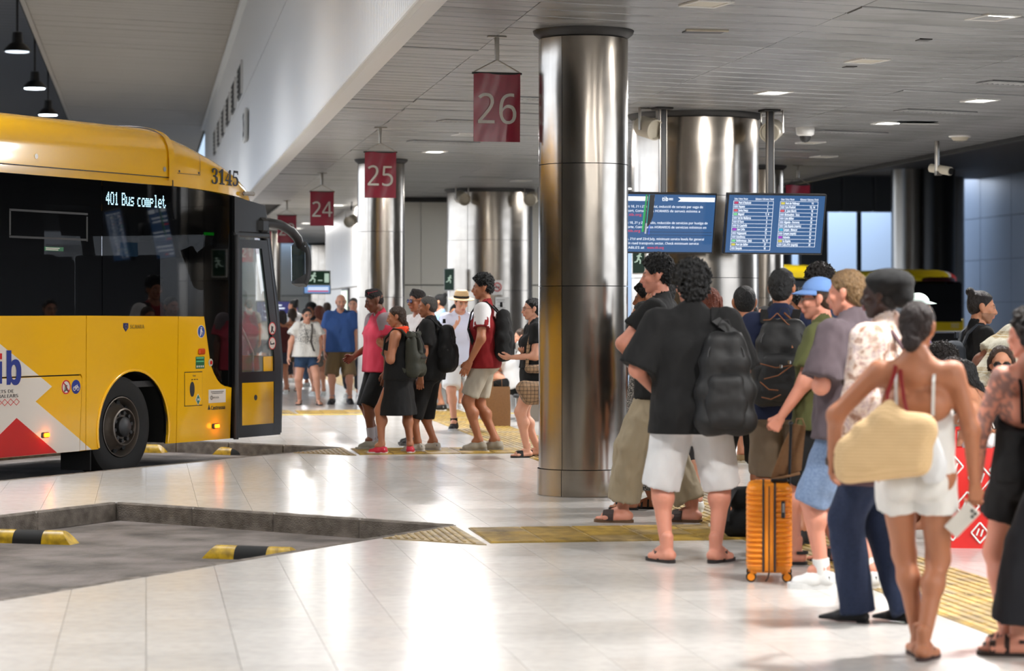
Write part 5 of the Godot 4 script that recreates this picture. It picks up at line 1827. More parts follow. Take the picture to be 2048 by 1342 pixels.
func foot_shape() -> MB:
	# a left foot: origin on the sole under the ankle, toes towards +z, big toe on the -x side
	if stock.has("foot"):
		return stock["foot"]
	var f := field(0.016)
	f.cone(Vector3(0, 0.14, -0.012), Vector3(0, 0.07, -0.006), 0.036, 0.036)
	f.ball(Vector3(0, 0.034, -0.04), 0.033)
	f.cone(Vector3(0, 0.07, 0.005), Vector3(-0.008, 0.034, 0.12), 0.037, 0.025)
	f.cone(Vector3(0.012, 0.028, -0.03), Vector3(0.03, 0.02, 0.115), 0.03, 0.021)
	f.cone(Vector3(-0.01, 0.03, -0.03), Vector3(-0.024, 0.022, 0.125), 0.03, 0.023)
	for i in 5:
		var x := -0.034 + 0.0175 * i
		var z := 0.178 - 0.0095 * i * i * 0.42 - 0.003 * i
		f.cone(Vector3(x, 0.018, z - 0.05), Vector3(x, 0.012, z), 0.0135 if i == 0 else 0.0095, 0.0125 if i == 0 else 0.0085)
	f.cut(Vector3.DOWN, Vector3(0, 0.002, 0))
	var m := f.mesh(0.005)
	stock["foot"] = m
	return m


func sole_outline(grow: float) -> PackedVector2Array:
	# (x, z) outline of a left sole
	var p := PackedVector2Array()
	var pts := [Vector2(0.0, -0.075), Vector2(0.026, -0.062), Vector2(0.034, -0.03), Vector2(0.034, 0.03), Vector2(0.046, 0.09), Vector2(0.046, 0.13), Vector2(0.034, 0.168), Vector2(0.008, 0.19), Vector2(-0.024, 0.192), Vector2(-0.042, 0.17), Vector2(-0.045, 0.12), Vector2(-0.034, 0.05), Vector2(-0.03, 0.0), Vector2(-0.031, -0.035), Vector2(-0.023, -0.062)]
	for i in pts.size():
		var a: Vector2 = pts[(i + pts.size() - 1) % pts.size()]
		var b: Vector2 = pts[i]
		var c: Vector2 = pts[(i + 1) % pts.size()]
		p.append(b.lerp((a + b) * 0.5, 0.45).lerp(b, 0.3))
		p.append(b.lerp((b + c) * 0.5, 0.45).lerp(b, 0.3))
	for i in p.size():
		var n := (p[i] - Vector2(0, 0.055))
		p[i] += n.normalized() * grow
	return p


func shoe_shape(kind: String) -> Dictionary:
	if stock.has("shoe" + kind):
		return stock["shoe" + kind]
	var d := {}
	var lie := Transform3D(Basis(Vector3.RIGHT, Vector3(0, 0, 1), Vector3.UP), Vector3.ZERO)
	if kind == "sneaker":
		var f := field(0.025)
		f.cone(Vector3(0, 0.05, -0.035), Vector3(0, 0.085, -0.03), 0.042, 0.034)
		f.cone(Vector3(0, 0.055, -0.02), Vector3(-0.002, 0.05, 0.06), 0.043, 0.043)
		f.cone(Vector3(0.004, 0.04, 0.05), Vector3(0.004, 0.03, 0.135), 0.046, 0.038)
		f.cone(Vector3(0, 0.085, -0.015), Vector3(0, 0.08, 0.035), 0.036, 0.03)
		f.cut(Vector3.DOWN, Vector3(0, 0.02, 0)).cut(Vector3(0, 1, -0.25), Vector3(0, 0.108, 0))
		f.hole(Vector3(0, 0.09, -0.016), Vector3(0, 0.2, -0.016), 0.036)
		d.upper = f.mesh(0.0055).mesh()
		d.sole = MB.new().prism(sole_outline(0.006), 0.0, 0.03, lie).mesh()
		var l := MB.new()
		for i in 5:
			l.rod(Vector3(-0.018, 0.096 - 0.006 * i, 0.035 + 0.016 * i), Vector3(0.02, 0.095 - 0.006 * i, 0.04 + 0.016 * i), 0.004, 0.004, 6)
		d.lace = l.mesh()
		var s := MB.new()
		s.prism(PackedVector2Array([Vector2(-0.05, 0.05), Vector2(0.07, 0.035), Vector2(0.02, 0.06), Vector2(-0.05, 0.075)]), 0.0, 0.007, Transform3D(Basis(Vector3(0, 0, 1), Vector3.UP, Vector3.RIGHT), Vector3(0.036, 0, 0)))
		s.prism(PackedVector2Array([Vector2(-0.05, 0.05), Vector2(0.07, 0.035), Vector2(0.02, 0.06), Vector2(-0.05, 0.075)]), 0.0, -0.007, Transform3D(Basis(Vector3(0, 0, 1), Vector3.UP, Vector3.RIGHT), Vector3(-0.036, 0, 0)))
		d.stripe = s.mesh()
	elif kind == "pointed":
		var f := field(0.02)
		f.cone(Vector3(0, 0.035, -0.04), Vector3(0, 0.03, 0.09), 0.035, 0.032).cone(Vector3(0, 0.03, 0.09), Vector3(-0.004, 0.016, 0.21), 0.032, 0.012).cut(Vector3.DOWN, Vector3(0, 0.006, 0)).cut(Vector3.UP, Vector3(0, 0.07, 0))
		d.upper = f.mesh(0.006).mesh()
		d.sole = MB.new().box(Vector3(0, 0.005, -0.04), Vector3(0.055, 0.02, 0.06), 0.006).mesh()
	else:
		d.sole = MB.new().prism(sole_outline(0.003), 0.0, 0.02, lie).mesh()
		var bands := []
		if kind == "flipflop":
			for s in [-1.0, 1.0]:
				bands.append([Vector3(-0.018, 0.03, 0.145), Vector3(-0.012 + s * 0.018, 0.066, 0.105), Vector3(s * 0.036, 0.055, 0.055), Vector3(s * 0.037, 0.016, 0.025)])
		var m := MB.new()
		for q in bands:
			m.ribbon(q, [Vector3(0, 1, 0.4), Vector3(q[2].x * 6.0, 1, 0.3), Vector3(q[2].x * 20.0, 1, 0), Vector3(q[2].x * 40.0, 0.2, 0)], 0.016, 0.006)
		var across: Array = {"flipflop": [], "sandal": [[0.115, 0.055, 0.03], [0.045, 0.085, 0.024]], "mule": [[0.09, 0.068, 0.075]], "strappy": [[0.12, 0.052, 0.016], [0.08, 0.066, 0.016], [0.02, 0.1, 0.016]]}[kind]
		for q in across:
			var path := []
			var outs := []
			for i in 11:
				var a := PI * i / 10.0
				path.append(Vector3(cos(a) * 0.047, 0.015 + sin(a) * q[1], q[0]))
				outs.append(Vector3(cos(a), sin(a), 0.15))
			m.ribbon(path, outs, q[2], 0.005)
		if kind in ["sandal", "strappy"]:
			var path := []
			var outs := []
			for i in 13:
				var a := PI + PI * i / 12.0
				path.append(Vector3(cos(a) * 0.042, 0.075, -0.012 + sin(a) * 0.065))
				outs.append(Vector3(cos(a), 0, sin(a)))
			m.ribbon(path, outs, 0.018, 0.005)
		d.strap = m.mesh()
	stock["shoe" + kind] = d
	return d


# ---------------------------------------------------------------- people
const SKIN := {"fair": Color(0.80, 0.58, 0.48), "pink": Color(0.80, 0.54, 0.45), "tan": Color(0.66, 0.43, 0.31), "olive": Color(0.72, 0.5, 0.38), "brown": Color(0.46, 0.28, 0.2), "dark": Color(0.19, 0.105, 0.08)}
const HAIR := {"black": Color(0.035, 0.03, 0.03), "brown": Color(0.11, 0.07, 0.05), "chestnut": Color(0.16, 0.085, 0.06), "light": Color(0.27, 0.18, 0.11), "blond": Color(0.5, 0.38, 0.23), "grey": Color(0.33, 0.31, 0.29), "ginger": Color(0.45, 0.19, 0.07)}
const ARM := {"down": [Vector3(0.16, -1, 0.02), Vector3(0.06, -1, 0.16), "relaxed"], "hip": [Vector3(0.62, -0.8, -0.12), Vector3(-0.5, -0.75, 0.42), "flat"], "phone": [Vector3(0.2, -1, 0.12), Vector3(-0.35, 0.5, 1), "hold"], "fold": [Vector3(0.25, -1, 0.1), Vector3(-1, 0.12, 0.32), "relaxed"], "strap": [Vector3(0.3, -0.95, 0.1), Vector3(-0.2, 0.95, 0.55), "grip"], "carry": [Vector3(0.14, -1, 0.05), Vector3(0.04, -1, 0.1), "grip"], "pocket": [Vector3(0.3, -1, -0.1), Vector3(-0.12, -1, 0.25), "pocket"], "forward": [Vector3(0.1, -0.95, 0.35), Vector3(-0.05, -0.35, 1), "hold"], "back": [Vector3(0.12, -1, -0.3), Vector3(0.1, -1, 0.0), "relaxed"], "face": [Vector3(0.15, -0.5, 0.75), Vector3(-0.3, 1, 0.1), "hold"]}
var mats := {}


func cloth(c: Color, tex = null, k := 1.0, rough := 0.92) -> StandardMaterial3D:
	var key := str(c) + str(tex) + str(k)
	if mats.has(key):
		return mats[key]
	var m := tri_map(mat(c, rough), Vector3(k, k, k))
	m.normal_enabled = true
	m.normal_texture = M.weave
	m.normal_scale = 0.35
	m.rim_enabled = true
	m.rim = 0.25
	m.rim_tint = 0.6
	if tex:
		m.albedo_texture = tex
	else:
		m.uv1_scale = Vector3(6, 6, 6)
	mats[key] = m
	return m


func hair_mat(c: String) -> StandardMaterial3D:
	var key := "hair" + c
	if not mats.has(key):
		var m := tri_map(mat(HAIR[c], 0.55), Vector3(9, 2.2, 9))
		m.heightmap_enabled = true
		m.heightmap_texture = M.bumps
		m.heightmap_scale = 1.2
		m.albedo_texture = M.strands
		mats[key] = m
	return mats[key]


func ik(hip: Vector3, ankle: Vector3, l1: float, l2: float, fwd: Vector3) -> Vector3:
	var d := ankle - hip
	var l := d.length()
	var k := 1.0
	if l > (l1 + l2) * 0.999:
		k = l / (l1 + l2) * 1.001
	var a := l1 * k
	var b := l2 * k
	var x := (a * a - b * b + l * l) / (2.0 * l)
	var y := sqrt(maxf(0.0, a * a - x * x))
	var u := d / l
	var n := (fwd - u * fwd.dot(u)).normalized()
	return hip + u * x + n * y


func person(d: Dictionary) -> Dictionary:
	var H: float = d.h
	var w: bool = d.get("w", false)
	var g: float = d.get("g", 1.0)
	var cell: float = d.get("cell", 0.016)
	var root := thing("person", d.label, "person", Vector3(d.at[0], d.get("y", 0.0), d.at[1]), deg_to_rad(d.face), d.get("group", ""))
	var seat: float = d.get("sit", 0.0)
	var lean: Vector2 = d.get("lean", Vector2.ZERO)
	var thick := 0.02 if d.get("shoe", "sneaker") == "sneaker" else 0.012
	var hipy := 0.53 * H if seat == 0.0 else seat + 0.07
	var base: Vector3 = Vector3(d.get("shift", 0.0), hipy, 0)
	var tb := Basis(Vector3.BACK, lean.y) * Basis(Vector3.RIGHT, lean.x)
	var tp := func(x: float, y: float, z: float) -> Vector3: return base + tb * (Vector3(x, y - 0.53, z) * H)
	var sw: float = (0.094 if w else 0.107) * d.get("sw", 1.0)
	# joints
	var J := {"root": root, "H": H, "tb": tb, "base": base, "seat": seat}
	for s in [1, -1]:
		var side := "l" if s > 0 else "r"
		var A = d.get(side + "a", "down")
		if A is String:
			A = ARM[A]
		var sh: Vector3 = tp.call(s * sw, 0.808, -0.004)
		var u := tb * (Vector3(A[0].x * s, A[0].y, A[0].z)).normalized()
		var v := tb * (Vector3(A[1].x * s, A[1].y, A[1].z)).normalized()
		J[side + "sh"] = sh
		J[side + "el"] = sh + u * 0.172 * H
		J[side + "wr"] = sh + u * 0.172 * H + v * 0.148 * H
		J[side + "fd"] = v
		J[side + "pose"] = A[2]
		var L = d.get(side + "l", [0.09, 0.0, 10.0])
		var hip: Vector3 = base + Vector3(s * 0.052 * H * (1.05 if w else 1.0), -0.022 * H, 0)
		var lift: float = L[3] if L.size() > 3 else 0.0
		var foot := Vector3(s * L[0] + d.get("shift", 0.0) * 0.4, lift, L[1])
		var toe := Basis(Vector3.UP, deg_to_rad(s * L[2]))
		var ank := foot + Vector3(0, 0.052 * H + thick, 0)
		J[side + "hip"] = hip
		J[side + "kn"] = ik(hip, ank, 0.238 * H, 0.233 * H, toe * Vector3(0, 0, 1) if L.size() < 5 else L[4])
		J[side + "an"] = ank
		J[side + "ft"] = foot
		J[side + "toe"] = toe
	# the body: one skin
	var f := field(0.032)
	var hipw := 0.05 if w else 0.044
	f.cone(tp.call(-hipw, 0.53, 0.0), tp.call(hipw, 0.53, 0.0), 0.062 * H * g, 0.062 * H * g)
	f.cone(tp.call(-0.03, 0.61, 0.0), tp.call(0.03, 0.61, 0.0), (0.05 if w else 0.057) * H * g, (0.05 if w else 0.057) * H * g)
	f.cone(tp.call(-0.043, 0.715, 0.002), tp.call(0.043, 0.715, 0.002), (0.057 if w else 0.064) * H * g, (0.057 if w else 0.064) * H * g)
	f.cone(tp.call(-sw * 0.82, 0.797, -0.006), tp.call(sw * 0.82, 0.797, -0.006), 0.036 * H, 0.036 * H)
	f.cone(tp.call(0.0, 0.8, -0.012), tp.call(0.0, 0.872, 0.0), 0.042 * H, 0.029 * H * (0.88 if w else 1.0))
	for s in [-1.0, 1.0]:
		f.ball(base + Vector3(s * 0.04 * H, -0.03 * H, -0.028 * H), 0.054 * H * g)
		f.cone(tp.call(s * 0.05, 0.812, -0.014), tp.call(0.0, 0.86, -0.006), 0.025 * H, 0.026 * H)
		if w:
			f.ball(tp.call(s * 0.04, 0.72, 0.042), 0.038 * H * g)
	var tiny: bool = d.get("tiny", false)
	for side in ["l", "r"]:
		f.cone(J[side + "sh"], J[side + "el"], 0.0305 * H * g, 0.0245 * H * g)
		f.cone(J[side + "el"], J[side + "wr"], 0.0252 * H * g, 0.0158 * H)
		f.cone(J[side + "hip"], J[side + "kn"], (0.056 if w else 0.053) * H * g, 0.0335 * H * g)
		f.cone(J[side + "kn"], J[side + "an"], 0.0335 * H * g, 0.0205 * H)
		var cf: Vector3 = J[side + "kn"].lerp(J[side + "an"], 0.3) - (J[side + "toe"] as Basis) * Vector3(0, 0, 0.012 * H)
		f.ball(cf, 0.034 * H * g)
		if d.get("shoe", "sneaker") == "sneaker":
			f.cone(J[side + "an"], J[side + "an"] + (J[side + "toe"] as Basis) * Vector3(0, -0.015, 0.05), 0.021 * H, 0.02 * H)
	var mb := f.mesh(cell)
	var skin: Color = SKIN[d.get("skin", "olive")].srgb_to_linear()
	mb.col.resize(mb.v.size())
	mb.col.fill(skin)
	if d.has("tattoo"):
		for i in mb.v.size():
			var q := mb.v[i]
			var al: float = (q - J.lsh).dot((J.lwr - J.lsh).normalized())
			if q.distance_to(J.lsh + (J.lwr - J.lsh).normalized() * al) < 0.1 and al > -0.03 and al < 0.36 and q.x > J.lsh.x - 0.05 and noise.get_noise_3d(q.x * 30.0, q.y * 24.0, q.z * 30.0) > -0.12:
				mb.col[i] = skin.lerp(Color(0.05, 0.06, 0.07), 0.65)
			if q.distance_to(J.lan + Vector3(0.0, 0.12, 0)) < 0.06 and noise.get_noise_3d(q.x * 40.0, q.y * 30.0, q.z * 40.0) > 0.0:
				mb.col[i] = skin.lerp(Color(0.05, 0.06, 0.07), 0.7)
	# head
	var hs: float = pow(H / 1.75, 0.55) * (0.97 if w else 1.0)
	var hd: Array = d.get("head", [0, 0, 0])
	var hb := tb.slerp(Basis.IDENTITY, 0.5) * Basis(Vector3.UP, deg_to_rad(hd[0])) * Basis(Vector3.RIGHT, deg_to_rad(hd[1])) * Basis(Vector3.BACK, deg_to_rad(hd[2]))
	var neck: Vector3 = tp.call(0.0, 0.845, -0.006)
	var hx := Transform3D(hb.scaled(Vector3(hs, hs, hs)), Vector3.ZERO)
	hx.origin = neck + hb * Vector3(0, (1.0 - 0.845) * H - 0.122 * hs, 0.012 * H)
	J.head = hx
	var hm := head_shape("w" if w else "m")
	var k0 := mb.v.size()
	mb.add(hm, hx)
	mb.col.resize(mb.v.size())
	var lip := skin.lerp(Color(0.45, 0.1, 0.1), 0.45)
	var hair_c: Color = HAIR[d.get("hair_color", "brown")].srgb_to_linear()
	var bearded: float = d.get("beard", 0.0)
	for i in hm.v.size():
		var q := hm.v[i]
		var c := skin
		if q.z > 0.055:
			var axx := absf(q.x)
			if q.y < -0.049 and q.y > -0.073 and axx < 0.025 and q.z > 0.078:
				c = lip
			elif q.y > 0.021 and q.y < 0.033 - 0.1 * maxf(0.0, axx - 0.035) and axx > 0.014 and axx < 0.05:
				c = skin.lerp(hair_c, 0.75)
			elif q.y > -0.002 and q.y < 0.015 and axx > 0.016 and axx < 0.046:
				c = skin.lerp(Color(0.03, 0.02, 0.02), 0.35)
		if bearded > 0.0 and c == skin and q.y < -0.036 and q.y > -0.13 and q.z > -0.01 and not (q.y > -0.046 and absf(q.x) < 0.01) and (absf(q.x) > 0.03 or q.z > 0.06 or q.y < -0.075):
			c = skin.lerp(hair_c, bearded)
		mb.col[k0 + i] = c
	# hands
	for s in [1, -1]:
		var side := "l" if s > 0 else "r"
		var y := -(J[side + "fd"] as Vector3)
		var th: Vector3 = d.get(side + "thumb", tb * Vector3(-0.1 * s, 0.1, 1))
		var z := (th - y * th.dot(y)).normalized()
		var x := y.cross(z)
		var bs := Basis(x, y, z) if s > 0 else Basis(-x, y, z)
		var sc := H / 1.75 * (0.92 if w else 1.0)
		var hxf := Transform3D(bs.scaled_local(Vector3(sc, sc, sc)), J[side + "wr"])
		J[side + "hand"] = hxf
		k0 = mb.v.size()
		mb.add(hand_shape(J[side + "pose"]), hxf, s < 0)
		mb.col.resize(mb.v.size())
		for i in range(k0, mb.v.size()):
			mb.col[i] = skin
	# bare feet
	var kind: String = d.get("shoe", "sneaker")
	var fs := H / 1.75 * (0.93 if w else 1.0)
	for s in [1, -1]:
		var side := "l" if s > 0 else "r"
		var fx := Transform3D((J[side + "toe"] as Basis).scaled_local(Vector3(fs * s, fs, fs)), J[side + "ft"] + Vector3(0, thick if kind != "sneaker" else 0.0, 0))
		if d.has("tip" + side):
			fx.basis = (J[side + "toe"] as Basis) * Basis(Vector3.RIGHT, d["tip" + side]) * Basis.from_scale(Vector3(fs * s, fs, fs))
		J[side + "fx"] = fx
		if not kind in ["sneaker", "pointed"]:
			k0 = mb.v.size()
			mb.add(foot_shape(), fx, s < 0)
			mb.col.resize(mb.v.size())
			for i in range(k0, mb.v.size()):
				mb.col[i] = skin
	obj("body", mb, M.skin, root)
	# eyes
	if d.get("eyes", true):
		for s in [-1.0, 1.0]:
			var e := MB.new().rev([Vector2(0, 0.0), Vector2(0.0095, 0.0), Vector2(0.0085, 0.003), Vector2(0.005, 0.0048), Vector2(0, 0.0052)], 12, hx * Transform3D(Basis(Vector3.RIGHT, Vector3(0, 0, 1), Vector3.DOWN) * Basis.from_scale(Vector3(1.15, 1, 0.55)), Vector3(s * 0.0315, 0.0055, 0.0865)))
			var ey := obj("eye", e, M.eye_white, root)
			obj("iris", MB.new().rev([Vector2(0, 0.0), Vector2(0.0048, 0.0), Vector2(0.004, 0.0058), Vector2(0, 0.0062)], 10, hx * Transform3D(Basis(Vector3.RIGHT, Vector3(0, 0, 1), Vector3.DOWN), Vector3(s * 0.0315, 0.0055, 0.0865))), M.iris, ey)
	# hair
	if d.get("hair", "") != "":
		var hr := obj("hair", hair_shape(d.hair), hair_mat(d.get("hair_color", "brown")), root)
		hr.transform = hx
	dress(d, J, tp)
	for s in [1, -1]:
		var side := "l" if s > 0 else "r"
		if kind == "none":
			continue
		var sh := Node3D.new()
		sh.name = "shoe"
		root.add_child(sh, true)
		var fx: Transform3D = J[side + "fx"]
		fx.origin = J[side + "ft"]
		sh.transform = fx
		var parts := shoe_shape(kind)
		var sc: Array = d.get("shoe_color", [Color(0.8, 0.8, 0.78), Color(0.85, 0.85, 0.83)])
		for p in parts:
			if p == "stripe" and sc.size() < 3:
				continue
			obj(p, parts[p], cloth(sc[0] if p in ["upper", "strap"] else (sc[2] if p == "stripe" else sc[1]), null, 1.0, 0.6), sh)
		if d.has("sock"):
			var an: Vector3 = J[side + "an"]
			var kn: Vector3 = J[side + "kn"]
			obj("sock", MB.new().rod(an - Vector3(0, 0.03, 0), an.lerp(kn, d.sock[1]), 0.0245 * H, 0.027 * H, 16), d.sock[0], root)
	return J


func dress(d: Dictionary, J: Dictionary, tp: Callable) -> void:
	var H: float = J.H
	var w: bool = d.get("w", false)
	var g: float = d.get("g", 1.0)
	var cell: float = d.get("ccell", d.get("cell", 0.016) * 0.95)
	var root: Node3D = J.root
	var tb: Basis = J.tb
	var sw: float = (0.094 if w else 0.107) * d.get("sw", 1.0)
	if d.has("bot"):
		var o: Dictionary = d.bot
		var f := field(o.get("blend", 0.02), o.get("fold", 0.008), Vector3(13, 6, 13))
		var pad: float = o.get("pad", 0.012)
		var loose: float = o.get("loose", 0.02)
		var top: float = o.get("top", 0.6)
		if o.kind == "skirt":
			var hem: float = o.hem
			var wide: float = o.get("wide", 0.065)
			f.k = 0.06
			for s in [-1.0, 1.0]:
				f.cone(tp.call(s * 0.022, 0.64, 0.0), tp.call(s * wide, hem - 0.03, 0.0), 0.055 * H * g + pad, 0.062 * H * g + loose)
			f.cone(tp.call(-0.045, 0.53, -0.01), tp.call(0.045, 0.53, -0.01), 0.066 * H * g + pad, 0.066 * H * g + pad)
			f.cut(Vector3.DOWN, Vector3(0, hem * H, 0))
		else:
			f.cone(tp.call(-0.044, 0.53, 0.0), tp.call(0.044, 0.53, 0.0), 0.064 * H * g + pad, 0.064 * H * g + pad)
			f.cone(tp.call(-0.034, 0.6, 0.0), tp.call(0.034, 0.6, 0.0), 0.058 * H * g + pad, 0.058 * H * g + pad)
			for s in [-1.0, 1.0]:
				f.ball(J.base + Vector3(s * 0.04 * H, -0.03 * H, -0.028 * H), 0.055 * H * g + pad)
			for side in ["l", "r"]:
				var hip: Vector3 = J[side + "hip"]
				var kn: Vector3 = J[side + "kn"]
				var an: Vector3 = J[side + "an"]
				var e: float = o.get("len", 0.5)
				var r1: float = 0.055 * H * g + pad
				var rk: float = 0.036 * H * g + loose
				if e <= 0.8 and (e <= 0.5 or J.seat == 0.0):
					var to := hip.lerp(kn, e * 2.0) if e <= 0.5 else kn.lerp(an, (e - 0.5) * 2.0)
					f.cone(hip, to, r1, lerpf(r1, rk, minf(1.0, e * 2.0)) if o.get("straight", 0.0) == 0.0 else o.straight, 1)
				else:
					f.cone(hip, kn, r1, rk)
					f.cone(kn, kn.lerp(an, (e - 0.5) * 2.0), rk, o.get("end", 0.03 * H + loose), 1)
		f.cut(tb * Vector3.UP, tp.call(0, top, 0))
		var b := obj(o.get("name", "shorts"), f.mesh(cell), o.mat, root)
		if o.has("belt"):
			var m := MB.new()
			var path := []
			var outs := []
			for i in 25:
				var a := TAU * i / 24.0
				path.append(tp.call(cos(a) * 0.096 * g, top - 0.008, sin(a) * 0.064 * g))
				outs.append(Vector3(cos(a), 0, sin(a)))
			m.ribbon(path, outs, 0.035, 0.006)
			obj("belt", m, o.belt, b)
	if d.has("top"):
		var o: Dictionary = d.top
		var f := field(0.04, o.get("fold", 0.009), Vector3(10, 5.5, 10))
		var pad: float = o.get("pad", 0.014)
		var loose: float = o.get("loose", 0.018)
		var hem: float = o.get("hem", 0.5)
		var kind: String = o.get("kind", "tee")
		f.cone(tp.call(-0.043, 0.715, 0.002), tp.call(0.043, 0.715, 0.002), (0.057 if w else 0.064) * H * g + pad, (0.057 if w else 0.064) * H * g + pad)
		for s in [-1.0, 1.0]:
			f.cone(tp.call(s * 0.04, 0.7, 0.0), tp.call(s * (0.043 if not w else 0.044), hem - 0.04, 0.0), (0.055 if w else 0.064) * H * g + pad, 0.064 * H * g + pad + loose)
			if w:
				f.ball(tp.call(s * 0.038, 0.718, 0.042), 0.038 * H * g + pad * 0.8)
		if hem < 0.52 and J.seat == 0.0:
			for s in [-1.0, 1.0]:
				f.ball(J.base + Vector3(s * 0.04 * H, -0.02 * H, -0.026 * H), 0.055 * H * g + pad + loose * 0.6)
		if kind == "tee":
			f.cone(tp.call(-sw * 0.85, 0.797, -0.006), tp.call(sw * 0.85, 0.797, -0.006), 0.036 * H + pad * 0.8, 0.036 * H + pad * 0.8)
			f.cone(tp.call(0.0, 0.8, -0.012), tp.call(0.0, 0.85, -0.004), 0.044 * H, 0.036 * H)
			for s in [-1.0, 1.0]:
				f.cone(tp.call(s * 0.05, 0.812, -0.014), tp.call(0.0, 0.855, -0.006), 0.026 * H + pad * 0.6, 0.027 * H + pad * 0.5)
			var e: float = o.get("sleeve", 0.6)
			for side in ["l", "r"]:
				var sh: Vector3 = J[side + "sh"]
				var el: Vector3 = J[side + "el"]
				var wr: Vector3 = J[side + "wr"]
				var r1: float = 0.032 * H * g + pad
				if e <= 1.0:
					f.cone(sh, sh.lerp(el, e), r1, r1 + o.get("slack", 0.008) - 0.006 * e, 1)
				else:
					f.cone(sh, el, r1, 0.026 * H * g + pad)
					f.cone(el, el.lerp(wr, e - 1.0), 0.026 * H * g + pad, 0.02 * H + pad, 1)
			var nr: float = o.get("neck", 0.037)
			f.hole(tp.call(0, 0.862, 0.008), tp.call(0, 0.95, 0.02), nr * H)
		elif kind == "tank":
			f.cone(tp.call(-sw * 0.5, 0.79, -0.006), tp.call(sw * 0.5, 0.79, -0.006), 0.037 * H + pad, 0.037 * H + pad)
			f.hole(tp.call(0, 0.85, 0.03), tp.call(0, 0.95, 0.05), 0.055 * H)
			for s in [-1.0, 1.0]:
				f.hole(tp.call(s * sw * 1.15, 0.75, 0.0), tp.call(s * sw * 1.3, 0.86, 0.0), 0.038 * H)
		else:
			f.cut(tb * Vector3(0, 1, o.get("slope", -0.35)), tp.call(0, o.get("top", 0.71), 0.0))
		f.cut(tb * Vector3.DOWN if d.get("sit", 0.0) == 0.0 else tb * Vector3.DOWN, tp.call(0, hem, 0))
		var shirt := obj(o.get("name", "shirt"), f.mesh(cell), o.mat, root)
		if kind == "straps":
			for s in [-1.0, 1.0]:
				var pth := [tp.call(s * 0.05, o.get("top", 0.71) + 0.0, -0.058 * g), tp.call(s * 0.052, 0.78, -0.052), tp.call(s * 0.054, 0.835, -0.02), tp.call(s * 0.052, 0.828, 0.022), tp.call(s * 0.05, 0.76, 0.062)]
				obj("shoulder_strap", MB.new().ribbon(pth, [Vector3(0, 0.2, -1), Vector3(0, 0.4, -1), Vector3(0, 1, -0.2), Vector3(0, 1, 0.6), Vector3(0, 0.2, 1)], 0.014, 0.007), o.mat, shirt)
		if o.has("trim"):
			for side in ["l", "r"]:
				var sh: Vector3 = J[side + "sh"]
				var el: Vector3 = J[side + "el"]
				var e: float = o.get("sleeve", 0.6)
				obj("sleeve_trim", MB.new().rod(sh.lerp(el, e - 0.09), sh.lerp(el, e + 0.012), 0.033 * H * g + pad + 0.007, 0.033 * H * g + pad + 0.008, 18), o.trim, shirt)
		if o.has("yoke"):
			# a second colour over shoulders and sleeves
			var y := field(0.04)
			y.cone(tp.call(-sw * 0.85, 0.797, -0.006), tp.call(sw * 0.85, 0.797, -0.006), 0.036 * H + pad * 0.8 + 0.004, 0.036 * H + pad * 0.8 + 0.004)
			for side in ["l", "r"]:
				var sh: Vector3 = J[side + "sh"]
				y.cone(sh, sh.lerp(J[side + "el"], o.get("sleeve", 0.6) + 0.01), 0.032 * H * g + pad + 0.007, 0.032 * H * g + pad + 0.012, 1)
			y.hole(tp.call(0, 0.8, 0.0), tp.call(0, 0.95, 0.02), o.get("yoke_gap", 0.05) * H)
			obj("sleeve_panel", y.mesh(cell), o.yoke, shirt)


# ---------------------------------------------------------------- things people wear on the head or carry
func on_head(J: Dictionary, called: String, shape, m: Material, parent: Node = null) -> MeshInstance3D:
	var o := obj(called, shape, m, J.root if parent == null else parent)
	if parent == null:
		o.transform = J.head
	return o


func glasses(J: Dictionary, frame: Material, lens: Material, y := 0.006, z := 0.0, big := 1.0) -> void:
	var m := MB.new()
	for s in [-1.0, 1.0]:
		var pts := []
		for i in 17:
			var a := TAU * i / 16.0
			pts.append(Vector3(s * 0.032 + cos(a) * 0.024 * big, y + sin(a) * 0.018 * big, 0.101 + z - 0.008 * absf(cos(a))))
		for i in 16:
			m.rod(pts[i], pts[i + 1], 0.0022, 0.0022, 5)
		m.rod(Vector3(s * 0.056, y + 0.004, 0.096 + z), Vector3(s * 0.079, y + 0.004, z - 0.01), 0.0022, 0.0022, 5)
	m.rod(Vector3(-0.009, y + 0.004, 0.103 + z), Vector3(0.009, y + 0.004, 0.103 + z), 0.002, 0.002, 5)
	var o := on_head(J, "glasses", m, frame)
	for s in [-1.0, 1.0]:
		var l := MB.new()
		var pts := []
		for i in 14:
			var a := TAU * i / 14.0
			pts.append(Vector3(s * 0.032 + cos(a) * 0.023 * big, y + sin(a) * 0.017 * big, 0.1 + z - 0.008 * absf(cos(a))))
		l.fan(pts, Vector3.BACK)
		var back := []
		for p in pts:
			back.append(p - Vector3(0, 0, 0.002))
		l.fan(back, Vector3.FORWARD)
		obj("lens", l, lens, o)


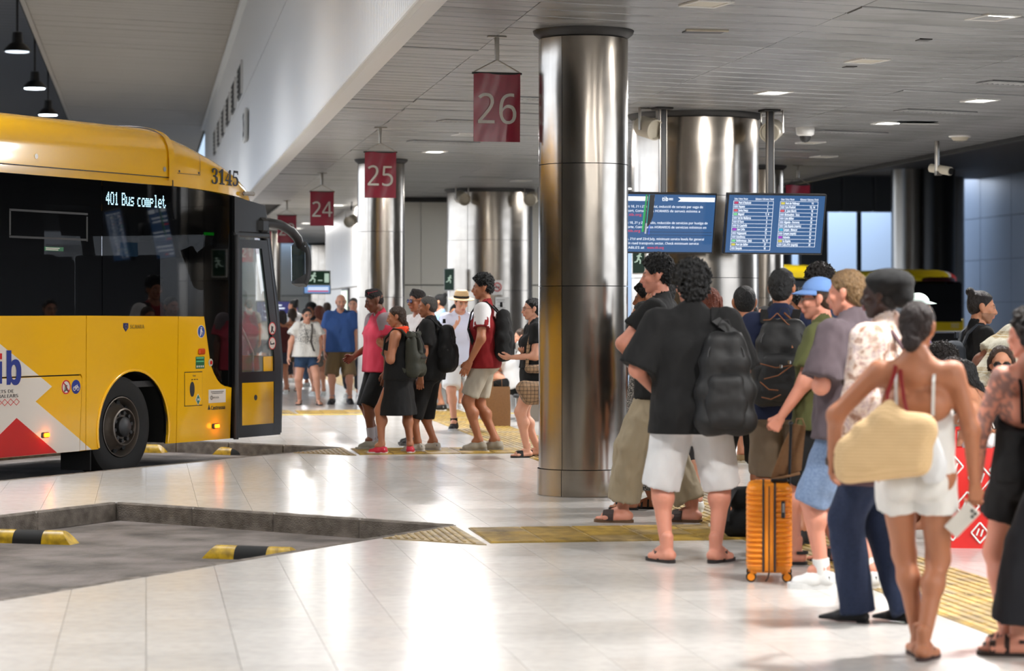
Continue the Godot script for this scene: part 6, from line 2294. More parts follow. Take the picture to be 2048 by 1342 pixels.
func cap_hat(J: Dictionary, m: Material, turn := 0.0) -> void:
	var f := field(0.01)
	f.ell(Vector3(0, 0.05, -0.012), Vector3(0.09, 0.094, 0.108)).cut(Vector3(0, -1, 0.12), Vector3(0, 0.055, 0))
	var o := on_head(J, "cap", f.mesh(0.007), m)
	o.basis = o.basis * Basis(Vector3.UP, turn)
	var rows := []
	for i in 7:
		var row := []
		for j in 13:
			var a := PI * (j / 12.0)
			var r := 0.085 + 0.075 * i / 6.0
			row.append(Vector3(cos(a) * (0.085 + 0.004 * i), 0.058 - 0.018 * (i / 6.0) + 0.012 * sin(a) - 0.006 * i / 6.0, 0.0 + sin(a) * r))
		rows.append(row)
	var b := MB.new()
	b.grid(rows, false)
	var low := []
	for r in rows:
		var q := []
		for p in r:
			q.append(p - Vector3(0, 0.005, 0))
		low.append(q)
	b.grid(low, false, true)
	obj("brim", b, m, o)


func point_in(J: Dictionary, p: Vector3) -> Vector3:
	return (J.root as Node3D).transform * p


func hung(J: Dictionary, called: String, label: String, category: String) -> Node3D:
	# a thing worn or held by a person: stands on its own, placed in the person's axes
	var o := thing(called, label, category)
	o.transform = (J.root as Node3D).transform
	return o


func backpack(J: Dictionary, tp: Callable, label: String, m: Material, o := {}) -> Node3D:
	var H: float = J.H
	var n := hung(J, "backpack", label, "backpack")
	last_bag = n
	var sx: float = o.get("x", 0.0)
	var hi: float = o.get("top", 0.8)
	var lo: float = o.get("low", 0.56)
	var wd: float = o.get("wide", 0.062)
	var dp: float = o.get("deep", 0.075)
	var back: float = o.get("back", -0.08)
	var f := field(0.06, 0.007, Vector3(9, 9, 9))
	for r in [[0.05, 1.0, 0.58], [0.38, 1.05, 0.55], [0.7, 0.85, 0.46], [0.93, 0.5, 0.34]]:
		var y: float = lerpf(lo + 0.03, hi - 0.03, r[0])
		f.cone(tp.call(sx - wd * r[1], y, back - dp * 0.45), tp.call(sx + wd * r[1], y, back - dp * 0.45), dp * r[2] * H, dp * r[2] * H)
	for s in [-1.0, 1.0]:
		f.cone(tp.call(sx + s * wd * 0.9, lo + 0.045, back - dp * 0.4), tp.call(sx + s * wd * 0.6, hi - 0.06, back - dp * 0.36), dp * 0.5 * H, dp * 0.38 * H)
	obj("bag", f.mesh(0.014), m, n)
	var p := field(0.1, 0.004, Vector3(14, 14, 14))
	for r in [[0.12, 0.75], [0.3, 0.8], [0.48, 0.6]]:
		p.cone(tp.call(sx - wd * r[1], lerpf(lo, hi, r[0]), back - dp * 0.78), tp.call(sx + wd * r[1], lerpf(lo, hi, r[0]), back - dp * 0.78), dp * 0.34 * H, dp * 0.34 * H)
	obj("front_pocket", p.mesh(0.012), o.get("pocket", m), n)
	var zip := MB.new()
	var path := []
	for i in 13:
		var a := PI * i / 12.0
		path.append(tp.call(sx + cos(a) * wd * 1.1, hi - 0.1 + sin(a) * 0.06, back - dp * (0.93 - 0.25 * sin(a))))
	for i in 12:
		zip.rod(path[i], path[i + 1], 0.004, 0.004, 5)
	obj("zip", zip, M.charcoal, n)
	obj("grab_handle", MB.new().ribbon([tp.call(sx - 0.02, hi - 0.005, back - 0.02), tp.call(sx - 0.012, hi + 0.02, back - 0.02), tp.call(sx + 0.012, hi + 0.02, back - 0.02), tp.call(sx + 0.02, hi - 0.005, back - 0.02)], [Vector3(-1, 0.3, 0), Vector3(-0.3, 1, 0), Vector3(0.3, 1, 0), Vector3(1, 0.3, 0)], 0.018, 0.006), m, n)
	for s in o.get("straps", [-1.0, 1.0]):
		var sh: float = 0.056 if not o.has("sling") else 0.075
		var pth := [tp.call(sx + s * 0.035, hi - 0.03, back + 0.004), tp.call(s * sh, 0.815, -0.062), tp.call(s * sh * 1.04, 0.852, -0.022), tp.call(s * sh * 1.06, 0.848, 0.02), tp.call(s * sh * 1.08, 0.79, 0.062), tp.call(s * sh * 1.2, 0.7, 0.08), tp.call(s * 0.098, 0.62, 0.045), tp.call(s * 0.105, 0.59, -0.01), tp.call(sx + s * wd * 1.2, lo + 0.04, back + 0.005)]
		obj("strap", MB.new().ribbon(pth, [Vector3(0, 0.5, -1), Vector3(0, 0.6, -1), Vector3(0, 1, -0.3), Vector3(0, 1, 0.4), Vector3(0, 0.3, 1), Vector3(s * 0.3, 0, 1), Vector3(s, 0, 0.6), Vector3(s, 0, 0), Vector3(s, 0, -0.4)], 0.055, 0.012), o.get("strap", m), n)
	return n


func torso(J: Dictionary) -> Callable:
	var base: Vector3 = J.base
	var tb: Basis = J.tb
	var H: float = J.H
	return func(x: float, y: float, z: float) -> Vector3: return base + tb * (Vector3(x, y - 0.53, z) * H)


func phone(J: Dictionary, side: String, label: String, c: Color, place = null) -> void:
	var n := hung(J, "phone", label, "phone")
	var hx: Transform3D = J[side + "hand"]
	var at := hx * Vector3(-0.03, -0.085, 0.012)
	var bs := hx.basis.orthonormalized()
	if place != null:
		at = place.origin
		bs = place.basis
	obj("case", MB.new().box(at, Vector3(0.009, 0.15, 0.074), 0.004, bs), mat(c, 0.3), n)
	obj("display", MB.new().box(at + bs * Vector3(-0.005, 0, 0), Vector3(0.002, 0.142, 0.067), 0.0, bs), mat(Color(0.03, 0.035, 0.05), 0.1), n)
	for k in 3:
		obj("lens", MB.new().rod(at + bs * Vector3(0.004, 0.058 - 0.018 * (k % 2), -0.022 + 0.018 * (k / 2)), at + bs * Vector3(0.007, 0.058 - 0.018 * (k % 2), -0.022 + 0.018 * (k / 2)), 0.007, 0.007, 10), M.black, n)


# ---------------------------------------------------------------- cloth patterns and things carried
var last_bag: Node3D


func people_materials() -> void:
	M.strands = ntex(0.05, 4, false, 1.0, ramp([[0.0, Color(0.55, 0.55, 0.55)], [0.5, Color(0.9, 0.9, 0.9)], [1.0, Color(1, 1, 1)]]), 21, 256)
	M.skin = mat(Color(1, 1, 1), 0.52)
	M.skin.vertex_color_use_as_albedo = true
	M.skin.subsurf_scatter_enabled = true
	M.skin.subsurf_scatter_strength = 0.08
	M.eye_white = mat(Color(0.75, 0.72, 0.7), 0.25)
	M.iris = mat(Color(0.05, 0.035, 0.03), 0.15)
	M.clear_lens = pane(Color(0.9, 0.92, 0.95), 0.06)
	M.floral = ntex(0.022, 4, false, 1.0, ramp([[0.0, Color(0.52, 0.38, 0.32)], [0.33, Color(0.6, 0.44, 0.36)], [0.41, Color(0.83, 0.76, 0.7)], [0.58, Color(0.86, 0.8, 0.75)], [0.64, Color(0.62, 0.52, 0.56)], [0.72, Color(0.85, 0.79, 0.74)], [1.0, Color(0.66, 0.5, 0.4)]]), 22, 256)
	M.denim = ntex(0.06, 4, false, 1.0, ramp([[0.0, Color(0.75, 0.78, 0.82)], [1.0, Color(1, 1, 1)]]), 23, 256)
	M.tropical = ntex(0.02, 2, false, 1.0, ramp([[0.0, Color(0.09, 0.2, 0.17)], [0.36, Color(0.13, 0.33, 0.26)], [0.4, Color(0.62, 0.66, 0.6)], [0.5, Color(0.2, 0.42, 0.34)], [0.56, Color(0.66, 0.68, 0.62)], [0.6, Color(0.12, 0.29, 0.24)], [0.72, Color(0.5, 0.58, 0.5)], [1.0, Color(0.1, 0.24, 0.2)]]), 24, 256)
	M.specks = ntex(0.06, 2, false, 1.0, ramp([[0.0, Color(0.03, 0.03, 0.03)], [0.5, Color(0.04, 0.04, 0.04)], [0.56, Color(0.6, 0.58, 0.55)], [1.0, Color(0.7, 0.68, 0.66)]]), 25, 256)
	var im := Image.create(64, 256, false, Image.FORMAT_RGB8)
	im.fill(Color(0.78, 0.76, 0.68))
	for i in 8:
		im.fill_rect(Rect2i(0, i * 32, 64, 7), Color(0.6, 0.49, 0.27))
		im.fill_rect(Rect2i(0, i * 32 + 9, 64, 2), Color(0.66, 0.57, 0.36))
	M.polo = paint(im)
	im = Image.create(256, 256, false, Image.FORMAT_RGB8)
	im.fill(Color(0.62, 0.5, 0.38))
	for i in 8:
		im.fill_rect(Rect2i(0, i * 32, 256, 4), Color(0.1, 0.08, 0.07))
		im.fill_rect(Rect2i(i * 32, 0, 4, 256), Color(0.1, 0.08, 0.07))
		im.fill_rect(Rect2i(i * 32 + 10, 0, 2, 256), Color(0.4, 0.31, 0.24))
		im.fill_rect(Rect2i(0, i * 32 + 10, 256, 2), Color(0.4, 0.31, 0.24))
	M.check = paint(im)
	im = Image.create(256, 256, false, Image.FORMAT_RGB8)
	im.fill(Color(0.88, 0.87, 0.84))
	for y in range(122, 186):
		for x in range(94, 162):
			var v := noise.get_noise_2d(x * 0.16, y * 0.2)
			var e := Vector2((x - 128) / 34.0, (y - 154) / 32.0).length()
			if v > 0.06 + 0.25 * e * e:
				im.set_pixel(x, y, Color(0.16, 0.16, 0.17))
	M.print = paint(im)
	im = Image.create(64, 64, false, Image.FORMAT_RGB8)
	for y in 64:
		for x in 64:
			var s := 0.5 + 0.5 * sin(y * TAU / 8.0)
			var t := 0.5 + 0.5 * sin((x + 4 * ((y / 8) % 2)) * TAU / 8.0)
			im.set_pixel(x, y, Color(0.72, 0.59, 0.41).lerp(Color(0.9, 0.78, 0.6), s * 0.7 + t * 0.3))
	M.straw_tex = paint(im)
	M.straw = tri_map(mat(Color(1, 1, 1), 0.8), Vector3(9, 9, 9))
	M.straw.albedo_texture = M.straw_tex
	M.straw.heightmap_enabled = true
	M.straw.heightmap_texture = M.straw_tex
	M.straw.heightmap_scale = 0.5
	M.kraft = tri_map(mat(Color(0.55, 0.4, 0.26), 0.8), Vector3(3, 3, 3))
	M.kraft.albedo_texture = M.speck


func straw_bag(J: Dictionary) -> void:
	var o := hung(J, "straw_bag", "large woven straw bag with red handles carried by the woman in white shorts", "bag")
	var z := -0.2
	var f := field(0.07, 0.004, Vector3(8, 8, 8))
	f.cone(Vector3(0.275, 0.835, z), Vector3(-0.015, 0.875, z), 0.062, 0.066)
	f.cone(Vector3(0.265, 0.92, z), Vector3(-0.03, 0.975, z), 0.066, 0.064)
	f.cone(Vector3(0.2, 1.0, z), Vector3(-0.045, 1.025, z), 0.05, 0.036)
	f.cone(Vector3(0.12, 1.06, z), Vector3(0.1, 1.115, z), 0.045, 0.022)
	f.cone(Vector3(0.12, 1.06, z), Vector3(-0.045, 1.03, z), 0.03, 0.03)
	obj("bag", f.mesh(0.009), M.straw, o)
	var leather := cloth(Color(0.5, 0.07, 0.07), null, 1.0, 0.5)
	obj("handle", MB.new().ribbon([Vector3(0.105, 1.06, z - 0.035), Vector3(0.11, 1.16, z + 0.02), Vector3(0.085, 1.25, -0.085), Vector3(0.082, 1.302, -0.03), Vector3(0.085, 1.29, 0.03), Vector3(0.1, 1.18, 0.05)], [Vector3(0, 0.2, -1), Vector3(0, 0.3, -1), Vector3(0, 0.6, -1), Vector3(0, 1, 0), Vector3(0, 0.7, 1), Vector3(0, 0, 1)], 0.016, 0.007), leather, o)
	obj("handle", MB.new().ribbon([Vector3(0.012, 1.04, z - 0.03), Vector3(0.04, 1.14, z + 0.03), Vector3(0.06, 1.24, -0.08), Vector3(0.066, 1.305, -0.03), Vector3(0.07, 1.29, 0.03), Vector3(0.06, 1.2, 0.06)], [Vector3(0, 0.2, -1), Vector3(0, 0.3, -1), Vector3(0, 0.6, -1), Vector3(0, 1, 0), Vector3(0, 0.7, 1), Vector3(0, 0, 1)], 0.016, 0.007), leather, o)
	obj("tassel", MB.new().ribbon([Vector3(0.3, 0.93, z - 0.02), Vector3(0.325, 0.9, z - 0.02), Vector3(0.33, 0.82, z - 0.01)], [Vector3(0, 0, -1), Vector3(0, 0, -1), Vector3(0, 0, -1)], 0.02, 0.008), cloth(Color(0.32, 0.17, 0.15)), o)
	# a white garment draped over the side of the bag
	var g := field(0.04, 0.008, Vector3(14, 7, 14))
	g.cone(Vector3(-0.06, 1.02, z + 0.02), Vector3(-0.085, 0.86, z + 0.04), 0.035, 0.05)
	g.cone(Vector3(-0.085, 0.86, z + 0.04), Vector3(-0.09, 0.79, z + 0.06), 0.05, 0.045, 1)
	tag(obj("draped_garment", g.mesh(0.01), cloth(Color(0.85, 0.85, 0.85)), self), "white crumpled garment hanging beside the straw bag", "garment")
	get_node("draped_garment").transform = (J.root as Node3D).transform


func beret(J: Dictionary) -> void:
	var f := field(0.03, 0.003, Vector3(20, 20, 20))
	f.ell(Vector3(0, 0.045, -0.014), Vector3(0.09, 0.08, 0.106)).ell(Vector3(0, 0.07, -0.045), Vector3(0.115, 0.072, 0.125)).ball(Vector3(0.01, 0.0, -0.11), 0.062).cut(Vector3(0, -0.7, 0.72), Vector3(0, 0.05, 0.05))
	on_head(J, "beret", f.mesh(0.008), cloth(Color(0.012, 0.012, 0.014)))


func cross_strap(J: Dictionary, label: String) -> void:
	var o := hung(J, "shoulder_bag", label, "bag")
	var t := torso(J)
	var m := cloth(Color(0.3, 0.2, 0.22) if label.contains("mauve") else Color(0.33, 0.31, 0.29))
	var front := not label.contains("mauve")
	var s := 1.0 if front else -1.0
	var zz := 0.104 if front else 0.1
	obj("strap", MB.new().ribbon([t.call(0.055, 0.79, -s * 0.05), t.call(0.055, 0.856, -s * 0.01), t.call(0.05, 0.83, s * 0.05), t.call(0.045, 0.76, s * zz), t.call(0.03, 0.66, s * zz), t.call(0.06, 0.57, s * zz * 0.98), t.call(0.11, 0.51, s * 0.04)], [Vector3(0, 0.5, -s), Vector3(0, 1, 0), Vector3(0, 0.8, s), Vector3(0, 0.2, s), Vector3(0, 0, s), Vector3(0.3, 0, s), Vector3(1, 0, 0.3 * s)], 0.03, 0.008), m, o)
	var f := field(0.03, 0.004)
	f.cone(t.call(0.135, 0.48, -0.04), t.call(0.135, 0.48, 0.05), 0.05, 0.05).cone(t.call(0.135, 0.43, -0.05), t.call(0.135, 0.43, 0.06), 0.055, 0.055)
	obj("bag", f.mesh(0.014), m, o)


func cords(J: Dictionary) -> void:
	var t := torso(J)
	var tan := cloth(Color(0.45, 0.26, 0.12), null, 1.0, 0.6)
	var z := -0.205
	for r in [[-0.075, 0.79, 0.0, 0.845], [0.0, 0.845, 0.05, 0.82], [-0.06, 0.66, 0.055, 0.665], [-0.06, 0.66, 0.04, 0.61], [0.055, 0.6, -0.01, 0.57], [-0.02, 0.555, 0.05, 0.545]]:
		var dz := 0.06 if r[1] > 0.75 else 0.0
		obj("cord", MB.new().sweep([t.call(r[0], r[1], z + dz), t.call((r[0] + r[2]) * 0.5, (r[1] + r[3]) * 0.5 - 0.012, z - 0.006 + dz), t.call(r[2], r[3], z + dz)], [Vector2(0.004, 0), Vector2(0, 0.004), Vector2(-0.004, 0), Vector2(0, -0.004)]), tan, last_bag)
	for q in [Vector2(-0.05, 0.67), Vector2(-0.02, 0.655)]:
		obj("cord_lock", MB.new().box(t.call(q.x, q.y, z - 0.004), Vector3(0.02, 0.024, 0.014), 0.005), M.plain_steel, last_bag)
	obj("side_piping", MB.new().sweep([t.call(-0.055, 0.72, -0.165), t.call(-0.062, 0.77, -0.145), t.call(-0.05, 0.82, -0.115), t.call(-0.02, 0.845, -0.095)], [Vector2(0.008, 0), Vector2(0, 0.008), Vector2(-0.008, 0), Vector2(0, -0.008)]), tan, last_bag)


func neck_band(J: Dictionary) -> void:
	var t := torso(J)
	var path := []
	var outs := []
	for i in 21:
		var a := TAU * i / 20.0
		path.append(t.call(cos(a) * 0.037, 0.862 - 0.008 * sin(a), -0.004 + sin(a) * 0.036))
		outs.append(Vector3(cos(a), 0.4, sin(a)))
	obj("neck_band", MB.new().ribbon(path, outs, 0.016, 0.005), cloth(Color(0.45, 0.1, 0.1)), J.root)


func neck_scarf(J: Dictionary, m: Material) -> void:
	var t := torso(J)
	var f := field(0.02, 0.003)
	for i in 12:
		var a := TAU * i / 12.0
		var b := TAU * (i + 1) / 12.0
		f.cone(t.call(cos(a) * 0.048, 0.845 - 0.01 * sin(a), -0.012 + sin(a) * 0.046), t.call(cos(b) * 0.048, 0.845 - 0.01 * sin(b), -0.012 + sin(b) * 0.046), 0.018, 0.018)
	f.cone(t.call(-0.03, 0.835, -0.05), t.call(0.0, 0.79, -0.07), 0.02, 0.012).cone(t.call(0.03, 0.835, -0.05), t.call(0.0, 0.79, -0.07), 0.02, 0.012)
	obj("scarf", f.mesh(0.011), m, J.root)


func roll_pack(J: Dictionary) -> void:
	var t := torso(J)
	var m := cloth(Color(0.17, 0.175, 0.13), null, 1.0, 0.7)
	var o := hung(J, "backpack", "olive roll-top backpack with a flat buckle strap on the woman in the black dress", "backpack")
	var f := field(0.03, 0.004, Vector3(7, 7, 7))
	for s in [-1.0, 1.0]:
		f.cone(t.call(s * 0.072, 0.555, -0.135), t.call(s * 0.062, 0.77, -0.12), 0.055, 0.045)
		f.cone(t.call(s * 0.072, 0.555, -0.105), t.call(s * 0.062, 0.76, -0.1), 0.05, 0.045)
	f.cone(t.call(-0.06, 0.65, -0.14), t.call(0.06, 0.65, -0.14), 0.06, 0.06).cone(t.call(-0.06, 0.58, -0.14), t.call(0.06, 0.58, -0.14), 0.06, 0.06)
	obj("bag", f.mesh(0.012), m, o)
	obj("rolled_top", MB.new().sweep([t.call(-0.115, 0.815, -0.11), t.call(-0.05, 0.805, -0.115), t.call(0.05, 0.805, -0.115), t.call(0.115, 0.815, -0.11)], [Vector2(0.028, 0), Vector2(0.018, 0.03), Vector2(-0.018, 0.03), Vector2(-0.028, 0), Vector2(-0.018, -0.03), Vector2(0.018, -0.03)]), m, o)
	obj("buckle_strap", MB.new().ribbon([t.call(0, 0.83, -0.1), t.call(0, 0.815, -0.145), t.call(0, 0.74, -0.176), t.call(0, 0.69, -0.182)], [Vector3(0, 1, -0.4), Vector3(0, 0.4, -1), Vector3(0, 0, -1), Vector3(0, 0, -1)], 0.035, 0.006), M.charcoal, o)
	obj("buckle", MB.new().box(t.call(0, 0.7, -0.186), Vector3(0.05, 0.05, 0.016), 0.006), M.black, o)
	obj("pocket_flap", MB.new().box(t.call(0.0, 0.655, -0.184), Vector3(0.2, 0.014, 0.012), 0.004), M.charcoal, o)
	for s in [-1.0, 1.0]:
		obj("strap", MB.new().ribbon([t.call(s * 0.05, 0.78, -0.09), t.call(s * 0.06, 0.84, -0.04), t.call(s * 0.062, 0.848, 0.01), t.call(s * 0.065, 0.78, 0.07), t.call(s * 0.09, 0.68, 0.08), t.call(s * 0.11, 0.6, 0.0), t.call(s * 0.09, 0.56, -0.08)], [Vector3(0, 0.6, -1), Vector3(0, 1, -0.3), Vector3(0, 1, 0.4), Vector3(0, 0.3, 1), Vector3(s * 0.4, 0, 1), Vector3(s, 0, 0), Vector3(s, 0, -0.4)], 0.05, 0.012), m, o)


func bag_logo(J: Dictionary, txt: String) -> void:
	var t := torso(J)
	var at: Vector3 = t.call(0.0, 0.6, -0.196)
	var bs := Basis(Vector3.UP, PI) * Basis(Vector3.BACK, 0.15)
	var o := lettering("logo_text", txt, 0.085, M.white, last_bag, Transform3D(bs, at), "Droid Sans", true, 0.03)
	o.transform = Transform3D(bs * Basis.from_scale(Vector3(0.16 / maxf(o.mesh.get_aabb().size.x, 0.01), 1, 1)), at)
	var sw := PackedVector2Array([Vector2(-0.09, 0.0), Vector2(-0.07, -0.025), Vector2(-0.03, -0.03), Vector2(0.1, 0.02), Vector2(-0.03, -0.012), Vector2(-0.07, -0.008)])
	obj("logo_mark", MB.new().prism(sw, -0.015, 0.015, Transform3D(bs, at + Vector3(0, -0.07, 0))), M.white, last_bag)


func straw_hat(J: Dictionary) -> void:
	var tilt := Transform3D(Basis(Vector3.RIGHT, -0.18), Vector3(0, 0.05, -0.02))
	var m := MB.new().rev([Vector2(0.16, -0.012), Vector2(0.165, -0.004), Vector2(0.13, 0.006), Vector2(0.1, 0.008), Vector2(0.095, 0.03), Vector2(0.088, 0.08), Vector2(0.07, 0.105), Vector2(0.04, 0.108), Vector2(0, 0.1)], 36, tilt)
	m.rev([Vector2(0, 0.09), Vector2(0.085, 0.06), Vector2(0.092, 0.0), Vector2(0.16, -0.012)], 36, tilt)
	var o := on_head(J, "straw_hat", m, M.straw)
	obj("hat_band", MB.new().rev([Vector2(0.099, 0.01), Vector2(0.1, 0.012), Vector2(0.097, 0.038), Vector2(0.094, 0.038)], 36, tilt), cloth(Color(0.08, 0.07, 0.06)), o)


func check_tote(J: Dictionary) -> void:
	var o := hung(J, "tote_bag", "large slouchy tote bag in brown and black check against the steel column", "bag")
	var f := field(0.07, 0.008, Vector3(8, 6, 8))
	f.cone(Vector3(0.2, 0.92, -0.05), Vector3(0.21, 0.92, 0.08), 0.045, 0.045)
	f.cone(Vector3(0.21, 0.7, -0.1), Vector3(0.22, 0.72, 0.13), 0.08, 0.085)
	f.cone(Vector3(0.21, 0.62, -0.06), Vector3(0.22, 0.62, 0.08), 0.07, 0.07)
	obj("bag", f.mesh(0.012), cloth(Color(1, 1, 1), M.check, 3.2), o)
	obj("strap", MB.new().ribbon([Vector3(0.2, 0.94, 0.1), Vector3(0.18, 1.15, 0.08), Vector3(0.15, 1.36, 0.03), Vector3(0.15, 1.37, -0.03), Vector3(0.18, 1.15, -0.1), Vector3(0.2, 0.94, -0.08)], [Vector3(1, 0, 0.3), Vector3(1, 0, 0.3), Vector3(0.3, 1, 0.3), Vector3(0.3, 1, -0.3), Vector3(1, 0, -0.3), Vector3(1, 0, -0.3)], 0.035, 0.008), cloth(Color(1, 1, 1), M.check, 3.2), o)


func chest_print(J: Dictionary) -> void:
	var m := cloth(Color(1, 1, 1), M.print, 1.0)
	m.uv1_offset = Vector3(0.5, 0.3, 0.5)
	(J.root as Node3D).get_node("shirt").material_override = m
	var t := torso(J)
	obj("pendant", MB.new().sweep([t.call(-0.03, 0.83, 0.05), t.call(-0.02, 0.76, 0.1), t.call(0.0, 0.7, 0.125), t.call(0.0, 0.66, 0.128)], [Vector2(0.004, 0), Vector2(0, 0.004), Vector2(-0.004, 0), Vector2(0, -0.004)]), M.charcoal, J.root)


func round_box(w: float, d: float, r: float, n := 6) -> Array:
	var p := []
	for c in 4:
		var cx: float = (w * 0.5 - r) * [1, -1, -1, 1][c]
		var cz: float = (d * 0.5 - r) * [1, 1, -1, -1][c]
		for i in n + 1:
			var a := PI * 0.5 * (c + float(i) / n)
			p.append(Vector2(cx + cos(a) * r, cz + sin(a) * r))
	return p


func build_luggage() -> void:
	var turn := -0.256
	var o := thing("suitcase", "small yellow ribbed hard-shell suitcase on wheels beside the man in white shorts", "suitcase", Vector3(3.484, 0, -13.3), turn)
	var shell_mat := mat(Color(0.9, 0.53, 0.05), 0.45)
	var rows := []
	var n := 132
	for i in n + 1:
		var t := i / float(n)
		var y := 0.052 + 0.5 * t
		var e := minf(t, 1.0 - t) * 0.5
		var shrink := 0.0 if e > 0.035 else 0.035 - sqrt(maxf(0.0, 0.035 * 0.035 - (0.035 - e) * (0.035 - e)))
		var rib := 0.0045 * clampf(sin(t * TAU * 17.0) * 2.2, -1.0, 1.0) if e > 0.04 else 0.0
		var row := []
		for q in round_box(0.248 - 2.0 * shrink + rib * 2.0, 0.37 - 2.0 * shrink + rib * 2.0, 0.055):
			var k := 1.0
			row.append(Vector3(q.x * k, y, q.y))
		rows.append(row)
	var m := MB.new()
	m.grid(rows, true, true)
	m.fan(rows[0], Vector3.DOWN)
	m.fan(rows[-1], Vector3.UP)
	obj("shell", m, shell_mat, o)
	obj("zip_panel", bx(Vector3(0, 0.302, 0.188), Vector3(0.05, 0.47, 0.006), 0.002), shell_mat, o)
	for x in [-0.032, 0.032]:
		obj("zip", bx(Vector3(x, 0.305, 0.1895), Vector3(0.011, 0.49, 0.012), 0.003), M.charcoal, o)
		obj("zip", bx(Vector3(x, 0.551, 0.0), Vector3(0.011, 0.008, 0.34), 0.002), M.charcoal, o)
	obj("zip", bx(Vector3(0.0, 0.3, 0.192), Vector3(0.005, 0.48, 0.005)), M.charcoal, o)
	obj("lock", bx(Vector3(0.078, 0.41, 0.192), Vector3(0.022, 0.095, 0.014), 0.004), M.black, o)
	obj("lock_dial", bx(Vector3(0.078, 0.42, 0.2), Vector3(0.01, 0.05, 0.004), 0.001), M.plain_steel, o)
	obj("top_handle", MB.new().box(Vector3(0.06, 0.566, 0.1), Vector3(0.1, 0.018, 0.03), 0.006), M.black, o)
	for x in [-0.1, 0.1]:
		for z in [-0.145, 0.145]:
			var w := Node3D.new()
			w.name = "caster"
			o.add_child(w, true)
			w.position = Vector3(x, 0.03, z)
			obj("wheel", MB.new().rod(Vector3(0, 0, -0.014), Vector3(0, 0, 0.014), 0.029, 0.029, 20), M.rubber, w)
			obj("hub", MB.new().rod(Vector3(0, 0, -0.016), Vector3(0, 0, 0.017), 0.021, 0.021, 18), shell_mat, w)
			obj("fork", bx(Vector3(-0.012 * signf(x), 0.026, 0), Vector3(0.04, 0.024, 0.035), 0.006), shell_mat, w)
	for z in [-0.06, 0.06]:
		obj("handle_rod", MB.new().rod(Vector3(0.112, 0.53, z), Vector3(0.122, 0.875, z), 0.008), M.black, o)
	obj("handle_grip", MB.new().box(Vector3(0.122, 0.885, 0.0), Vector3(0.026, 0.026, 0.15), 0.01), M.black, o)
	obj("carry_strap", MB.new().ribbon([Vector3(0.0, 0.06, 0.195), Vector3(-0.006, 0.03, 0.2), Vector3(-0.02, 0.01, 0.2)], [Vector3.BACK, Vector3.BACK, Vector3.BACK], 0.008, 0.004), M.charcoal, o)
	# kraft bag held folded over the suitcase
	o = thing("paper_bag", "folded brown paper bag held above the yellow suitcase", "bag", Vector3(3.58, 0, -13.25), turn)
	var side := [Vector2(-0.1, 0.565), Vector2(0.02, 0.6), Vector2(0.075, 0.62), Vector2(0.085, 0.72), Vector2(0.1, 0.87), Vector2(0.03, 0.88), Vector2(-0.03, 0.76)]
	obj("bag", MB.new().prism(PackedVector2Array(side), -0.02, 0.02), M.kraft, o)
	obj("gusset", MB.new().prism(PackedVector2Array([Vector2(-0.06, 0.6), Vector2(-0.02, 0.595), Vector2(0.075, 0.875), Vector2(0.035, 0.885)]), 0.02, 0.034), M.kraft, o)
	obj("flap", MB.new().box(Vector3(-0.015, 0.585, 0.03), Vector3(0.17, 0.012, 0.09), 0.003, Basis(Vector3.BACK, 0.25)), M.kraft, o)
	obj("paper_handle", MB.new().sweep([Vector3(0.04, 0.87, 0), Vector3(0.05, 0.91, 0), Vector3(0.08, 0.91, 0), Vector3(0.095, 0.865, 0)], [Vector2(0.004, 0), Vector2(0, 0.004), Vector2(-0.004, 0), Vector2(0, -0.004)], Vector3.BACK), M.kraft, o)
	# black bag on the floor
	o = thing("backpack", "black bag standing on the floor between the tropical shirt and the yellow suitcase", "backpack", Vector3(3.95, 0, -15.75), turn)
	var f := field(0.05, 0.006)
	f.cone(Vector3(-0.06, 0.09, 0), Vector3(0.06, 0.09, 0), 0.09, 0.09).cone(Vector3(-0.04, 0.27, 0), Vector3(0.04, 0.27, 0), 0.075, 0.075).cut(Vector3.DOWN, Vector3(0, 0.002, 0))
	obj("bag", f.mesh(0.014), cloth(Color(0.025, 0.025, 0.028)), o)
	obj("strap", MB.new().ribbon([Vector3(-0.06, 0.33, 0.06), Vector3(-0.1, 0.25, 0.1), Vector3(-0.11, 0.12, 0.1)], [Vector3(0, 0.5, 1), Vector3(-0.3, 0, 1), Vector3(-0.3, 0, 1)], 0.04, 0.01), M.charcoal, o)
	# red shopping bag
	o = thing("shopping_bag", "big red shopping bag with white diamonds on the floor at the right", "bag", Vector3(5.25, 0, -14.95), -0.35)
	var red := mat(Color(0.78, 0.1, 0.08), 0.45)
	var rr := []
	for i in 8:
		var t := i / 7.0
		var row := []
		for q in round_box(0.44 - 0.04 * t, 0.24 - 0.07 * t, 0.03, 4):
			row.append(Vector3(q.x + 0.006 * sin(t * 9.0 + q.y * 30.0), 0.64 * t, q.y + 0.008 * sin(t * 7.0 + q.x * 22.0)))
		rr.append(row)
	m = MB.new()
	m.grid(rr, true, true)
	m.fan(rr[0], Vector3.DOWN)
	obj("bag", m, red, o)
	for q in [[-0.11, 0.12, 0.06], [0.06, 0.1, 0.055], [-0.02, 0.27, 0.075], [0.15, 0.26, 0.06], [-0.15, 0.34, 0.06], [0.06, 0.45, 0.075], [-0.1, 0.52, 0.055], [0.17, 0.5, 0.05]]:
		var zz: float = 0.122 - 0.035 * q[1] / 0.64 + 0.004
		var r: float = q[2]
		var dia := MB.new()
		for e in [[-1, 0, 0, 1.2], [0, 1.2, 1, 0], [1, 0, 0, -1.2], [0, -1.2, -1, 0]]:
			dia.rod(Vector3(q[0] + r * e[0], q[1] + r * e[1], zz), Vector3(q[0] + r * e[2], q[1] + r * e[3], zz), 0.006, 0.006, 6)
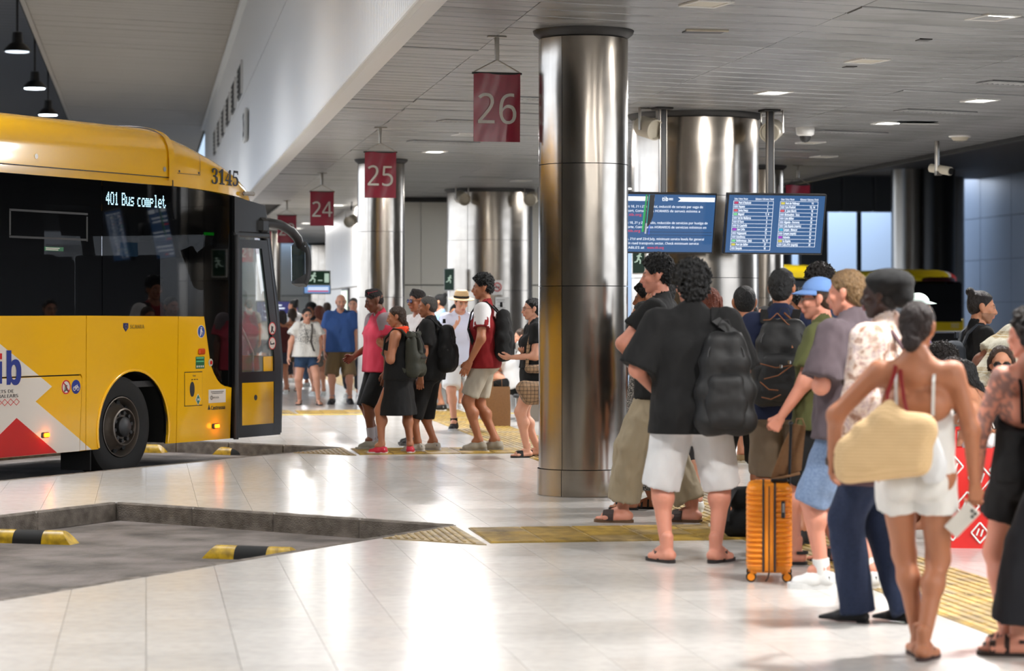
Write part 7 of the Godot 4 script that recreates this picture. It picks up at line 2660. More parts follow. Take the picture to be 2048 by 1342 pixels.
		dia.rod(Vector3(q[0] - r * 0.4, q[1] - r * 0.3, zz), Vector3(q[0] - r * 0.1, q[1] + r * 0.5, zz), 0.006, 0.006, 6)
		dia.rod(Vector3(q[0] + r * 0.1, q[1] - r * 0.4, zz), Vector3(q[0] + r * 0.35, q[1] + r * 0.4, zz), 0.006, 0.006, 6)
		obj("diamond_mark", dia, M.white, o)
	for z in [-0.05, 0.05]:
		obj("handle", MB.new().sweep([Vector3(-0.1, 0.63, z), Vector3(-0.09, 0.76, z), Vector3(0.09, 0.76, z), Vector3(0.1, 0.63, z)], [Vector2(0.012, 0), Vector2(0, 0.004), Vector2(-0.012, 0), Vector2(0, -0.004)], Vector3.BACK), red, o)
	f = field(0.02, 0.016, Vector3(26, 26, 26))
	f.cone(Vector3(0, 0.64, 0), Vector3(0.1, 0.67, 0.02), 0.055, 0.05)
	var cr := obj("plastic_bag", f.mesh(0.01), mat(Color(0.8, 0.76, 0.76), 0.4))
	cr.transform = o.transform
	tag(cr, "crumpled white plastic bag on top of the red shopping bag", "bag")
	# kraft bag standing behind the football shirt
	o = thing("paper_bag", "tall brown paper carrier bag standing behind the legs of the tall football fan", "bag", Vector3(4.56, 0, -31.4), -0.15)
	rr = []
	for i in 6:
		var t := i / 5.0
		var row := []
		for q in round_box(0.34, 0.14, 0.006, 2):
			row.append(Vector3(q.x + 0.004 * sin(t * 5.0), 0.52 * t, q.y + 0.006 * sin(t * 6.0 + q.x * 15.0)))
		rr.append(row)
	m = MB.new()
	m.grid(rr, true, true)
	m.fan(rr[0], Vector3.DOWN)
	obj("bag", m, M.kraft, o)
	for z in [-0.05, 0.05]:
		obj("handle", MB.new().sweep([Vector3(-0.06, 0.51, z), Vector3(-0.055, 0.62, z), Vector3(0.055, 0.62, z), Vector3(0.06, 0.51, z)], [Vector2(0.004, 0), Vector2(0, 0.004), Vector2(-0.004, 0), Vector2(0, -0.004)], Vector3.BACK), M.kraft, o)
	# benches under the seated people
	for b in [[Vector3(5.72, 0, -15.75), -0.2, 1.9, "low steel bench hidden under the seated people at the right"], [Vector3(5.3, 0, -33.4), 1.4, 1.6, "low steel bench under the man in the beige cap"]]:
		o = thing("bench", b[3], "bench", b[0], b[1])
		obj("seat", bx(Vector3(0, 0.35, 0), Vector3(b[2], 0.05, 0.42), 0.015), M.charcoal, o)
		for x in [-0.4, 0.4]:
			obj("leg", bx(Vector3(x * b[2], 0.165, 0), Vector3(0.06, 0.33, 0.36), 0.01), M.plain_steel, o)


# ---------------------------------------------------------------- who stands where
func build_people() -> void:
	var J := {}
	people_materials()
	# the queue on the right, nearest first
	J = person({"at": [3.321, -10.161], "h": 1.555, "face": 157.9, "label": "woman seen from behind in white strappy top and shorts, straw bag on her shoulder", "w": true, "g": 0.97, "cell": 0.012, "skin": "tan", "hair": "bun_low", "hair_color": "chestnut", "head": [-12, 4, 0], "sw": 1.12, "la": [Vector3(0.75, -0.8, -0.05), Vector3(0.1, -0.75, 0.45), "relaxed"], "ra": [Vector3(0.28, -1, -0.05), Vector3(0.06, -1, 0.12), "hold"], "rthumb": Vector3(-0.9, 0, 0.5), "ll": [0.0, 0.1, 12.0], "rl": [0.035, -0.03, 16.0], "shoe": "flipflop", "shoe_color": [Color(0.12, 0.07, 0.05), Color(0.2, 0.1, 0.08)], "eyes": false, "top": {"mat": cloth(Color(0.86, 0.85, 0.83)), "kind": "straps", "top": 0.685, "slope": -1.0, "hem": 0.52, "pad": 0.008, "loose": 0.012, "name": "strap_top"}, "bot": {"kind": "shorts", "mat": cloth(Color(0.86, 0.85, 0.83)), "len": 0.19, "top": 0.6, "pad": 0.008, "loose": 0.05, "straight": 0.1, "blend": 0.008}})
	straw_bag(J)
	phone(J, "r", "white phone in the right hand of the woman with the straw bag", Color(0.82, 0.8, 0.76), Transform3D(Basis(Vector3.BACK, 0.75) * Basis(Vector3.UP, PI / 2), Vector3(-0.2, 0.615, -0.045)))
	person({"at": [3.912, -10.339], "h": 1.518, "face": 181.3, "label": "woman with dark curls and a tattooed arm in a black playsuit at the right edge", "w": true, "cell": 0.013, "skin": "pink", "hair": "longcurly", "hair_color": "brown", "head": [35, 0, 0], "tattoo": true, "la": [Vector3(0.4, -1, 0), Vector3(-0.05, -1, 0.3), "relaxed"], "ll": [0.1, 0.05, 14.0], "shoe": "strappy", "shoe_color": [Color(0.1, 0.07, 0.06), Color(0.12, 0.08, 0.06)], "eyes": false, "top": {"mat": cloth(Color(0.03, 0.03, 0.035)), "kind": "straps", "top": 0.67, "slope": -0.5, "hem": 0.5, "pad": 0.008, "loose": 0.02, "name": "playsuit_top"}, "bot": {"kind": "shorts", "mat": cloth(Color(0.03, 0.03, 0.035)), "len": 0.26, "top": 0.62, "pad": 0.016, "loose": 0.05, "straight": 0.112}})
	person({"at": [3.980, -10.118], "h": 1.720, "face": 246.5, "label": "person mostly out of the picture, flared dark trouser leg and sandal at lower right", "w": true, "cell": 0.018, "skin": "pink", "hair": "long", "ll": [0.02, 0.2, 0.0], "rl": [0.05, -0.25, 4.0], "shoe": "sandal", "shoe_color": [Color(0.16, 0.08, 0.05), Color(0.14, 0.08, 0.05)], "eyes": false, "top": {"mat": cloth(Color(0.3, 0.3, 0.33))}, "bot": {"kind": "trousers", "mat": cloth(Color(0.1, 0.105, 0.13)), "len": 0.93, "end": 0.125, "loose": 0.03, "name": "trousers"}})
	J = person({"at": [3.549, -11.355], "h": 1.707, "face": 224.6, "label": "dark-skinned woman in a black beret, floral blouse and flared blue jeans", "w": true, "g": 1.1, "cell": 0.0135, "skin": "dark", "hair": "crop", "hair_color": "black", "head": [8, 0, 0], "sw": 1.1, "la": [Vector3(0.3, -1, 0.0), Vector3(-0.1, -0.9, 0.5), "relaxed"], "ra": "fold", "ll": [0.06, 0.12, 6.0], "rl": [0.07, -0.08, 10.0], "shoe": "pointed", "shoe_color": [Color(0.04, 0.04, 0.045), Color(0.04, 0.04, 0.045)], "eyes": false, "top": {"mat": cloth(Color(1, 1, 1), M.floral, 2.2), "sleeve": 1.75, "hem": 0.45, "pad": 0.03, "loose": 0.035, "slack": 0.016, "name": "blouse", "fold": 0.013}, "bot": {"kind": "trousers", "mat": cloth(Color(0.12, 0.17, 0.28), M.denim, 3.0), "len": 1.07, "end": 0.085, "loose": 0.02, "name": "jeans"}})
	beret(J)
	cross_strap(J, "long mauve shoulder strap over the back of the floral blouse")
	person({"at": [3.799, -12.769], "h": 1.733, "face": 221.4, "label": "blond person in a loose mauve t-shirt, light denim shorts and white sneakers", "g": 1.02, "cell": 0.0135, "skin": "pink", "hair": "short", "hair_color": "blond", "head": [10, 4, 0], "eyes": false, "la": "fold", "ra": "fold", "ll": [0.09, 0.12, 22.0], "rl": [0.08, -0.08, -14.0], "shoe_color": [Color(0.85, 0.85, 0.84), Color(0.87, 0.87, 0.86), Color(0.07, 0.08, 0.16)], "sock": [cloth(Color(0.85, 0.85, 0.84)), 0.14], "top": {"mat": cloth(Color(0.31, 0.265, 0.285)), "sleeve": 0.85, "hem": 0.475, "pad": 0.028, "loose": 0.04, "slack": 0.03, "fold": 0.014}, "bot": {"kind": "shorts", "mat": cloth(Color(0.5, 0.58, 0.7), M.denim, 3.0), "len": 0.55, "loose": 0.045, "straight": 0.1, "name": "denim_shorts"}})
	J = person({"at": [4.004, -14.083], "h": 1.703, "face": 248.1, "label": "man in glasses, pale blue cap, olive t-shirt and black shorts holding a luggage handle", "g": 1.1, "cell": 0.0135, "skin": "pink", "hair": "crop", "hair_color": "light", "beard": 0.25, "head": [4, 2, 0], "la": [Vector3(0.2, -1, 0.25), Vector3(-0.02, -0.9, 0.62), "grip"], "lthumb": Vector3(0, 0.4, 1), "ra": "down", "ll": [0.09, 0.14, 4.0], "rl": [0.08, -0.1, 12.0], "shoe": "sandal", "shoe_color": [Color(0.05, 0.05, 0.055), Color(0.06, 0.06, 0.06)], "top": {"mat": cloth(Color(0.3, 0.31, 0.16)), "sleeve": 0.75, "hem": 0.475, "pad": 0.02, "loose": 0.035, "slack": 0.022, "fold": 0.014}, "bot": {"kind": "shorts", "mat": cloth(Color(0.055, 0.057, 0.06)), "len": 0.5, "loose": 0.04, "straight": 0.108}})
	cap_hat(J, cloth(Color(0.42, 0.56, 0.78)))
	glasses(J, M.plain_steel, M.clear_lens)
	person({"at": [4.269, -13.716], "h": 1.749, "face": 234.7, "label": "man with short dark hair and a pale neck, between the blond person and the beret", "g": 1.0, "cell": 0.016, "skin": "pink", "hair": "crop", "hair_color": "brown", "beard": 0.3, "top": {"mat": cloth(Color(0.72, 0.68, 0.64)), "neck": 0.05}, "bot": {"kind": "shorts", "mat": cloth(Color(0.2, 0.21, 0.24)), "len": 0.6}})
	person({"at": [4.521, -15.902], "h": 1.805, "face": 174.1, "label": "tall person whose brown hair rises just behind the blue cap", "cell": 0.018, "skin": "tan", "hair": "curly", "hair_color": "brown", "eyes": false, "top": {"mat": cloth(Color(0.16, 0.2, 0.3))}, "bot": {"kind": "shorts", "mat": cloth(Color(0.16, 0.16, 0.17)), "len": 0.6}})
	J = person({"at": [4.073, -15.232], "h": 1.779, "face": 159.0, "label": "man in a navy t-shirt and khaki shorts carrying a black hiking backpack", "cell": 0.0135, "g": 1.0, "skin": "tan", "hair": "short", "hair_color": "black", "head": [-6, 0, 0], "eyes": false, "la": [Vector3(0.2, -1, -0.05), Vector3(0.0, -1, 0.25), "pocket"], "ra": [Vector3(0.2, -1, -0.05), Vector3(-0.1, -1, 0.3), "pocket"], "ll": [0.1, 0.02, 14.0], "rl": [0.11, 0.0, 16.0], "shoe_color": [Color(0.04, 0.04, 0.045), Color(0.05, 0.05, 0.05)], "top": {"mat": cloth(Color(0.04, 0.085, 0.2)), "sleeve": 0.75, "hem": 0.46, "pad": 0.02, "loose": 0.03, "slack": 0.02}, "bot": {"kind": "shorts", "mat": cloth(Color(0.42, 0.36, 0.29)), "len": 0.56, "loose": 0.04, "straight": 0.105, "name": "khaki_shorts"}})
	backpack(J, torso(J), "black hiking backpack with tan cord on the man in navy", cloth(Color(0.028, 0.028, 0.03), null, 1.0, 0.6), {"top": 0.84, "low": 0.52, "wide": 0.07, "deep": 0.09, "x": -0.02})
	cords(J)
	J = person({"at": [4.098, -16.311], "h": 1.690, "face": 169.9, "label": "man with a buzz cut in a green and white tropical shirt and dark shorts", "cell": 0.0135, "skin": "tan", "hair": "crop", "hair_color": "black", "head": [4, 0, 0], "eyes": false, "g": 1.02, "la": [Vector3(0.3, -1, 0.1), Vector3(-0.5, -0.6, 0.7), "relaxed"], "ll": [0.11, 0.06, 38.0], "rl": [0.09, -0.04, 10.0], "shoe_color": [Color(0.07, 0.075, 0.085), Color(0.82, 0.8, 0.76), Color(0.85, 0.84, 0.8)], "top": {"mat": cloth(Color(1, 1, 1), M.tropical, 1.9), "sleeve": 0.8, "hem": 0.475, "pad": 0.024, "loose": 0.04, "slack": 0.024, "name": "tropical_shirt", "yoke": cloth(Color(0.74, 0.71, 0.65)), "yoke_gap": 0.02}, "bot": {"kind": "shorts", "mat": cloth(Color(0.06, 0.06, 0.065)), "len": 0.5, "loose": 0.04, "straight": 0.104}})
	J = person({"at": [3.256, -14.255], "h": 1.794, "face": 170.1, "label": "man with bushy black hair in oversized black t-shirt, white shorts and flip-flops", "cell": 0.012, "g": 1.1, "sw": 1.1, "skin": "pink", "hair": "bushy", "hair_color": "black", "head": [22, 2, 0], "la": [Vector3(0.42, -1, -0.12), Vector3(-0.35, -0.45, 0.85), "relaxed"], "ra": [Vector3(0.3, -1, 0.05), Vector3(-0.5, -0.3, 0.9), "relaxed"], "ll": [0.155, 0.0, 32.0], "rl": [0.145, 0.0, 34.0], "shoe": "flipflop", "shoe_color": [Color(0.09, 0.06, 0.055), Color(0.1, 0.07, 0.06)], "eyes": false, "top": {"mat": cloth(Color(0.018, 0.018, 0.02)), "sleeve": 0.98, "hem": 0.435, "pad": 0.03, "loose": 0.035, "slack": 0.035, "neck": 0.04}, "bot": {"kind": "shorts", "mat": cloth(Color(0.84, 0.84, 0.84)), "len": 0.57, "top": 0.58, "loose": 0.05, "pad": 0.022, "straight": 0.118}})
	backpack(J, torso(J), "black backpack hanging from the right shoulder of the man in white shorts", cloth(Color(0.035, 0.036, 0.039), null, 1.0, 0.6), {"top": 0.795, "low": 0.44, "wide": 0.055, "deep": 0.085, "x": -0.105, "back": -0.07, "straps": [-1.0], "sling": true})
	neck_band(J)
	J = person({"at": [3.637, -16.980], "h": 1.889, "face": 243.9, "label": "very tall man in black t-shirt and cream trousers, elbow out beside the steel column", "cell": 0.0135, "skin": "pink", "hair": "curly", "hair_color": "black", "head": [8, 0, 0], "beard": 0.15, "la": [Vector3(0.3, -0.75, 0.62), Vector3(-0.5, -0.75, -0.35), "flat"], "ra": "pocket", "ll": [0.08, 0.25, 4.0], "rl": [0.08, -0.22, 8.0], "shoe": "mule", "shoe_color": [Color(0.17, 0.085, 0.055), Color(0.35, 0.24, 0.14)], "top": {"mat": cloth(Color(0.02, 0.02, 0.022)), "sleeve": 0.62, "hem": 0.47, "pad": 0.022, "loose": 0.03, "slack": 0.02}, "bot": {"kind": "trousers", "mat": cloth(Color(0.6, 0.55, 0.46)), "len": 0.95, "end": 0.115, "loose": 0.065, "pad": 0.02, "name": "cream_trousers", "fold": 0.016}})
	person({"at": [4.094, -19.001], "h": 1.781, "face": 251.8, "label": "young black-haired man looking left just above the cream-trousered man's shoulder", "cell": 0.017, "skin": "olive", "hair": "short", "hair_color": "black", "top": {"mat": cloth(Color(0.12, 0.12, 0.13))}, "bot": {"kind": "shorts", "mat": cloth(Color(0.2, 0.2, 0.2)), "len": 0.6}})
	person({"at": [4.188, -19.998], "h": 1.731, "face": 256.2, "label": "man with dark wavy hair looking left, in the queue second from the steel column", "cell": 0.018, "skin": "tan", "hair": "curly", "hair_color": "black", "top": {"mat": cloth(Color(0.1, 0.11, 0.13))}, "bot": {"kind": "shorts", "mat": cloth(Color(0.15, 0.15, 0.16)), "len": 0.6}})
	person({"at": [3.761, -18.106], "h": 1.585, "face": 250.3, "label": "black-haired woman in a black and white patterned long dress by the steel column", "w": true, "cell": 0.015, "skin": "tan", "hair": "tail", "hair_color": "black", "la": "down", "shoe": "strappy", "shoe_color": [Color(0.04, 0.04, 0.04), Color(0.06, 0.05, 0.05)], "ll": [0.06, 0.1, 4.0], "rl": [0.06, -0.05, 8.0], "top": {"mat": cloth(Color(1, 1, 1), M.specks, 4.0), "kind": "tank", "hem": 0.5, "pad": 0.01, "name": "dress_bodice"}, "bot": {"kind": "skirt", "mat": cloth(Color(1, 1, 1), M.specks, 4.0), "hem": 0.1, "wide": 0.05, "loose": 0.06, "name": "long_skirt"}})
	person({"at": [4.191, -17.773], "h": 1.682, "face": 181.7, "label": "person with ginger hair almost hidden behind the bushy-haired man", "w": true, "cell": 0.019, "skin": "fair", "hair": "long", "hair_color": "ginger", "eyes": false, "top": {"mat": cloth(Color(0.5, 0.5, 0.5))}, "bot": {"kind": "shorts", "mat": cloth(Color(0.2, 0.2, 0.22)), "len": 0.6}})
	person({"at": [5.224, -18.931], "h": 1.665, "face": 264.6, "label": "dark-haired person glimpsed between the navy t-shirt and the blue cap", "cell": 0.019, "skin": "tan", "hair": "bushy", "hair_color": "black", "top": {"mat": cloth(Color(0.7, 0.6, 0.1))}, "bot": {"kind": "shorts", "mat": cloth(Color(0.2, 0.2, 0.22)), "len": 0.6}})
	person({"at": [5.972, -23.546], "h": 1.580, "face": 185.8, "label": "person farther off whose bare legs and gold sneakers show beside the tropical shirt", "w": true, "cell": 0.022, "skin": "tan", "hair": "tail", "hair_color": "brown", "eyes": false, "shoe_color": [Color(0.5, 0.4, 0.24), Color(0.7, 0.66, 0.58)], "top": {"mat": cloth(Color(0.45, 0.42, 0.4))}, "bot": {"kind": "shorts", "mat": cloth(Color(0.25, 0.25, 0.28)), "len": 0.4}})
	person({"at": [7.490, -28.197], "h": 1.622, "face": 340.1, "label": "fair child-like face with tousled brown hair looking out between two shoulders", "cell": 0.022, "skin": "fair", "hair": "bushy", "hair_color": "brown", "top": {"mat": cloth(Color(0.6, 0.6, 0.62))}, "bot": {"kind": "shorts", "mat": cloth(Color(0.25, 0.25, 0.28)), "len": 0.6}})
	person({"at": [7.589, -29.193], "h": 1.563, "face": 285.4, "label": "woman with dark hair looking left between the buzz cut and the navy t-shirt", "w": true, "cell": 0.024, "skin": "olive", "hair": "bob", "hair_color": "black", "top": {"mat": cloth(Color(0.2, 0.2, 0.22))}, "bot": {"kind": "shorts", "mat": cloth(Color(0.25, 0.25, 0.28)), "len": 0.6}})
	J = person({"at": [6.631, -20.235], "h": 1.655, "face": 423.9, "label": "person in a white and teal cap just behind the beret", "cell": 0.022, "skin": "olive", "hair": "crop", "hair_color": "brown", "top": {"mat": cloth(Color(0.12, 0.25, 0.45))}, "bot": {"kind": "shorts", "mat": cloth(Color(0.25, 0.25, 0.28)), "len": 0.6}})
	cap_hat(J, cloth(Color(0.75, 0.82, 0.8)))
	# people waiting and sitting at the far right
	J = person({"at": [5.996, -16.893], "h": 1.658, "face": 445.5, "label": "bearded man with a topknot in a black t-shirt looking right, grey backpack on", "cell": 0.015, "skin": "olive", "hair": "bun_top", "hair_color": "brown", "beard": 0.5, "head": [-4, 4, 0], "top": {"mat": cloth(Color(0.02, 0.02, 0.024)), "sleeve": 0.7, "pad": 0.018, "slack": 0.015}, "bot": {"kind": "shorts", "mat": cloth(Color(0.1, 0.11, 0.13)), "len": 0.6}})
	backpack(J, torso(J), "grey backpack with a lime edge on the man with the topknot", cloth(Color(0.2, 0.22, 0.25)), {"top": 0.8, "low": 0.55, "pocket": cloth(Color(0.16, 0.18, 0.2))})
	person({"at": [5.841, -16.208], "h": 1.780, "face": 460.2, "label": "dark-skinned man bending forward in a cream and yellow striped polo shirt", "cell": 0.015, "skin": "brown", "hair": "crop", "hair_color": "black", "lean": Vector2(0.62, 0.0), "head": [-10, 20, 0], "la": "back", "ra": [Vector3(0.15, -0.9, 0.2), Vector3(-0.1, -0.7, 0.7), "relaxed"], "top": {"mat": cloth(Color(1, 1, 1), M.polo, 1.0), "sleeve": 0.75, "pad": 0.02, "loose": 0.03, "slack": 0.02, "name": "polo_shirt"}, "bot": {"kind": "trousers", "mat": cloth(Color(0.2, 0.2, 0.23)), "len": 0.93, "name": "trousers"}})
	person({"at": [5.581, -15.944], "h": 1.720, "face": 260.7, "label": "seated person with dark curly hair bent over at the right", "sit": 0.4, "cell": 0.016, "skin": "tan", "hair": "afro", "hair_color": "brown", "lean": Vector2(0.2, 0.0), "head": [0, 20, 0], "la": "fold", "ra": "fold", "ll": [0.1, 0.4, 5.0], "rl": [0.1, 0.42, 5.0], "top": {"mat": cloth(Color(0.25, 0.24, 0.26))}, "bot": {"kind": "shorts", "mat": cloth(Color(0.2, 0.22, 0.28)), "len": 0.5}})
	person({"at": [5.499, -15.552], "h": 1.600, "face": 252.5, "label": "seated woman in profile with brown hair, head bowed beside the black ponytail", "sit": 0.4, "w": true, "cell": 0.016, "skin": "olive", "hair": "bun_low", "hair_color": "chestnut", "lean": Vector2(0.2, 0.0), "head": [0, 14, 0], "la": "fold", "ra": "fold", "ll": [0.1, 0.4, 5.0], "rl": [0.1, 0.42, 5.0], "top": {"mat": cloth(Color(0.6, 0.55, 0.5)), "kind": "straps"}, "bot": {"kind": "shorts", "mat": cloth(Color(0.5, 0.5, 0.52)), "len": 0.4}})
	person({"at": [5.482, -15.251], "h": 1.620, "face": 244.2, "label": "seated woman with a long black braid facing left, white top", "sit": 0.38, "w": true, "cell": 0.014, "skin": "olive", "hair": "braid", "hair_color": "black", "lean": Vector2(0.25, 0.0), "head": [0, 10, 0], "la": [Vector3(0.15, -0.9, 0.4), Vector3(-0.2, -0.3, 0.9), "relaxed"], "ra": "fold", "ll": [0.1, 0.4, 5.0], "rl": [0.1, 0.42, 5.0], "top": {"mat": cloth(Color(0.82, 0.81, 0.79)), "kind": "straps", "top": 0.7}, "bot": {"kind": "shorts", "mat": cloth(Color(0.72, 0.7, 0.68)), "len": 0.4}})
	J = person({"at": [5.770, -15.814], "h": 1.700, "face": 330.0, "label": "seated woman with blonde-ended hair and black sunglasses facing the camera", "sit": 0.4, "w": true, "cell": 0.015, "skin": "olive", "hair": "bob", "hair_color": "light", "head": [12, 4, 0], "la": "fold", "ra": "fold", "ll": [0.1, 0.4, 5.0], "rl": [0.1, 0.42, 5.0], "top": {"mat": cloth(Color(0.12, 0.1, 0.1)), "kind": "straps"}, "bot": {"kind": "shorts", "mat": cloth(Color(0.2, 0.2, 0.2)), "len": 0.4}})
	glasses(J, M.black, M.black, 0.008, 0.006, 1.12)
	# the group between the bus and the column
	J = person({"at": [2.532, -26.548], "h": 1.751, "face": 286.6, "label": "boy in a pink t-shirt with pink sunglasses pushed up in his hair", "cell": 0.0165, "skin": "brown", "hair": "fade", "hair_color": "brown", "head": [-8, 14, 0], "la": [Vector3(0.2, -1, 0.0), Vector3(0.05, -1, 0.1), "relaxed"], "ra": [Vector3(0.15, -1, 0.1), Vector3(-0.3, -0.4, 0.8), "relaxed"], "ll": [0.1, 0.12, 10.0], "rl": [0.1, -0.02, 14.0], "shoe_color": [Color(0.55, 0.53, 0.48), Color(0.62, 0.6, 0.55), Color(0.3, 0.3, 0.3)], "sock": [cloth(Color(0.66, 0.65, 0.68)), 0.32], "top": {"mat": cloth(Color(0.83, 0.24, 0.34)), "sleeve": 0.6, "hem": 0.48, "pad": 0.022, "loose": 0.03, "yoke": cloth(Color(0.55, 0.5, 0.52)), "yoke_gap": 0.07, "slack": 0.02}, "bot": {"kind": "shorts", "mat": cloth(Color(0.02, 0.02, 0.022)), "len": 0.55, "loose": 0.035, "straight": 0.1}})
	glasses(J, cloth(Color(0.7, 0.08, 0.22), null, 1.0, 0.3), mat(Color(0.25, 0.02, 0.08), 0.1), 0.105, -0.035, 1.15)
	J = person({"at": [2.644, -25.498], "h": 1.562, "face": 246.1, "label": "woman in long black sleeveless dress with olive roll-top backpack and pink sneakers", "w": true, "g": 1.1, "cell": 0.0165, "skin": "tan", "hair": "braid", "hair_color": "light", "head": [12, 6, 0], "la": [Vector3(0.25, -1, 0.1), Vector3(-0.6, 0.5, 0.5), "relaxed"], "ra": "fold", "ll": [0.08, 0.16, 4.0], "rl": [0.09, -0.1, 80.0], "shoe_color": [Color(0.75, 0.1, 0.2), Color(0.8, 0.76, 0.74), Color(0.85, 0.8, 0.8)], "top": {"mat": cloth(Color(0.024, 0.024, 0.026)), "kind": "tank", "hem": 0.5, "pad": 0.014, "loose": 0.03, "name": "dress_bodice"}, "bot": {"kind": "skirt", "mat": cloth(Color(0.024, 0.024, 0.026)), "hem": 0.265, "wide": 0.06, "loose": 0.07, "name": "long_skirt"}})
	neck_scarf(J, cloth(Color(0.95, 0.28, 0.12)))
	roll_pack(J)
	J = person({"at": [3.016, -25.901], "h": 1.676, "face": 251.4, "label": "grey-haired man in a black t-shirt and black shorts with a black backpack, looking left", "cell": 0.0165, "g": 1.06, "skin": "tan", "hair": "crop", "hair_color": "grey", "beard": 0.15, "head": [6, 2, 0], "la": [Vector3(0.15, -1, 0.06), Vector3(0.0, -1, 0.12), "relaxed"], "ll": [0.09, 0.1, 6.0], "rl": [0.09, -0.04, 10.0], "shoe_color": [Color(0.72, 0.7, 0.66), Color(0.75, 0.73, 0.7), Color(0.05, 0.05, 0.05)], "top": {"mat": cloth(Color(0.03, 0.028, 0.03)), "sleeve": 0.72, "hem": 0.46, "pad": 0.02, "loose": 0.025, "slack": 0.018}, "bot": {"kind": "shorts", "mat": cloth(Color(0.026, 0.026, 0.028)), "len": 0.66, "loose": 0.05, "straight": 0.1}})
	backpack(J, torso(J), "black backpack with a bottle in its side net on the grey-haired man", cloth(Color(0.03, 0.03, 0.034)), {"top": 0.83, "low": 0.52, "wide": 0.06, "deep": 0.09})
	J = person({"at": [3.051, -27.273], "h": 1.741, "face": 291.6, "label": "young man in violet sunglasses and a white t-shirt behind the woman in the black dress", "cell": 0.019, "skin": "tan", "hair": "fade", "hair_color": "brown", "la": "phone", "ll": [0.1, 0.1, 8.0], "shoe_color": [Color(0.07, 0.065, 0.065), Color(0.3, 0.29, 0.28), Color(0.6, 0.6, 0.6)], "sock": [cloth(Color(0.42, 0.42, 0.44)), 0.4], "top": {"mat": cloth(Color(0.85, 0.84, 0.83))}, "bot": {"kind": "shorts", "mat": cloth(Color(0.03, 0.03, 0.032)), "len": 0.5}})
	glasses(J, M.black, mat(Color(0.12, 0.04, 0.35), 0.1), 0.008, 0.006, 1.25)
	person({"at": [4.375, -36.134], "h": 1.761, "face": 243.1, "label": "person with a small topknot in a pale blue shirt behind the grey-haired man", "cell": 0.022, "skin": "olive", "hair": "bun_top", "hair_color": "black", "eyes": false, "shoe_color": [Color(0.03, 0.03, 0.03), Color(0.85, 0.85, 0.85), Color(0.85, 0.85, 0.85)], "ll": [0.1, 0.15, 4.0], "top": {"mat": cloth(Color(0.55, 0.68, 0.85))}, "bot": {"kind": "shorts", "mat": cloth(Color(0.08, 0.08, 0.09)), "len": 0.45}})
	J = person({"at": [3.615, -25.904], "h": 1.888, "face": 254.1, "label": "tall young man in red and white football shirt and cream shorts, hand on hip", "cell": 0.0155, "skin": "tan", "hair": "curly", "hair_color": "black", "head": [8, 0, 0], "la": [Vector3(0.35, -1, -0.02), Vector3(-0.2, -0.78, 0.42), "flat"], "ra": "down", "ll": [0.08, 0.04, 6.0], "rl": [0.09, -0.12, 10.0], "shoe_color": [Color(0.6, 0.57, 0.51), Color(0.56, 0.53, 0.48)], "top": {"mat": cloth(Color(0.5, 0.035, 0.06)), "sleeve": 0.62, "hem": 0.475, "pad": 0.018, "loose": 0.022, "slack": 0.016, "yoke": cloth(Color(0.85, 0.84, 0.84)), "yoke_gap": 0.07, "trim": cloth(Color(0.5, 0.035, 0.06)), "name": "football_shirt"}, "bot": {"kind": "shorts", "mat": cloth(Color(0.68, 0.65, 0.59)), "len": 0.43, "loose": 0.045, "straight": 0.1}})
	backpack(J, torso(J), "black backpack with a white bottom logo on the man in the football shirt", cloth(Color(0.026, 0.026, 0.028)), {"top": 0.83, "low": 0.52, "wide": 0.056, "deep": 0.08})
	bag_logo(J, "NIKE")
	J = person({"at": [3.949, -30.502], "h": 1.755, "face": 364.6, "label": "young man in a straw hat, white t-shirt and white shorts looking down at a phone", "cell": 0.017, "skin": "fair", "hair": "short", "hair_color": "black", "head": [6, 18, 0], "la": "phone", "ra": [Vector3(0.2, -0.9, 0.3), Vector3(-0.55, 0.75, 0.6), "relaxed"], "ll": [0.17, 0.05, 4.0], "rl": [0.1, 0.12, 26.0], "shoe_color": [Color(0.06, 0.07, 0.1), Color(0.72, 0.72, 0.72), Color(0.7, 0.7, 0.7)], "sock": [cloth(Color(0.05, 0.05, 0.06)), 0.12], "top": {"mat": cloth(Color(0.82, 0.84, 0.92)), "sleeve": 0.7, "hem": 0.47, "pad": 0.022, "loose": 0.03, "slack": 0.02}, "bot": {"kind": "shorts", "mat": cloth(Color(0.88, 0.88, 0.88)), "len": 0.46, "loose": 0.05, "straight": 0.12}})
	straw_hat(J)
	phone(J, "l", "dark phone held by the young man in the straw hat", Color(0.05, 0.05, 0.06))
	J = person({"at": [3.970, -24.767], "h": 1.645, "face": 270.9, "label": "woman in glasses and black t-shirt half behind the steel column, carrying a checked tote", "w": true, "cell": 0.0155, "g": 1.06, "skin": "fair", "hair": "tail", "hair_color": "black", "la": [Vector3(0.15, -1, 0.05), Vector3(-0.3, -0.05, 0.9), "relaxed"], "ra": "fold", "ll": [0.08, 0.08, 6.0], "rl": [0.09, -0.06, 10.0], "shoe": "mule", "shoe_color": [Color(0.04, 0.04, 0.04), Color(0.07, 0.06, 0.05)], "top": {"mat": cloth(Color(0.02, 0.021, 0.026)), "sleeve": 0.55, "hem": 0.56, "pad": 0.014}, "bot": {"kind": "skirt", "mat": cloth(Color(0.03, 0.03, 0.035)), "hem": 0.4, "wide": 0.05, "loose": 0.03, "name": "skirt"}})
	glasses(J, mat(Color(0.5, 0.35, 0.3), 0.3), M.clear_lens)
	check_tote(J)
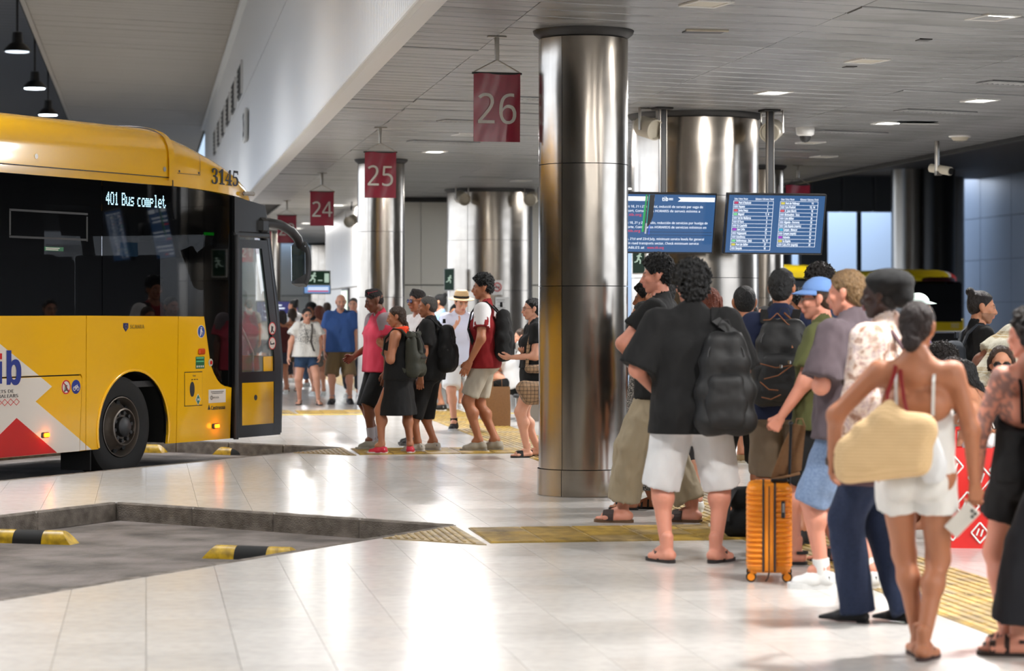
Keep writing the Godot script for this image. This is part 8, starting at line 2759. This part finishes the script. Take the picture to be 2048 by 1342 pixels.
	person({"at": [4.732, -37.211], "h": 1.598, "face": 354.8, "label": "woman with pinned-up dark hair far behind the straw hat", "w": true, "cell": 0.026, "skin": "olive", "hair": "bun_top", "hair_color": "black", "top": {"mat": cloth(Color(0.35, 0.55, 0.65))}, "bot": {"kind": "shorts", "mat": cloth(Color(0.2, 0.2, 0.24)), "len": 0.5}})
	J = person({"at": [5.056, -33.116], "h": 1.700, "face": 253.3, "label": "seated man in a beige cap and white shirt with black trousers, one leg crossed", "sit": 0.42, "cell": 0.02, "skin": "fair", "hair": "crop", "hair_color": "brown", "lean": Vector2(0.22, 0.0), "head": [0, 20, 0], "la": "face", "ra": "fold", "ll": [0.05, 0.42, 0.0, 0.2], "rl": [0.1, 0.36, 5.0], "shoe_color": [Color(0.8, 0.8, 0.78), Color(0.85, 0.85, 0.83)], "top": {"mat": cloth(Color(0.8, 0.8, 0.8))}, "bot": {"kind": "trousers", "mat": cloth(Color(0.03, 0.03, 0.035)), "len": 0.9, "name": "trousers"}})
	cap_hat(J, cloth(Color(0.6, 0.53, 0.42)))
	person({"at": [5.312, -33.583], "h": 1.650, "face": 259.0, "label": "seated person in pale clothes partly behind the checked tote", "sit": 0.42, "w": true, "cell": 0.022, "skin": "fair", "hair": "tail", "hair_color": "light", "lean": Vector2(0.15, 0.0), "la": "fold", "ra": "fold", "ll": [0.1, 0.4, 5.0], "rl": [0.1, 0.36, 5.0], "shoe": "sandal", "shoe_color": [Color(0.7, 0.6, 0.5), Color(0.7, 0.62, 0.55)], "top": {"mat": cloth(Color(0.75, 0.74, 0.72))}, "bot": {"kind": "shorts", "mat": cloth(Color(0.6, 0.55, 0.5)), "len": 0.5}})
	# people walking up beyond the bus front
	J = person({"at": [2.553, -38.941], "h": 1.552, "face": 364.2, "label": "woman in glasses, printed white t-shirt and denim shorts walking towards the camera", "w": true, "g": 1.14, "cell": 0.018, "skin": "fair", "hair": "tail", "hair_color": "brown", "head": [8, 4, 0], "la": [Vector3(0.3, -1, 0.0), Vector3(-0.1, -0.85, 0.5), "relaxed"], "ra": [Vector3(0.45, -1, 0.1), Vector3(0.2, -1, 0.2), "relaxed"], "ll": [0.17, 0.14, 10.0], "rl": [0.1, -0.1, 24.0], "shoe": "sandal", "shoe_color": [Color(0.04, 0.035, 0.03), Color(0.05, 0.045, 0.04)], "top": {"mat": cloth(Color(0.82, 0.81, 0.78)), "sleeve": 0.55, "hem": 0.5, "pad": 0.03, "loose": 0.04, "slack": 0.04, "fold": 0.013}, "bot": {"kind": "shorts", "mat": cloth(Color(0.2, 0.3, 0.42), M.denim, 3.0), "len": 0.26, "loose": 0.03, "straight": 0.1, "name": "denim_shorts"}})
	glasses(J, M.black, M.clear_lens)
	chest_print(J)
	cross_strap(J, "grey strap of a shoulder bag across the printed white t-shirt")
	person({"at": [3.126, -39.275], "h": 1.780, "face": 353.4, "label": "bald bearded man in a blue t-shirt and khaki cargo shorts beside the steel column", "g": 1.1, "cell": 0.018, "skin": "fair", "hair": "bald", "hair_color": "grey", "beard": 0.5, "head": [10, 8, 0], "ll": [0.15, 0.02, 12.0], "rl": [0.13, 0.06, 12.0], "shoe_color": [Color(0.07, 0.055, 0.05), Color(0.1, 0.08, 0.07)], "sock": [cloth(Color(0.6, 0.6, 0.62)), 0.1], "top": {"mat": cloth(Color(0.2, 0.33, 0.56)), "sleeve": 0.72, "hem": 0.475, "pad": 0.025, "loose": 0.035, "slack": 0.025, "fold": 0.013}, "bot": {"kind": "shorts", "mat": cloth(Color(0.46, 0.38, 0.26)), "len": 0.56, "loose": 0.055, "straight": 0.12, "name": "cargo_shorts"}})
	person({"at": [3.564, -41.939], "h": 1.737, "face": 345.1, "label": "grey-haired man showing at the left edge of the far steel column", "cell": 0.024, "skin": "fair", "hair": "crop", "hair_color": "grey", "top": {"mat": cloth(Color(0.4, 0.42, 0.48))}, "bot": {"kind": "trousers", "mat": cloth(Color(0.1, 0.1, 0.12)), "len": 0.92, "name": "trousers"}})
	person({"at": [2.709, -45.472], "h": 1.548, "face": 191.6, "label": "woman in an orange top and patterned shorts walking away left of the printed t-shirt", "w": true, "cell": 0.024, "skin": "olive", "hair": "bob", "hair_color": "light", "eyes": false, "shoe": "sandal", "shoe_color": [Color(0.06, 0.05, 0.05), Color(0.06, 0.05, 0.05)], "top": {"mat": cloth(Color(0.72, 0.3, 0.15)), "kind": "tank"}, "bot": {"kind": "shorts", "mat": cloth(Color(0.3, 0.27, 0.22)), "len": 0.3, "loose": 0.05, "straight": 0.12}})
	person({"at": [3.077, -51.115], "h": 1.742, "face": 236.6, "label": "person with black hair in a white shirt farthest back at left", "cell": 0.027, "skin": "olive", "hair": "bun_top", "hair_color": "black", "eyes": false, "top": {"mat": cloth(Color(0.8, 0.8, 0.82))}, "bot": {"kind": "trousers", "mat": cloth(Color(0.12, 0.12, 0.15)), "len": 0.92, "name": "trousers"}})
	person({"at": [2.438, -44.132], "h": 1.511, "face": 196.8, "label": "brown-haired woman just showing past the corner of the bus", "w": true, "cell": 0.025, "skin": "tan", "hair": "long", "hair_color": "chestnut", "eyes": false, "top": {"mat": cloth(Color(0.3, 0.1, 0.1)), "kind": "tank"}, "bot": {"kind": "shorts", "mat": cloth(Color(0.2, 0.2, 0.25)), "len": 0.3}})
	person({"at": [3.042, -43.029], "h": 1.600, "face": 196.0, "label": "woman with long reddish hair and an orange top between the couple", "w": true, "cell": 0.024, "skin": "olive", "hair": "long", "hair_color": "ginger", "eyes": false, "top": {"mat": cloth(Color(0.75, 0.35, 0.16)), "kind": "tank"}, "bot": {"kind": "skirt", "mat": cloth(Color(1, 1, 1), M.specks, 4.0), "hem": 0.4, "loose": 0.05, "name": "skirt"}})
	person({"at": [3.239, -48.057], "h": 1.649, "face": 326.1, "label": "dark-haired person in dark clothes behind the printed white t-shirt", "cell": 0.026, "skin": "tan", "hair": "bushy", "hair_color": "black", "top": {"mat": cloth(Color(0.05, 0.05, 0.06))}, "bot": {"kind": "trousers", "mat": cloth(Color(0.3, 0.36, 0.45)), "len": 0.92, "name": "jeans"}})
	person({"at": [3.701, -50.009], "h": 1.675, "face": 185.8, "label": "person with light brown hair behind the bald man's shoulder", "cell": 0.026, "skin": "fair", "hair": "short", "hair_color": "light", "eyes": false, "top": {"mat": cloth(Color(0.6, 0.58, 0.52))}, "bot": {"kind": "shorts", "mat": cloth(Color(0.4, 0.36, 0.3)), "len": 0.55}})
	J = person({"at": [2.275, -54.271], "h": 1.755, "face": 185.6, "label": "person with a maroon backpack seen through the bus door glass", "cell": 0.026, "skin": "tan", "hair": "short", "hair_color": "brown", "eyes": false, "top": {"mat": cloth(Color(0.4, 0.38, 0.36))}, "bot": {"kind": "shorts", "mat": cloth(Color(0.2, 0.2, 0.22)), "len": 0.55}})
	backpack(J, torso(J), "maroon backpack seen through the bus door glass", cloth(Color(0.28, 0.05, 0.1)), {"top": 0.83, "low": 0.54, "wide": 0.065})
	person({"at": [2.691, -56.231], "h": 1.682, "face": 217.3, "label": "brown-haired person right of the maroon backpack behind the door glass", "w": true, "cell": 0.027, "skin": "fair", "hair": "tail", "hair_color": "light", "eyes": false, "top": {"mat": cloth(Color(0.75, 0.74, 0.72))}, "bot": {"kind": "shorts", "mat": cloth(Color(0.3, 0.3, 0.35)), "len": 0.4}})
	person({"at": [3.092, -60.216], "h": 1.731, "face": 207.1, "label": "dark-haired person at the right edge of the bus door glass", "cell": 0.027, "skin": "tan", "hair": "short", "hair_color": "black", "eyes": false, "top": {"mat": cloth(Color(0.3, 0.34, 0.4))}, "bot": {"kind": "trousers", "mat": cloth(Color(0.15, 0.15, 0.18)), "len": 0.92, "name": "trousers"}})
	build_luggage()
